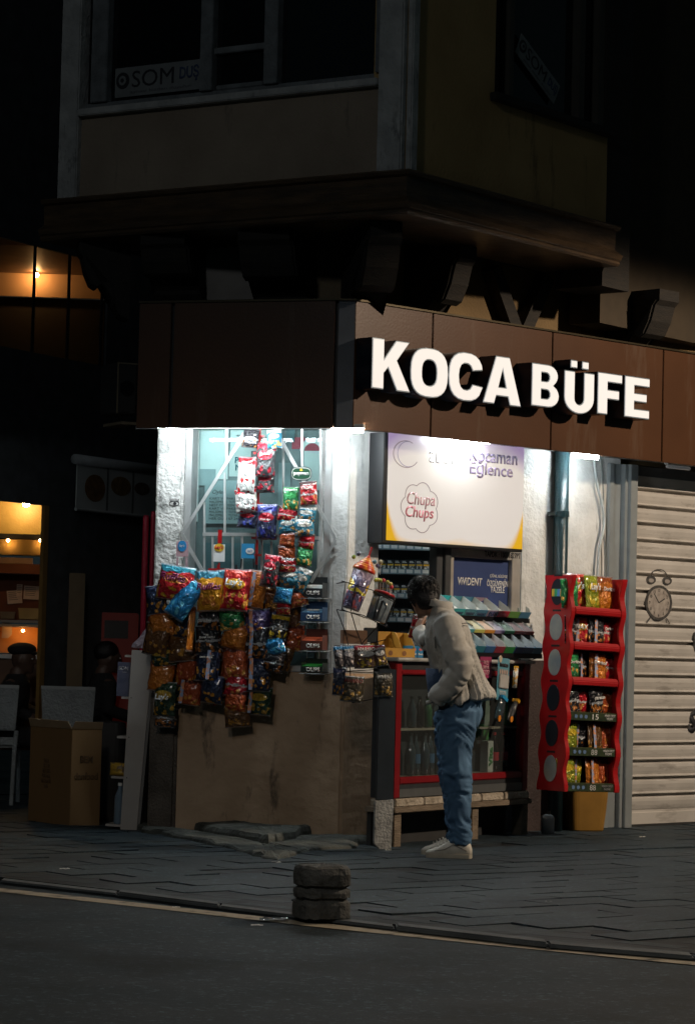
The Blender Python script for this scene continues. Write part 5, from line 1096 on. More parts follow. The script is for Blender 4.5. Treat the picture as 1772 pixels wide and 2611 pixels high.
for k, (zx, zy, c_) in enumerate(((610, 615, (.4, .45, .05)), (640, 612, (.5, .45, .1)), (672, 622, (.15, .4, .05)), (710, 618, (.5, .06, .06)), (765, 645, (.4, .4, .05)), (803, 668, (.4, .35, .05)), (815, 705, (.55, .03, .05)), (675, 375, (.35, .32, .2)))):
    p = K(zx, zy, -.08); nm = ['lime', 'cream', 'green', 'red', 'olive', 'mustard', 'scarlet', 'beige'][k]
    t = thing('lollipop', KF.M() @ Matrix.Translation(p), f'{nm} lollipop in the clear jar between the tubs and the shelves' if k < 7 else 'beige lollipop on a tall wooden stand above the jar', 'lollipop', 'lollipops in the clear jar')
    MB().lathe([(.001, -.014), (.010, -.010), (.0145, 0), (.010, .010), (.001, .014)], 12).build('candy', mat('lolly_' + nm, c_, .3), t, smooth=True); MB().tube([(0, 0, -.013), (-.004, 0, -.08)], .0018, 5).build('stick', WT, t)
p = K(690, 760, -.08); t = thing('clear_jar', KF.M() @ Matrix.Translation(p - Vector((0, 0, .06))), 'clear jar of lollipop sticks behind the black rimmed tub', 'jar'); MB().lathe([(.04, 0), (.05, .01), (.05, .12)], 16, cap=False).build('wall', glass('jar_glass', (.85, .9, .9), .3), t, smooth=True); MB().lathe([(.001, .0), (.04, .0), (.04, .002), (.001, .002)], 16).build('base', glass('jar_glass'), t)
HG = 'gummy bags on the corner rails'
for x_, y_, w_, h_, des, lab, tl, kw in ((864, 1676, 26, 58, 'gummyblue', 'dark blue gummy bag, far left of the upper rail', -6, {}), (888, 1674, 36, 56, 'gummyblue', 'blue topped gummy bag beside the wide red one', -4, dict(logo='HARIBO', lz=.28, lw_=.7)), (931, 1675, 60, 60, 'gummy', 'wide gummy bag with a red top and colourful sweets', -3, dict(logo='HARIBO', lz=.30, lw_=.75)), (968, 1672, 36, 54, 'gummy', 'gummy bag with a green spot, right end of the upper rail', -10, dict(logo='HARIBO', lz=.33, lw_=.8)),
        (864, 1738, 34, 72, 'navy', 'dark navy gummy bag, left of the lower rail', 3, {}), (898, 1757, 62, 66, 'gummydark', 'large dim gummy bag on the lower rail', 4, dict(logo='HARIBO', lm=mat('dim_red', (.25, .04, .04), .5), lz=.30, lw_=.75)), (978, 1745, 50, 64, 'gummydark', 'dark gummy bag with white lettering at the lower right', 1, dict(logo='HARIBO', lz=.28, lw_=.75))):
    u, z = KF.p(x_, y_, .11); s_ = 16.4 / 6742
    bag(KF.M(u, .11, z, rz=random.uniform(-8, 8), tilt=tl, lean=-6), w_ * s_, h_ * s_, .055, des, lab, HG, name='gummy_bag', cat='gummy bag', **kw)
for z0x, z0y, z1x, z1y, m_, lab in ((180, 1270, 500, 1460, mat('brown_carton', (.22, .12, .07), .8), 'brown cardboard carton half hidden behind the gummy bags'), (485, 1240, 640, 1440, mat('black_carton', (.02, .025, .03), .6), 'black carton standing behind the basket wires')):
    a, c_ = K(z0x, z0y, -.12), K(z1x, z1y, -.12)
    tag(MB().box(a.x, c_.x, .12, .20, c_.z, a.z).build('small_carton', m_, None, KF.M(), bevel=.003), lab, 'carton')

# ------------------------------------------------------------------ red snack rack beside the shutter
qr = ground(1424, 2112); RKD = 17.55
RK = frame_at(1436, 1700, RKD, 38)
LEAN = R(1.6)
RM = RK.M() @ Matrix.Rotation(LEAN, 4, 'Y')
zr0 = RK.p(1425, 2018)[1]; zr1 = RK.p(1453, 1466)[1]; RW = RK.p(1568, 1700)[0]; RD = .215
rack = thing('snack_rack', RM @ Matrix.Translation((0, 0, zr0)), 'wavy red plastic rack with six tiers of snack bags beside the shutter', 'rack')
HH = zr1 - zr0; pit = HH / 6.1
def wavy(amp=.012):
    pts = []
    n = 60
    for i in range(n + 1): z = HH * i / n; pts.append((-.012 + amp * math.cos(2 * math.pi * (z / pit) + 2.6), z))
    for i in range(n, -1, -1): z = HH * i / n; pts.append((RD + .012 - amp * math.cos(2 * math.pi * (z / pit) + 2.6), z))
    return pts
wp = wavy()
for k, (x0, x1) in enumerate(((-.014, .0), (RW, RW + .014))): 
    nn = len(wp) // 2; ring = [[(x0, y, z), (x1, y, z), (x1, y2, z), (x0, y2, z)] for (y, z), (y2, _) in zip(wp[:nn], wp[::-1][:nn])]
    MB().loft(ring).build('side_panel', REDP, rack, bevel=.002)
def wfront(x0, x1):
    rg = []
    n = 60
    for i in range(n + 1):
        z = HH * i / n; y = -.014 + .012 * math.cos(2 * math.pi * (z / pit) + 2.6)
        rg.append([(x0, y - .012, z), (x1, y - .012, z), (x1, y + .004, z), (x0, y + .004, z)])
    return MB().loft(rg)
wfront(RW - .03, RW + .016).build('front_edge', REDP, rack, bevel=.002); wfront(-.016, .02).build('front_edge', REDP, rack, bevel=.002)
MB().box(.0, RW, RD - .006, RD, 0, HH * .97).build('back_panel', mat('rack_back', (.05, .01, .01), .6), rack)
SCR = mat('display_strip', (.02, .028, .02), .3, scale=30, c2=(.05, .07, .03))
for k in range(6):
    z = k * pit
    MB().box(.001, RW - .001, .0, RD - .008, z + .005, z + .012).build('tray', REDP, rack)
    if k >= 3: MB().xprism([(-.035, z + .0), (.0, z + .0), (.0, z + .058), (-.028, z + .052), (-.040, z + .03)], .021, RW - .031).build('tray_front', REDP, rack, bevel=.005)
    else:
        s_ = MB().xprism([(-.030, z + .002), (-.001, z + .002), (-.001, z + .062), (-.030, z + .056)], .021, RW - .031).build('price_display', SCR, rack, bevel=.003)
        text(('88', '88', '15')[k], mat('display_digits', (.5, .5, .48), .4) if k < 2 else WT, s_, .055, .036, RW * .52, -.0315, z + .03)
        text('HEMEN OKUT\nKAZAN!', mat('display_digits', (.5, .5, .48), .4) if k else mat('display_dim', (.2, .2, .2), .4), s_, .10, .038, RW * .80, -.0315, z + .03, bold=.02)
        for j in range(3): MB().prism(ell(.07 + j * .045, z + .03, .014, .013, 12), -.0325, -.0305).build('round_icon', mat('icon_blue', (.12, .2, .35), .4), s_)
for k in range(6):
    zc2 = (k + .62) * pit; dark = k in (5, 2, 1)
    m_ = mat('oval_dark', (.015, .018, .025), .3) if dark else mat('oval_silver', (.20, .23, .25), .3, scale=6, c2=(.42, .40, .33))
    ov = MB().add([(-.017, RD / 2 + .062 * math.cos(2 * math.pi * i / 24), zc2 + .088 * math.sin(2 * math.pi * i / 24)) for i in range(24)] + [(-.0141, RD / 2 + .062 * math.cos(2 * math.pi * i / 24), zc2 + .088 * math.sin(2 * math.pi * i / 24)) for i in range(24)], [tuple(range(24)), tuple(range(47, 23, -1))] + [(i, (i + 1) % 24, (i + 1) % 24 + 24, i + 24) for i in range(24)]).build('oval_sticker', m_, rack)
    if k == 5:
        for j, cc in enumerate(((.7, .4, .05), (.1, .3, .6), (.05, .35, .15), (.7, .45, .05))): MB().box(-.019, -.0172, RD / 2 - .055 + j * .027, RD / 2 - .03 + j * .027, zc2 - .03, zc2 + .02).build('printed_bag', mat(f'print_bag_{j}', cc, .4), ov)
    MB().box(-.0155, -.0142, RD / 2 - .04, RD / 2 + .04, zc2 + .105, zc2 + .118).build('slot', BLACK, rack)
RG = 'snack bags in the red rack'
tierbags = {5: [('green', .02, 'green', ''), ('red', .09, 'red crisp', "Lay's"), ('greenyellow', .20, 'green crisp', "Lay's"), ('orange', .34, 'orange corn chip', 'Doritos')],
            4: [('black', .04, 'black', ''), ('red', .14, 'red striped', 'MAX'), ('black', .25, 'plain dark', ''), ('redplain', .35, 'red corn chip', 'Doritos')],
            3: [('green', .06, 'green corn chip', 'Doritos'), ('black', .16, 'dark', ''), ('orange', .27, 'orange corn chip', 'Doritos'), ('redplain', .37, 'deep red', '')],
            2: [('black', .07, 'flat black', ''), ('redplain', .17, 'black and red', ''), ('black', .27, 'black crunchy', 'çerezza'), ('orangered', .37, 'rust red', '')],
            1: [('greenyellow', .06, 'yellow green', ''), ('black', .16, 'black', ''), ('brown', .27, 'brown', ''), ('orangered', .37, 'dull orange', '')],
            0: [('greenyellow', .05, 'yellow green', ''), ('greenyellow', .15, 'olive', ''), ('orange', .26, 'orange', ''), ('orangered', .37, 'orange and red', '')]}
tn = ['lowest', 'fifth', 'fourth', 'third', 'second', 'top']
pos_n = ['first', 'second', 'third', 'fourth']
for k, L_ in tierbags.items():
    for j, (des, u, nm, lg) in enumerate(L_):
        w_ = .145 if k < 5 else .17; h_ = .185 if k < 5 else .235
        if k == 5 and j == 0: h_ = .20
        kw = dict(logo=lg, lz=.12, lw_=.7) if lg else {}
        bag(RM @ Matrix.Translation((u * RW / .42, .030 + .035 * (j % 2), zr0 + k * pit + .040 + h_ / 2)) @ Matrix.Rotation(R(random.uniform(-15, 15)), 4, 'Z') @ Matrix.Rotation(R(random.uniform(-10, 0)), 4, 'X') @ Matrix.Rotation(R(random.uniform(-6, 6)), 4, 'Y'), w_, h_, .05, des, f'{nm} bag, {pos_n[j]} from the left on the {tn[k]} tier of the red rack', RG, strip=(-.2 if (k in (0, 1, 3, 4) and j in (1, 2)) else False), **kw)
# yellow bucket and a small clear can below
q = ground(1483, 2118)
bu = thing('bucket', Matrix.Translation((q.x, q.y, 0)), 'mustard yellow plastic bin standing under the red rack', 'bucket')
BHt = zr0 - .01; s_ = .15
rg = []
for z, k in ((0.0, .78), (.012, .83), (.05, .86), (BHt * .5, .93), (BHt * .93, 1.0), (BHt * .94, 1.05), (BHt, 1.05)): rg.append([(x * k, y * k, z) for x, y in [(a_ - s_, b_ - s_) for a_, b_ in rr(2 * s_, 2 * s_, 32, 0, 0, 6)]])
MB().loft(rg).build('shell', mat('mustard_plastic', (.30, .16, .03), .45, var=.12), bu, M=Matrix.Rotation(R(18), 4, 'Z'), smooth=False)
q = ground(1396, 2128)
t = thing('plastic_can', Matrix.Translation((q.x, q.y + .02, 0)), 'small cloudy plastic can on the pavement between cooler and yellow bin', 'can')
MB().loft([[(x * k, y * k, z) for x, y in [(a_ - .045, b_ - .04) for a_, b_ in rr(.09, .08, 16, 0, 0, 4)]] for z, k in ((0, .9), (.01, 1), (.11, 1), (.125, .9), (.14, .35))]).build('body', mat('cloudy', (.22, .25, .27), .25), t, smooth=True); MB().lathe([(.017, .14), (.017, .158)], 12).build('cap', BLACK, t)

# ------------------------------------------------------------------ fused bodies and cloth
def EL(c, r, rot=None, n=14):
    """ellipsoid rings for MB.loft"""
    c = Vector(c); rings = []
    for i in range(1, n):
        a = math.pi * i / n; rg = []
        for j in range(16):
            b_ = 2 * math.pi * j / 16
            v = Vector((r[0] * math.sin(a) * math.cos(b_), r[1] * math.sin(a) * math.sin(b_), -r[2] * math.cos(a)))
            if rot is not None: v = rot @ v
            rg.append(c + v)
        rings.append(rg)
    return rings
def RG(c, rx, ry, n=20, tx=0, ty=0, p=2.2):
    """horizontal ring; tx tilts z along x"""
    out = []
    for j in range(n):
        a = 2 * math.pi * j / n; cx_ = math.copysign(abs(math.cos(a)) ** (2 / p), math.cos(a)); sy_ = math.copysign(abs(math.sin(a)) ** (2 / p), math.sin(a))
        out.append((c[0] + rx * cx_, c[1] + ry * sy_, c[2] + tx * cx_ + ty * sy_))
    return out
def fuse(name, mb, m, parent, voxel=0.01, disp=None, smooth_it=2, M=None):
    me = bpy.data.meshes.new(name); me.from_pydata(mb.v, [], mb.f); me.update()
    bm = bmesh.new(); bm.from_mesh(me); bmesh.ops.recalc_face_normals(bm, faces=bm.faces); bm.to_mesh(me); bm.free()
    o = bpy.data.objects.new(name, me); col.objects.link(o)
    r = o.modifiers.new('r', 'REMESH'); r.mode = 'VOXEL'; r.voxel_size = voxel; r.use_smooth_shade = True
    s_ = o.modifiers.new('s', 'SMOOTH'); s_.iterations = smooth_it; s_.factor = .5
    dg = bpy.context.evaluated_depsgraph_get(); me2 = bpy.data.meshes.new_from_object(o.evaluated_get(dg)); me2.name = name
    bpy.data.objects.remove(o)
    if disp:
        ns = [v.normal.copy() for v in me2.vertices]
        for v, n in zip(me2.vertices, ns): v.co = v.co + n * disp(v.co, n)
    if disp:
        b2 = bmesh.new(); b2.from_mesh(me2); bmesh.ops.smooth_vert(b2, verts=b2.verts, factor=.5, use_axis_x=True, use_axis_y=True, use_axis_z=True); b2.to_mesh(me2); b2.free()
    for p in me2.polygons: p.use_smooth = True
    me2.materials.clear(); me2.materials.append(m)
    t = bpy.data.objects.new(name, me2); col.objects.link(t)
    if parent is not None: t.parent = parent
    if M is not None: t.matrix_local = M
    return t
def seg(p, a, b):
    a, b = Vector(a), Vector(b); ab = b - a; t = max(0, min(1, (p - a).dot(ab) / ab.length_squared)); return (p - (a + ab * t)).length, t
def nz3(x, y, z): return mnoise.noise(Vector((x, y, z)))
def ridge(v): return 1 - abs(v) * 2.2
SKIN = mat('skin', (.36, .20, .13), .5, var=.1, scale=20, bump=.05)

def head_mb(mb, c, rot, s=1.0):
    """head looking along local -x; rot orients it"""
    c = Vector(c); P = lambda x, y, z: c + rot @ (Vector((x, y, z)) * s)
    mb.loft(EL(c, (.092 * s, .073 * s, .105 * s), rot)); mb.loft(EL(P(-.030, 0, -.055), (.058 * s, .052 * s, .062 * s), rot))
    mb.loft(EL(P(-.098, 0, -.012), (.016 * s, .012 * s, .024 * s), rot, 8)); mb.loft(EL(P(-.104, 0, -.026), (.015 * s, .014 * s, .010 * s), rot, 8))
    mb.loft(EL(P(-.082, 0, .022), (.016 * s, .045 * s, .010 * s), rot, 8)); mb.loft(EL(P(-.083, 0, -.060), (.012 * s, .024 * s, .007 * s), rot, 8)); mb.loft(EL(P(-.080, 0, -.071), (.012 * s, .022 * s, .007 * s), rot, 8)); mb.loft(EL(P(-.074, 0, -.098), (.018 * s, .022 * s, .016 * s), rot, 8))
    for sd in (-1, 1): mb.loft(EL(P(.008, sd * .074, -.012), (.017 * s, .010 * s, .032 * s), rot, 8))
    return P
def eyes(P, parent, rot, s=1.0):
    for sd in (-1, 1):
        MB().loft(EL(P(-.081, sd * .031, .004), (.010, .014, .007), rot, 8)).build('eye', WHITE, parent, smooth=True); MB().loft(EL(P(-.0885, sd * .031, .004), (.004, .006, .006), rot, 8)).build('iris', INK, parent, smooth=True)
def hand_mb(mb, wrist, d, up, s=1.0, curl=.4, side=1):
    """palm and five fingers: d = direction of the fingers, up = back of the hand"""
    d = Vector(d).normalized(); up = Vector(up); up = (up - d * up.dot(d)).normalized(); r = d.cross(up).normalized() * side; w_ = Vector(wrist)
    Q = Matrix((d, r, up)).transposed()
    mb.loft(EL(w_ + d * .05 * s, (.055 * s, .042 * s, .016 * s), Q))
    for k, (o_, L_) in enumerate(((-.030, .072), (-.010, .082), (.010, .076), (.029, .060))):
        p0 = w_ + d * .085 * s + r * o_ * s; a1 = curl; a2 = curl * 2.1; a3 = curl * 2.9
        p1 = p0 + (d * math.cos(a1) - up * math.sin(a1)) * L_ * .45 * s; p2 = p1 + (d * math.cos(a2) - up * math.sin(a2)) * L_ * .32 * s; p3 = p2 + (d * math.cos(a3) - up * math.sin(a3)) * L_ * .24 * s
        mb.tube([p0 - d * .02 * s, p0, p1, p2, p3], [.009 * s, .009 * s, .0085 * s, .008 * s, .006 * s], 8)
    p0 = w_ + d * .03 * s - r * .034 * s; p1 = p0 + (d * .6 - r * .75 - up * .2).normalized() * .035 * s; p2 = p1 + (d * .9 - r * .25 - up * .45).normalized() * .032 * s
    mb.tube([p0 + r * .012, p0, p1, p2], [.012 * s, .011 * s, .0095 * s, .007 * s], 8)

# ------------------------------------------------------------------ the man leaning towards the hatch
g0_ = ground(1148, 2186)
man = thing('person', Matrix.Translation((g0_.x, g0_.y, 0)) @ Matrix.Rotation(R(-9), 4, 'Z'), 'dark-haired person in a beige jacket and blue jeans leaning toward the hatch, hand in pocket', 'person')
HR = Matrix.Rotation(R(-52), 3, 'Z') @ Matrix.Rotation(R(-26), 3, 'Y')
HC = (-.205, .03, 1.552)
bm_ = MB(); HP = head_mb(bm_, HC, HR)
bm_.tube([(-.03, 0, 1.36), (-.075, .005, 1.43), (-.125, .01, 1.47), (-.18, .02, 1.53)], [.075, .062, .056, .056], 14)
bm_.loft([RG((.04, 0, .86), .11, .15), RG((.035, 0, 1.0), .10, .14), RG((-.01, 0, 1.15), .10, .14), RG((-.04, 0, 1.3), .10, .16), RG((-.045, 0, 1.42), .07, .11)])
SL, EB, WR = (-.03, -.165, 1.375), (.075, -.235, 1.13), (-.075, -.20, .965)
SR_, ER_, WR_ = (-.06, .165, 1.37), (-.21, .25, 1.27), (-.262, .38, 1.36)
bm_.tube([(-.04, -.05, 1.39), SL, EB, WR], [.06, .055, .042, .03], 12); hand_mb(bm_, WR, (.45, .65, -.75), (-.3, -1, 0), .95, .25)
bm_.tube([(-.04, .05, 1.39), SR_, ER_, WR_], [.06, .055, .042, .029], 12); hand_mb(bm_, WR_, (-.25, .75, .35), (-.8, -.1, .5), 1.0, .55, -1)
for sd, fx in ((-1, 0), (1, -.04)): bm_.tube([(.03, sd * .09, .9), (.01 + fx, sd * .095, .52), (.062 + fx, sd * .095, .09), (.04 + fx, sd * .095, .05)], [.075, .042, .030, .030], 12)
body = fuse('body', bm_, SKIN, man, .0085, None, 1)
eyes(HP, body, HR)
# jacket
JK = mat('beige_cotton', (.46, .445, .41), .85, var=.16, scale=6, bump=.12, bscale=260)
JD = mat('beige_cotton_dark', (.085, .075, .065), .85, bump=.2)
grime(JK, 4, .52, (.30, .26, .21), .5, (1, 1, 1)); jm = MB()
jm.loft([RG((.088, 0, .925), .160, .200, 28, .030), RG((.078, 0, .965), .160, .20, 28, .024), RG((.055, 0, 1.03), .152, .195, 28), RG((.015, 0, 1.12), .150, .19, 28), RG((-.018, 0, 1.21), .146, .195, 28), RG((-.040, 0, 1.30), .140, .205, 28),
         RG((-.045, 0, 1.375), .130, .20, 28, -.01), RG((-.050, 0, 1.43), .105, .155, 28, -.015), RG((-.062, 0, 1.465), .082, .105, 28, -.02), RG((-.080, .005, 1.495), .070, .078, 28, -.03), RG((-.092, .007, 1.525), .070, .073, 28, -.036)])
jm.tube([(-.035, -.10, 1.385), (-.03, -.175, 1.375), (.015, -.225, 1.27), (.065, -.25, 1.15), (.055, -.245, 1.10), (-.01, -.232, 1.01), (-.07, -.215, .955), (-.088, -.205, .935)], [.088, .088, .084, .078, .074, .070, .064, .060], 18)
jm.tube([(-.05, .10, 1.385), (-.07, .17, 1.37), (-.14, .22, 1.32), (-.20, .245, 1.285), (-.235, .30, 1.31), (-.258, .355, 1.345)], [.085, .080, .075, .066, .056, .050], 18)
def jdisp(p, n):
    d, t = seg(p, (-.03, -.175, 1.375), (.065, -.25, 1.15)); d2, t2 = seg(p, (.06, -.248, 1.12), (-.085, -.207, .94)); d3, t3 = seg(p, (-.07, .17, 1.37), (-.2, .45, 1.3))
    if min(d, d2, d3) < .095 and p.y < -.16 or d3 < .09 and p.y > .2:
        if d2 < d or d2 < .09 and p.z < 1.16:
            ph = t2 * 5.2 + nz3(p.x * 5, p.y * 5, p.z * 5) * 1.4 + (p.x * 4)
            return .015 * (abs(math.sin(ph * math.pi)) ** .6 - .6) * (0.6 + 0.5 * nz3(p.x * 8 + 3, p.z * 8, 1)) + .007 * nz3(p.x * 14, p.y * 14, p.z * 14)
        ph = p.x * 10 - p.z * 3.5 + nz3(p.x * 5, p.y * 5, p.z * 4) * 1.6
        return .026 * ridge(nz3(ph * .9, t * 1.2, 5)) * (.4 + .6 * t) - .010 + .005 * nz3(p.x * 16, p.y * 16, p.z * 10)
    if p.z > 1.47: return .002 * nz3(p.x * 20, p.y * 20, p.z * 20)
    k = max(0, min(1, (1.42 - p.z) / .25)); a = math.atan2(p.y, p.x + .01)
    fan = a * 5.5 + p.z * 1.1 + nz3(p.x * 3, p.y * 3, p.z * 2.0) * 1.2
    v = .036 * k * (ridge(nz3(fan * 1.5, p.z * .7, 9)) - .62) + .006 * nz3(p.x * 10, p.y * 10, p.z * 7)
    if p.z < 1.0: v += .006 * math.sin(a * 13 + nz3(p.x * 6, p.y * 6, 2) * 4) * (1.0 - p.z) * 8 * .6
    return v
jacket = fuse('jacket', jm, JK, man, .0095, jdisp, 0)
jacket['label'] = 'rumpled beige cotton jacket'
# seams, cuff, pocket flap, open front edge
sm = MB()
sm.tube([(-.135, -.115, 1.385), (-.095, -.188, 1.405), (-.045, -.205, 1.43)], .003, 6)
MB().tube([(.065, -.185, 1.37), (.03, -.238, 1.385), (-.02, -.262, 1.375), (-.07, -.25, 1.35), (-.095, -.225, 1.30), (-.09, -.215, 1.24)], .0028, 6).build('seam', JD, jacket, smooth=True)
MB().tube([(.103, 0, 1.38), (.085, -.10, 1.395), (.05, -.165, 1.39)], .0028, 6).build('seam', JD, jacket, smooth=True)
MB().loft([RG((-.098, -.006, 1.485), .078, .084, 24, -.012), RG((-.100, .0, 1.525), .080, .086, 24, -.008), RG((-.102, .004, 1.528), .073, .079, 24, -.008), RG((-.098, -.0, 1.49), .070, .076, 24, -.045)], False).build('collar', JK, jacket, smooth=True)
0 and MB().tube([(-.168, -.02, 1.49), (-.196, -.05, 1.38), (-.20, -.06, 1.25), (-.185, -.06, 1.12), (-.145, -.065, 1.0), (-.085, -.07, .915)], [.006] * 6, 8).build('front_edge', JD, jacket, smooth=True)
MB().xprism([(-.16, 1.265), (-.095, 1.255), (-.095, 1.285), (-.16, 1.295)], -.178, -.172).build('pocket_flap', JK, jacket, bevel=.002)
MB().loft([RG((-.035, -.02, .93), .105, .13, 24, .02), RG((-.045, -.02, 1.0), .112, .14, 24), RG((-.055, -.01, 1.12), .118, .15, 24)]).build('shirt', mat('navy_shirt', (.02, .045, .10), .85, bump=.4, bscale=30), man, smooth=True)
t = MB().loft([RG((-.095, -.202, .922), .050, .045, 18, .022), RG((-.080, -.208, .950), .060, .055, 18, .022)], True).build('cuff', JK, jacket, smooth=True)
# jeans
DEN = mat('blue_denim', (.035, .09, .18), .8, var=.0, scale=6, bump=.3, bscale=260, c2=(.11, .23, .38))
dm = MB()
dm.loft([RG((.035, 0, .78), .11, .15, 24), RG((.040, 0, .86), .13, .172, 24), RG((.045, 0, .95), .125, .168, 24), RG((.045, 0, 1.02), .115, .155, 24)])
for sd, fx in ((-1, 0.0), (1, -.04)):
    y = sd * .088
    dm.loft([RG((.070 + fx, y, .085), .058, .060, 20, .0), RG((.066 + fx, y, .12), .062, .064, 20), RG((.058 + fx, y, .25), .068, .070, 20), RG((.048 + fx, y, .38), .076, .076, 20), RG((.036 + fx, y, .50), .084, .082, 20),
             RG((.028 + fx, y, .60), .094, .088, 20), RG((.026 + fx, y * .98, .70), .106, .094, 20), RG((.030 + fx, y * .95, .80), .122, .098, 20), RG((.036 + fx * .5, y * .9, .88), .13, .10, 20)])
def ddisp(p, n):
    a = math.atan2(p.y - math.copysign(.09, p.y), p.x - .04)
    kn = math.exp(-((p.z - .47) / .10) ** 2) + .9 * math.exp(-((p.z - .17) / .08) ** 2) + .45 * math.exp(-((p.z - .78) / .12) ** 2) + .3
    ph = p.z * 26 + a * 1.1 * math.copysign(1, p.x - .04) + nz3(p.x * 7, p.y * 7, p.z * 6) * 2.4
    return .022 * kn * (ridge(nz3(ph * .75, a * .8, 3)) - .5) + .003 * nz3(p.x * 22, p.y * 22, p.z * 18)
jeans = fuse('jeans', dm, DEN, man, .0085, ddisp, 1)
MB().tube([(.125, -.10, .86), (.145, -.085, .80), (.12, -.13, .77)], .002, 6).build('pocket_seam', mat('thread', (.12, .16, .22), .7), jeans)
for sd, fx in ((-1, 0.0), (1, -.05)):
    y = sd * .09
    sp_ = [(.137, .026, .062), (.126, .035, .098), (.10, .038, .118), (.06, .040, .112), (.02, .042, .112), (-.015, .044, .098), (-.05, .047, .078), (-.085, .048, .062), (-.115, .042, .052), (-.134, .026, .038)]
    rings = [[(x + fx, y + hw * math.cos(2 * math.pi * j / 16), .028 + (zt - .028) * max(0, math.sin(2 * math.pi * j / 16)) ** .75 - .006 * max(0, -math.sin(2 * math.pi * j / 16))) for j in range(16)] for x, hw, zt in sp_]
    SHU = mat('off_white_leather', (.60, .56, .48), .5, var=.12, scale=16, bump=.15, bscale=60)
    sh1 = MB().loft(rings).build('shoe', SHU, man, smooth=True)
    so = [(x, hw + .004) for x, hw, _ in sp_]; outl = [(x + fx, y - hw) for x, hw in so] + [(x + fx, y + hw) for x, hw in so[::-1]]
    MB().zprism(outl, .001, .030).build('sole', mat('sole_rubber', (.50, .45, .36), .6, var=.15), sh1, bevel=.004)
    for k in range(5): x = .015 - k * .019 + fx; z = .114 - k * .0095; MB().tube([(x, y - .022, z - .008), (x - .004, y, z + .006), (x, y + .022, z - .008)], .003, 6).build('lace', SHU, sh1, smooth=True)
    MB().tube([(.11 + fx, y - .040, .05), (.03 + fx, y - .045, .085), (-.02 + fx, y - .047, .055), (-.08 + fx, y - .049, .045)], .002, 6).build('stitching', mat('shoe_stitch_brown', (.18, .16, .13), .7), sh1)  # dull brown stitched line along the side of the shoe
    MB().loft([RG((.078 + fx, y, .095), .045, .034, 14), RG((.076 + fx, y, .13), .042, .036, 14)]).build('sock', mat('black_sock', (.012, .012, .014), .9), sh1)
# hair
HAIRM = mat('black_hair', (.010, .009, .010), .38, var=.4, scale=60, bump=.4, bscale=120)
hm = MB()
for r_ in [EL(HP(.012, 0, .028), (.100, .083, .092), HR), EL(HP(.040, 0, -.020), (.074, .080, .092), HR), EL(HP(-.030, 0, .068), (.072, .070, .052), HR)]: hm.loft(r_)
hair = fuse('hair', hm, HAIRM, man, .008, lambda p, n: .006 * nz3(p.x * 25, p.y * 25, p.z * 12), 1)
tf = MB(); rnd = random.Random(3)
for i in range(1500):
    th_ = rnd.uniform(0, 2 * math.pi); ph = math.acos(rnd.uniform(-.55, 1))
    v = Vector((math.sin(ph) * math.cos(th_), math.sin(ph) * math.sin(th_), math.cos(ph)))
    if v.z < .0 and v.x < -.35: continue
    base = Vector((.016 + v.x * .106, v.y * .086, .014 + v.z * .104)); crown = Vector((.05, 0, 1))
    flow = (v.cross(v.cross(crown)) * 1.0 + Vector((-.25, rnd.uniform(-.5, .5), 0))); flow = (flow - v * flow.dot(v)).normalized()
    L_ = rnd.uniform(.018, .036); lift = rnd.uniform(.10, .40); q0 = base - v * .004; q1 = base + flow * L_ * .5 + v * L_ * lift * .5; q2 = base + flow * L_ + v * (L_ * lift * .4)
    tf.tube([HP(*q0), HP(*q1), HP(*q2)], [.0032, .0026, .0005], 4)
tf.build('hair_tufts', HAIRM, hair, smooth=True)
# the red bag his far hand closes on
q = man.matrix_world @ Vector((-.30, .47, 1.37))
me = PILL[2].copy(); me.materials.append(D['redplain']); me.transform(Matrix.Diagonal((.07, .04, .15, 1)))
o = bpy.data.objects.new('snack_bag', me); col.objects.link(o); o.matrix_world = Matrix.Translation(q) @ Matrix.Rotation(R(12), 4, 'Y'); tag(o, 'small red bag held in the leaning man\'s far hand', 'snack bag')

# ------------------------------------------------------------------ bollard and litter
q = ground(818, 2346)
bo = thing('bollard', Matrix.Translation((q.x, q.y + .12, 0)), 'short chipped stone bollard with two grooves at the kerb', 'bollard')
STN = mat('dark_stone', (.035, .036, .034), .8, scale=9, bump=1.2, bscale=22, c2=(.085, .085, .078))
def orn(z, r_): return [(r_ * math.copysign(abs(math.cos(a)) ** .62, math.cos(a)) * (1 + .03 * nz3(a * 3, z * 40, 1)), r_ * math.copysign(abs(math.sin(a)) ** .62, math.sin(a)) * (1 + .03 * nz3(a * 3, z * 40, 5)), z + (.008 * nz3(math.cos(a) * 3, math.sin(a) * 3, z * 20))) for a in [2 * math.pi * j / 28 for j in range(28)]]
MB().loft([orn(z, r_) for z, r_ in ((0.003, .122), (.06, .122), (.072, .119), (.082, .104), (.088, .104), (.096, .118), (.118, .120), (.128, .118), (.136, .104), (.142, .104), (.150, .119), (.20, .122), (.225, .116), (.236, .100), (.240, .06), (.238, .02))]).build('stone', STN, bo, M=Matrix.Rotation(R(20), 4, 'Z'))
FOIL = mat('silver_foil', (.75, .78, .80), .15, .9, bump=1, bscale=40)
def scrap(px, py, s_, z, m_, label, name='paper_scrap'):
    q = ground(px, py, z); mb = MB(); n = 5
    vs = [(q.x + (i / n - .5) * s_ * 1.8, q.y + (j / n - .5) * s_, z + .005 + abs(nz3(i * .9, j * .9, px)) * s_ * .35) for j in range(n + 1) for i in range(n + 1)]
    mb.add(vs, [(j * (n + 1) + i, j * (n + 1) + i + 1, (j + 1) * (n + 1) + i + 1, (j + 1) * (n + 1) + i) for j in range(n) for i in range(n)])
    tag(mb.build(name, m_, smooth=False), label, 'litter')
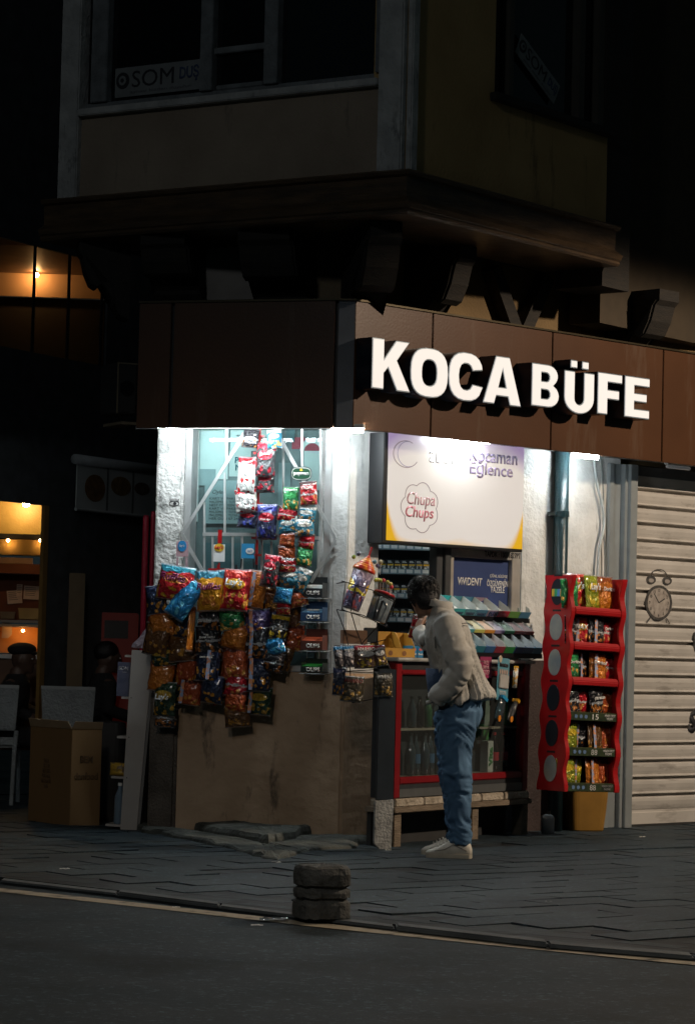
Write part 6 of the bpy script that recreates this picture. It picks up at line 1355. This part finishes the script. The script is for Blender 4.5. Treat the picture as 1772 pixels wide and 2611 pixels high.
scrap(698, 2348, .07, RZ + .004, FOIL, 'crumpled silver foil in the gutter left of the bollard', 'foil_scrap'); scrap(656, 2362, .03, RZ + .008, PAPER, 'torn paper scrap on the road line by the foil')
scrap(705, 2201, .03, 0, PAPER, 'white scrap at the tip of the broken concrete'); scrap(1637, 2136, .022, 0, PAPER, 'small white scrap near the shutter'); scrap(990, 2170, .02, 0, PAPER, 'tiny white scrap by the leaning white board')
scrap(166, 2218, .03, 0, PAPER, 'paper scrap on the pavement below the cardboard box'); scrap(1397, 2302, .02, 0, PAPER, 'tiny scrap on the pavement far right of the bollard'); scrap(450, 2316, .02, 0, PAPER, 'tiny scrap by the kerb at the left')

# ------------------------------------------------------------------ the neighbour across the side lane
nb = thing('neighbour_building', NB.M(), 'dark neighbouring building with a lit cafe below and a lit glazed room above', 'building')
NI = nb.matrix_world.inverted()
NW = mat('soot_dark_wall', (.05, .055, .06), .85, var=.3)
n0, n1 = NB.p(-60, 1500)[0] - 1.5, NB.p(520, 1500)[0]
uo0, uo1 = NB.p(-60, 1500)[0] - 1, NB.p(118, 1500)[0]
zo1 = NB.p(60, 1283)[1]; zu0 = NB.p(120, 905)[1]; zu1 = NB.p(120, 634)[1]; uu1 = NB.p(275, 800)[0]
nbl = NI @ NB.M()
MB().box(n0, n1, 0, .03, zo1, zu0).box(n0, n1, 0, .03, zu1, 12).box(uo1, n1, 0.001, .03, 0, zo1 - .001).box(uu1, n1, .001, .03, zu0 + .001, zu1 - .001).build('wall', NW, nb)
jm_ = MB().box(uo1 - .06, uo1 - .001, -.01, .02, 0, zo1).build('door_jamb', mat('gilded_jamb', (.22, .13, .04), .5), nb)
MB().box(n0 - 4, n1 + 4, 5.9, 6.0, 0, 12).build('rear_wall', NW, nb)
MB().box(n0 - 4, n0 - .002, 0, .03, 0, 12).build('wall', NW, nb); MB().box(n0 - 4, n0 - 3.95, .031, 5.89, 0, 12).build('side_wall', NW, nb)
# upper lit room
IU = frame_at(100, 760, 22.6, 4); UI = NI @ IU.M()
a0, a1 = IU.p(-80, 700)[0], IU.p(330, 700)[0]; zt_1 = IU.p(100, 757)[1]
WO = mat('warm_ceiling_beam', (.50, .30, .16), .8, scale=1.5, c2=(.62, .38, .20))
MB().box(a0, a1, 0, .05, zt_1, zt_1 + .55).build('room_beam', WO, nb, UI)
MB().box(a0, a1, .06, .1, 2.9, zt_1 - .002).build('room_wall', mat('brown_panel', (.018, .012, .007), .9), nb, UI)
MB().add([(a0, -.0, zt_1 + .20), (a1, -.0, zt_1 + .20), (a1, -1.2, zt_1 + .26), (a0, -1.2, zt_1 + .26)], [(0, 1, 2, 3)]).build('room_ceiling', mat('dark_brown_ceiling', (.16, .09, .05), .6), nb, UI)
for px in (88, 177, 262):
    u = NB.p(px, 780)[0]; MB().box(u - .013, u + .013, .0, .012, zu0, zu1).build('mullion', BLACK, nb)
def warm_lamp(px, py, fr, d, r_, s_, label, M=None, c=(1.0, .55, .20)):
    u, z = fr.p(px, py, d); t = thing('warm_lamp', fr.M(u, d, z), label, 'lamp')
    MB().loft(EL((0, 0, 0), (r_, r_, r_), None, 8)).build('bulb', emis('warm_bulb_%d' % int(s_), c, s_), t, smooth=True); MB().lathe([(r_ * .6, r_ * .7), (r_ * .6, r_ * 2)], 10).build('fitting', BLACK, t); return t
warm_lamp(94, 701, IU, .12, .020, 170, 'small bright ceiling spot in the upper lit room')
warm_lamp(237, 691, IU, .12, .014, 130, 'second ceiling spot, at the right end of the upper lit room')
# cafe interior
IF = frame_at(60, 1500, 21.2, 6); II = NI @ IF.M()
def Z4(x, y, d=0): q = IF.p(x / 5.164, 1270 + y / 5.164, d); return q
def zbx(x0, y0, x1, y1, d0, d1, d=0):
    a, c_ = Z4(x0, (y0 + y1) / 2, d), Z4(x1, (y0 + y1) / 2, d); t_, b_ = Z4((x0 + x1) / 2, y0, d)[1], Z4((x0 + x1) / 2, y1, d)[1]
    return (a[0], c_[0], -d - d0, -d + d1, b_, t_)
GOLD = mat('gold_brown_wall', (.42, .24, .05), .45, scale=6, c2=(.55, .33, .08), bump=.2)
RB = mat('red_brown_wall', (.20, .065, .03), .7, var=.15)
def ib(name, m_, *a, **k): return MB().box(*zbx(*a, **k)).build(name, m_, nb, II)
ib('tiled_wall', GOLD, -300, -60, 800, 480, 0, .05); ib('red_wall', RB, -300, 1000, 620, 1620, 0, .05, d=-.003); ib('lower_wall', mat('dusk_brown', (.16, .10, .07), .8), -300, 2120, 700, 2900, 0, .05)
hood = thing('cooker_hood', IF.M(*(lambda q: (q[0], .12, q[1]))(Z4(280, 760))), 'brass coloured metal hood over the cafe counter', 'hood')
hi_ = hood.matrix_world.inverted() @ IF.M(); MB().box(*zbx(-200, 560, 590, 760, .25, .0)).build('shell', mat('brass_metal', (.50, .32, .10), .3, .8, var=.1), hood, hi_, bevel=.01); MB().box(*zbx(-200, 490, 600, 548, .28, .0)).build('top_lip', BLACK, hood, hi_)
shf = thing('wall_shelf', IF.M(*(lambda q: (q[0], .0, q[1]))(Z4(280, 1000))), 'red-brown shelf ledge with a pale top in the cafe', 'shelf')
hi_ = shf.matrix_world.inverted() @ IF.M(); MB().box(*zbx(-200, 790, 440, 868, .18, .0)).build('top', mat('pink_beige', (.45, .30, .22), .6), shf, hi_); MB().box(*zbx(-200, 875, 600, 1000, .2, .0)).build('front', RB, shf, hi_)
for i, (b_, rz) in enumerate((((100, 1215, 295, 1390), -6), ((225, 1135, 300, 1290), 1), ((318, 1158, 520, 1335), 2))):
    z_ = zbx(*b_, .004 + i * .003, -.002 - i * .003, d=.0); cx_, cz_ = (z_[0] + z_[1]) / 2, (z_[4] + z_[5]) / 2; w__, h__ = (z_[1] - z_[0]) / 2, (z_[5] - z_[4]) / 2
    t = MB().box(-w__, w__, -.001, .001, -h__, h__).build('note_sheet', mat('note_paper', (.80, .66, .60), .8), None, IF.M(cx_, .008 + i * .004, cz_, tilt=rz)); tag(t, ('tilted handwritten note pinned on the cafe wall, left of the square one', 'narrow upright note above the tilted one in the cafe', 'square handwritten note, right of the others in the cafe')[i], 'note')
    for k in range(5): MB().box(-w__ * .8, w__ * random.uniform(.3, .8), -.0022, -.0012, h__ * (.7 - k * .28), h__ * (.7 - k * .28) + .004).build('written_line', mat('grey_ink', (.2, .15, .14), .8), t)
cn = thing('serving_counter', IF.M(*(lambda q: (q[0], .15, 0))(Z4(280, 1660))), 'steel edged serving counter with a lit glass case in the cafe', 'counter')
hi_ = cn.matrix_world.inverted() @ IF.M(); MB().box(*zbx(-200, 1608, 575, 1645, .3, 0)).build('top_board', mat('grey_edge', (.22, .20, .18), .3, .5), cn, hi_); MB().box(*zbx(-200, 1662, 548, 1694, .29, 0)).build('lit_edge', mat('cream_edge', (.65, .45, .25), .4), cn, hi_)
MB().box(*zbx(-200, 1700, 545, 2040, .0, .01, d=.02)).build('case_back', mat('orange_back', (.60, .24, .05), .5, scale=10, c2=(.70, .32, .08)), cn, hi_); MB().box(*zbx(545, 1690, 560, 2100, .29, 0)).build('case_post', mat('cream_edge', (0,) * 3), cn, hi_); MB().box(*zbx(-200, 2060, 545, 2110, .29, .0)).build('case_base', STEEL, cn, hi_)
MB().box(*zbx(-200, 2112, 600, 3300, .26, .0)).build('front', mat('dusk_brown', (0,) * 3), cn, hi_)
for i, (b_, c_, lab) in enumerate((((12, 1500, 205, 1592), (.30, .24, .16), 'short plastic food box on the cafe counter, at the left'), ((250, 1455, 575, 1600), (.48, .34, .12), 'long yellowish food box on the cafe counter'))):
    z_ = zbx(*b_, .12, 0, d=.1); t = thing('food_box', IF.M((z_[0] + z_[1]) / 2, .1, z_[4] + .001), lab, 'box'); w__ = (z_[1] - z_[0]) / 2; h__ = z_[5] - z_[4]
    MB().loft([[(x * k, y * k - .05, z) for x, y in ((-w__, -.06), (w__, -.06), (w__, .06), (-w__, .06))] for z, k in ((0, .92), (h__ * .9, 1), (h__ * .9, 1.04), (h__, 1.04))]).build('tub', mat(f'food_box_{i}', c_, .35), t, bevel=.003)
z_ = zbx(30, 1692, 130, 1845, .01, 0, d=.1); t = MB().prism([(0, 0), (.05, 0), (.08, .03), (.08, .10), (.05, .135), (0, .135)], 0, .012).build('hanging_plate', mat('cream_plate', (.60, .45, .36), .5), None, IF.M(z_[0], .1, z_[4]), bevel=.003); tag(t, 'cream oval plate hanging in the lit glass case', 'plate')
warm_lamp(68, 1283, IF, .22, .03, 190, 'warm lamp above the gold tiled cafe wall', c=(1.0, .72, .35))
for px, lab in ((22, 'left warm lamp in front of the brass hood'), (104, 'right warm lamp in front of the brass hood')): warm_lamp(px, 1378, IF, .55, .012, 90, lab)
warm_lamp(60, 1608, IF, .16, .010, 140, 'warm lamp inside the glass case', c=(1.0, .5, .15))
# tan door edges and posts in the lane
for x0, x1, y0, y1, Y, lab in ((170, 211, 1461, 2000, 20.15, 'tall dim tan door edge between the cafe and the lane'), (154, 168, 1297, 1397, 20.4, 'short tan strip of panelling beside the cafe opening')):
    f_ = frame_at((x0 + x1) / 2, y1, Y, 10); a = LB(f_, x0, y0, x1, y1); b0 = 0 if y1 > 1900 else a[2]
    tag(MB().box(-(a[1] - a[0]) / 2, (a[1] - a[0]) / 2, 0, .04, b0, a[3]).build('door_panel', mat('tan_door', (.12, .08, .035), .6), None, f_.M((a[0] + a[1]) / 2, 0, 0), bevel=.004), lab, 'panel')
# hanging banner
bn = thing('hanging_banner', NB.M(NB.p(275, 1240)[0], .05, NB.p(275, 1300)[1]), 'grey-white hanging banner with brown round food prints under a rolled top', 'banner')
hi_ = bn.matrix_world.inverted() @ NB.M(); a = LB(NB, 192, 1180, 425, 1290, .05); ua, ub = NB.p(194, 1240, .05)[0], NB.p(470, 1240, .05)[0]; za, zb_ = NB.p(200, 1295, .05)[1], NB.p(200, 1185, .05)[1]
BNM = mat('banner_cloth', (.42, .45, .45), .7, var=.12, scale=3)
MB().box(ua, ub, -.06, -.05, za, zb_).build('cloth', BNM, bn, hi_); MB().tube([(ua - .03, -.055, zb_ + .04), (ub, -.055, zb_ + .04)], .04, 10).build('roll', mat('banner_roll', (.34, .36, .37), .7, bump=.5, bscale=12), bn, hi_, smooth=True)
MB().tube([(ua - .0, -.055, za - .01), (ub, -.055, za - .01)], .014, 8).build('bottom_bar', BNM, bn, hi_)
for px, rx_, rz_, c_ in ((240, .14, .105, (.16, .08, .03)), (306, .14, .075, (.20, .12, .04)), (360, .11, .05, (.10, .07, .05))):
    q = NB.p(px, 1240, .05); MB().prism(ell(q[0], za + (zb_ - za) * (.5 if px < 300 else .62), rx_, rz_, 22), -.064, -.0605).build('print', mat('food_print_%d' % px, c_, .7, var=.4, scale=20), bn, hi_)
for px in (272, 337): q = NB.p(px, 1240, .05)[0]; MB().box(q - .012, q + .012, -.063, -.0605, za, zb_).build('seam', mat('banner_seam', (.12, .13, .13), .8), bn, hi_)
# air conditioner on the kiosk's flank
AF = frame_at(322, 1050, 17.9, 28); a = LB(AF, 300, 925, 350, 1055)
ac = thing('air_conditioner', AF.M((a[0] + a[1]) / 2, 0, a[2]), 'dark boxed air conditioner unit mounted on the flank wall', 'air conditioner'); w__ = (a[1] - a[0]) / 2; h__ = a[3] - a[2]
MB().box(-w__, w__, 0, .3, 0, h__).build('case', mat('ac_dark', (.035, .036, .036), .6), ac, bevel=.008); MB().box(-w__ - .004, -w__ + .006, -.006, .0, 0, h__).box(-w__ + .007, w__, -.006, 0, h__ - .010, h__).build('trim', mat('ac_trim', (.20, .17, .12), .5), ac)
MB().prism(ell(.0, h__ * .5, w__ * .75, w__ * .75, 20), -.004, -.0005).build('fan_grille', BLACK, ac); MB().box(-w__ * .6, w__, -.02, .3, -.075, -.055).build('bracket', mat('ac_trim', (0,) * 3), ac)
# red rolled parasols and machine
for x0, x1, y0, y1, lab in ((360, 376, 1305, 1600, 'dark red furled pole against the white pillar, the left one'), (380, 392, 1294, 1600, 'dark red furled pole touching the white pillar')):
    q = at((x0 + x1) / 2, 1500, 18.15); z1 = at(0, y0, 18.15).z; rr_ = (x1 - x0) / 2 / 371
    t = thing('furled_parasol', Matrix.Translation((q.x, q.y, .6)), lab, 'parasol', 'red furled poles'); MB().tube([(0, 0, -.5), (0, 0, z1 - .62), (0, 0, z1 - .6)], [rr_ * .9, rr_, rr_ * .8], 12).build('fabric', mat('dark_red_cloth', (.40, .02, .05), .55, bump=.3, bscale=9, stretch=(6, 6, .5)), t, smooth=True); MB().lathe([(rr_ * .5, -.6), (rr_ * .5, -.5)], 10).build('pole', BLACKM, t)
f_ = frame_at(285, 1900, 20.6, 8); a = LB(f_, 262, 1562, 313, 1760)
vm_ = thing('vending_machine', f_.M((a[0] + a[1]) / 2, 0, 0), 'dim red vending machine standing in the dark lane', 'vending machine'); w__ = (a[1] - a[0]) / 2 + .12
MB().box(-w__ + .1, w__, 0, .5, 0, a[3]).build('cabinet', mat('vending_red', (.12, .012, .010), .5, emit=.012, ecol=(.6, .03, .01)), vm_, bevel=.01); MB().box(-w__ + .13, w__ - .08, -.004, -.0005, a[3] - .2, a[3] - .06).build('window', BLACK, vm_); text('ICE', mat('vending_print', (.25, .07, .06), .5), vm_, .09, .035, 0, -.003, a[3] - .28, bold=.03)
# plastic chairs
PLC = mat('grey_woven_plastic', (.28, .31, .32), .5, bump=1.0, bscale=50)
def chair(px, py, Y, rz, label):
    q = at(px, py, Y); t = thing('plastic_chair', Matrix.Translation((q.x, q.y, 0)) @ Matrix.Rotation(R(rz), 4, 'Z'), label, 'chair', 'woven plastic chairs of the cafe')
    MB().prism([(-.185, .56), (.185, .56), (.205, .89), (-.205, .89)], -.012, .008).build('backrest', PLC, t, bevel=.008); MB().box(-.205, .205, -.016, -.013, .875, .90).build('top_rim', mat('chair_rim', (.34, .37, .38), .4), t, bevel=.001)
    for s_ in (-1, 1): MB().tube([(s_ * .17, .0, .001), (s_ * .185, -.01, .45), (s_ * .195, .0, .56)], [.016, .018, .018], 8).build('leg', PLC, t); MB().tube([(s_ * .19, .42, .001), (s_ * .19, .40, .44)], .016, 8).build('leg', PLC, t)
    MB().box(-.19, .19, -.006, .006, .45, .51).build('lower_rail', PLC, t, bevel=.004); MB().box(-.2, .2, .015, .44, .43, .455).build('seat', PLC, t, bevel=.008)
    return t
chair(-24, 1880, 19.8, 3, 'grey woven plastic chair cut by the left edge'); chair(172, 1880, 19.8, -4, 'grey woven plastic chair behind the cardboard boxes')
# two seated people
def sitter(px, Y, hz, rz, label, cap):
    q = at(px, 1680, Y); t = thing('person', Matrix.Translation((q.x, q.y, 0)) @ Matrix.Rotation(R(rz), 4, 'Z'), label, 'person')
    dz = hz - 1.12; mb = MB(); P = head_mb(mb, (-.05, 0, 1.12 + dz), Matrix.Rotation(R(-6), 3, 'Y')); mb.tube([(.05, 0, .5), (.02, 0, .75), (.0, 0, .93 + dz), (-.01, 0, 1.04 + dz)], [.09, .10, .075, .055], 12)
    for s_ in (-1, 1): mb.tube([(.0, s_ * .05, .93 + dz), (.0, s_ * .15, .92 + dz), (.02, s_ * .23, .72), (-.19, s_ * .215, .655), (-.30, s_ * .16, .60)], [.05, .05, .045, .035, .028], 10); hand_mb(mb, (-.30, s_ * .16, .60), (-1, -s_ * .3, -.2), (0, 0, 1), 1, .5, s_); mb.tube([(.05, s_ * .05, .52), (-.36, s_ * .1, .50), (-.40, s_ * .1, .42), (-.42, s_ * .1, .10), (-.54, s_ * .1, .05)], [.07, .055, .05, .035, .03], 8)
    b_ = fuse('body', mb, mat('skin_unlit', (.10, .06, .045), .5, var=.1, scale=20), t, .011, None, 1); eyes(P, b_, Matrix.Rotation(R(-6), 3, 'Y'))  # sitters' skin darkened so the colour itself holds their unlit silhouette
    DKC = mat('dark_wool', (.014, .014, .016), .9, bump=.3)
    j = MB().loft([RG((.05, 0, .46), .12, .18), RG((.05, 0, .6), .12, .17), RG((.02, 0, .8), .12, .20), RG((.0, 0, .93 + dz), .10, .19), RG((-.0, 0, 1.0 + dz), .07, .09)])
    for s_ in (-1, 1): j.tube([(.0, s_ * .15, .92 + dz), (.02, s_ * .23, .72), (-.19, s_ * .215, .655)], [.07, .058, .045], 12)
    fuse('coat', j, DKC, t, .014, lambda p, n: .006 * nz3(p.x * 12, p.y * 12, p.z * 12), 1)
    tr = MB()
    for s_ in (-1, 1): tr.tube([(.05, s_ * .09, .5), (-.38, s_ * .1, .50), (-.40, s_ * .1, .42), (-.42, s_ * .1, .08)], [.09, .07, .065, .05], 12)
    fuse('trousers', tr, mat('dark_trousers', (.012, .013, .016), .9), t, .014, None, 1)
    for s_ in (-1, 1): MB().loft(EL((-.49, s_ * .1, .045), (.12, .045, .043))).build('shoe', BLACK, t, smooth=True)
    if cap:
        c_ = MB().loft(EL((-.04, 0, 1.185 + dz), (.115, .092, .055))).build('flat_cap', DKC, t, smooth=True); MB().loft(EL((-.145, 0, 1.160 + dz), (.05, .06, .012))).build('peak', DKC, c_, smooth=True)
    else: MB().loft(EL((-.03, 0, 1.165 + dz), (.10, .084, .085))).build('hair', HAIRM, t, smooth=True)
sitter(44, 20.3, 1.10, 172, 'seated person in dark clothes and a flat cap, silhouetted against the cafe', True)
sitter(262, 20.5, 1.12, 205, 'seated person in black, barely visible behind the cardboard boxes', False)
# cardboard boxes
CB = mat('cardboard', (.20, .115, .045), .8, var=.12, scale=2, bump=.2, bscale=14, stretch=(1, 1, .3)); CBI = mat('cardboard_inner', (.34, .24, .14), .8)
BF = frame_at(181, 2105, 17.6, 0); q0 = ground(70, 2096); q1 = ground(178, 2108); q2 = ground(300, 2096)
cb = thing('cardboard_box', Matrix.Translation((q1.x, q1.y, 0)), 'tall open cardboard box with faded black print, edge towards the street', 'box')
v0 = Vector((q0.x - q1.x, q0.y - q1.y + .05)); v2 = Vector((.19, .10)); H_ = 1.2 - (1838 - 1650) / (6742 / 17.6)
def wallp(a, b_, z0, z1, th, m_, nm, z1b=None):
    d = (b_ - a).normalized(); n = Vector((-d.y, d.x)) * th; z1b = z1b or z1
    return MB().add([(a.x, a.y, z0), (b_.x, b_.y, z0), (b_.x, b_.y, z1b), (a.x, a.y, z1), (a.x + n.x, a.y + n.y, z0), (b_.x + n.x, b_.y + n.y, z0), (b_.x + n.x, b_.y + n.y, z1b), (a.x + n.x, a.y + n.y, z1)], [(0, 1, 2, 3), (7, 6, 5, 4), (0, 4, 5, 1), (1, 5, 6, 2), (2, 6, 7, 3), (3, 7, 4, 0)]).build(nm, m_, cb, bevel=.002)
O2 = Vector((0, 0)); v3 = v0 + v2
wallp(v0, O2, .001, H_ - .06, .006, CB, 'panel'); wallp(O2, v2, .001, H_ - .06, .006, CB, 'panel'); wallp(v3, v0, .001, H_ - .06, .006, CB, 'panel'); wallp(v2, v3, .001, H_ - .06, .006, CB, 'panel')
def flap(a, b_, out, dz): 
    a3, b3 = Vector((a.x, a.y, H_ - .058)), Vector((b_.x, b_.y, H_ - .058)); o3 = Vector((out.x, out.y, dz)); n_ = (b3 - a3).cross(o3).normalized() * .005
    vs = [a3, b3, b3 + o3 * .9 - (b3 - a3) * .06, a3 + o3]; MB().add(vs + [v + n_ for v in vs], [(0, 1, 2, 3), (7, 6, 5, 4), (0, 4, 5, 1), (1, 5, 6, 2), (2, 6, 7, 3), (3, 7, 4, 0)]).build('flap', CBI, cb)
flap(v0, O2, Vector((-.01, -.03)), .055); flap(O2, v2, Vector((.02, -.02)), .05)
dA = (O2 - v0); Mx = Matrix.Translation((v0.x + dA.x * .42, v0.y + dA.y * .42, H_ * .48)) @ Matrix.Rotation(math.atan2(dA.y, dA.x), 4, 'Z') @ Matrix.Translation((0, -.0015, 0))
CI = mat('cardboard_ink', (.11, .065, .03), .8)
text('R16-24\n18 12 40\nNET 12KG\nPORTAKAL\nMADE IN TR\n04 06', CI, cb, .12, .2, M=Mx, bold=.01)
Mx = Matrix.Translation((v2.x * .5, v2.y * .5, H_ * .55)) @ Matrix.Rotation(math.atan2(v2.y, v2.x), 4, 'Z') @ Matrix.Translation((0, -.0015, 0))
text('BEM\n\ndanfood', CI, cb, .17, .16, M=Mx, bold=.03)
qb = ground(275, 2098)
bb = MB(); bb.loft([[(x * k * (1 + .06 * nz3(x * 9, y * 9, z * 5)), y * k, z) for x, y in [(a_ - .12, b_ - .11) for a_, b_ in rr(.24, .22, 24, 0, 0, 3)]] for z, k in ((0, .85), (.03, 1.0), (.3, 1.03), (.6, .98), (.68, .93), (.69, .5))])
tag(bb.build('dark_carton', mat('black_carton_low', (.012, .012, .012), .7), None, Matrix.Translation((qb.x - .02, qb.y + .16, 0)), bevel=.004), 'black carton between the cardboard box and the white shelf', 'box')
# white shelf unit seen from its narrow side
qs = ground(328, 2118); SU = Frame(qs.x, qs.y, -8)
su = thing('shelf_unit', SU.M(tilt=1.6), 'tall narrow off-white shelf unit standing left of the window', 'shelf'); hU = 1.2 - (1660 - 1650) / (6742 / 17.2) + .01
SHW = mat('off_white_board', (.36, .34, .32), .6, var=.06)
MB().prism([(-.055, 0.002), (.055, 0.002), (.10, hU), (-.045, hU)], 0, .018).build('side_board', SHW, su, bevel=.002); MB().prism([(.058, .01), (.075, .01), (.118, hU - .02), (.103, hU - .02)], .0, .35).build('back_board', mat('shelf_grey', (.16, .155, .15), .7), su)
for z, dx in ((.02, -.16), (.335, -.14), (.60, -.115), (.86, -.10), (hU - .05, -.095)): MB().box(dx, -.0, .019, .30, z, z + .014).build('shelf_board', SHW, su)
for z in (.345, .61, .87): MB().lathe([(.004, 0), (.004, .002)], 8).build('screw', BLACK, su, M=Matrix.Translation((-.03, -.001, z)) @ Matrix.Rotation(R(90), 4, 'X'))
def onshelf(dx, dy, z, rz=0): return su.matrix_world @ Matrix.Translation((dx, dy, z)) @ Matrix.Rotation(R(rz), 4, 'Z')
mg = thing('magazine', onshelf(-.10, .03, .876), 'dark blue magazine with grey headline on the shelf unit, top compartment', 'magazine'); MB().box(-.04, .045, 0, .012, 0, .225).build('cover', mat('magazine_blue', (.05, .06, .11), .4, scale=14, c2=(.12, .13, .2)), mg, bevel=.001)
text('SON', mat('mag_grey', (.4, .4, .42), .5), mg, .065, .026, .0, -.001, .185, bold=.03); text('haber', mat('mag_grey', (0,) * 3), mg, .03, None, .01, -.001, .16)
yp = thing('snack_pack', onshelf(-.10, .04, .352, -10), 'round yellow snack pack on the third board of the shelf unit', 'snack pack'); me = PILL[1].copy(); me.materials.append(mat('yellow_pack', (.42, .26, .03), .4, scale=30, c2=(.12, .08, .05), thr=(.5, .6))); me.transform(Matrix.Diagonal((.12, .05, .085, 1))); o = bpy.data.objects.new('pouch', me); col.objects.link(o); o.parent = yp; o.matrix_local = Matrix.Translation((0, 0, .043))
for z, hb, lab in ((.036, .10, 'clear blue bottle on the bottom board of the shelf unit'), (.155, .14, 'clear blue bottle upright behind the shelf side')):
    t = thing('bottle', onshelf(-.085, .06, .036 if z < .1 else .036) @ Matrix.Translation((0, 0 if z < .1 else .12, 0)), lab, 'bottle'); MB().lathe([(.028, 0), (.032, .01), (.032, hb + .08), (.013, hb + .13), (.013, hb + .15)], 12).build('body', mat('ice_blue_bottle', (.14, .20, .26), .1, coat=.5), t, smooth=True); MB().lathe([(.015, hb + .15), (.015, hb + .17)], 10).build('cap', WT, t)
# crumpled plastic bag on the unit
pb = MB(); ring_ = []
for k, (z, s_) in enumerate(((0, 1), (.03, 1.06), (.07, .95), (.11, .8), (.15, .5), (.19, .22))):
    ring_.append([((.085 * math.cos(a) + .03 * z / .1) * s_ * (1 + .3 * nz3(a * 2, z * 20, 3)) + .06 * z / .19, .06 * math.sin(a) * s_ * (1 + .3 * nz3(a * 3, z * 16, 8)), z + .02 * nz3(math.cos(a) * 2, math.sin(a) * 2, z * 9)) for a in [2 * math.pi * j / 22 for j in range(22)]])
pb.loft(ring_); tag(pb.build('plastic_bag', mat('lilac_film', (.34, .30, .36), .3, bump=1, bscale=30, c2=(.5, .42, .5)), None, onshelf(.01, .12, hU + .016)), 'crumpled pale lilac plastic bag on top of the shelf unit', 'plastic bag')
# pale line on the lane, metal pipe beyond the bay
p0, p1 = ground(0, 2150), ground(250, 2131)
o = MB().add([(p0.x - 1, p0.y - .03, .004), (p1.x, p1.y - .02, .004), (p1.x, p1.y + .03, .004), (p0.x - 1, p0.y + .04, .004)], [(0, 1, 2, 3)]).build('lane_line', mat('lane_line_paint', (.16, .165, .165), .8, scale=8, c2=(.06, .065, .07), thr=(.45, .6))); tag(o, kind='structure')
a = at(1553, 640, 18.75); b_ = at(1553, 730, 18.75)
t = thing('downpipe', Matrix.Translation((b_.x, b_.y, b_.z)), 'thin shiny metal downpipe right of the overhanging bay', 'pipe'); MB().tube([(0, 0, 0), (0, 0, 4.5)], .02, 10).build('pipe', mat('shiny_zinc', (.3, .3, .3), .25, .8), t, smooth=True); MB().lathe([(.028, .0), (.028, .05)], 10).build('collar', mat('shiny_zinc', (0,) * 3), t)
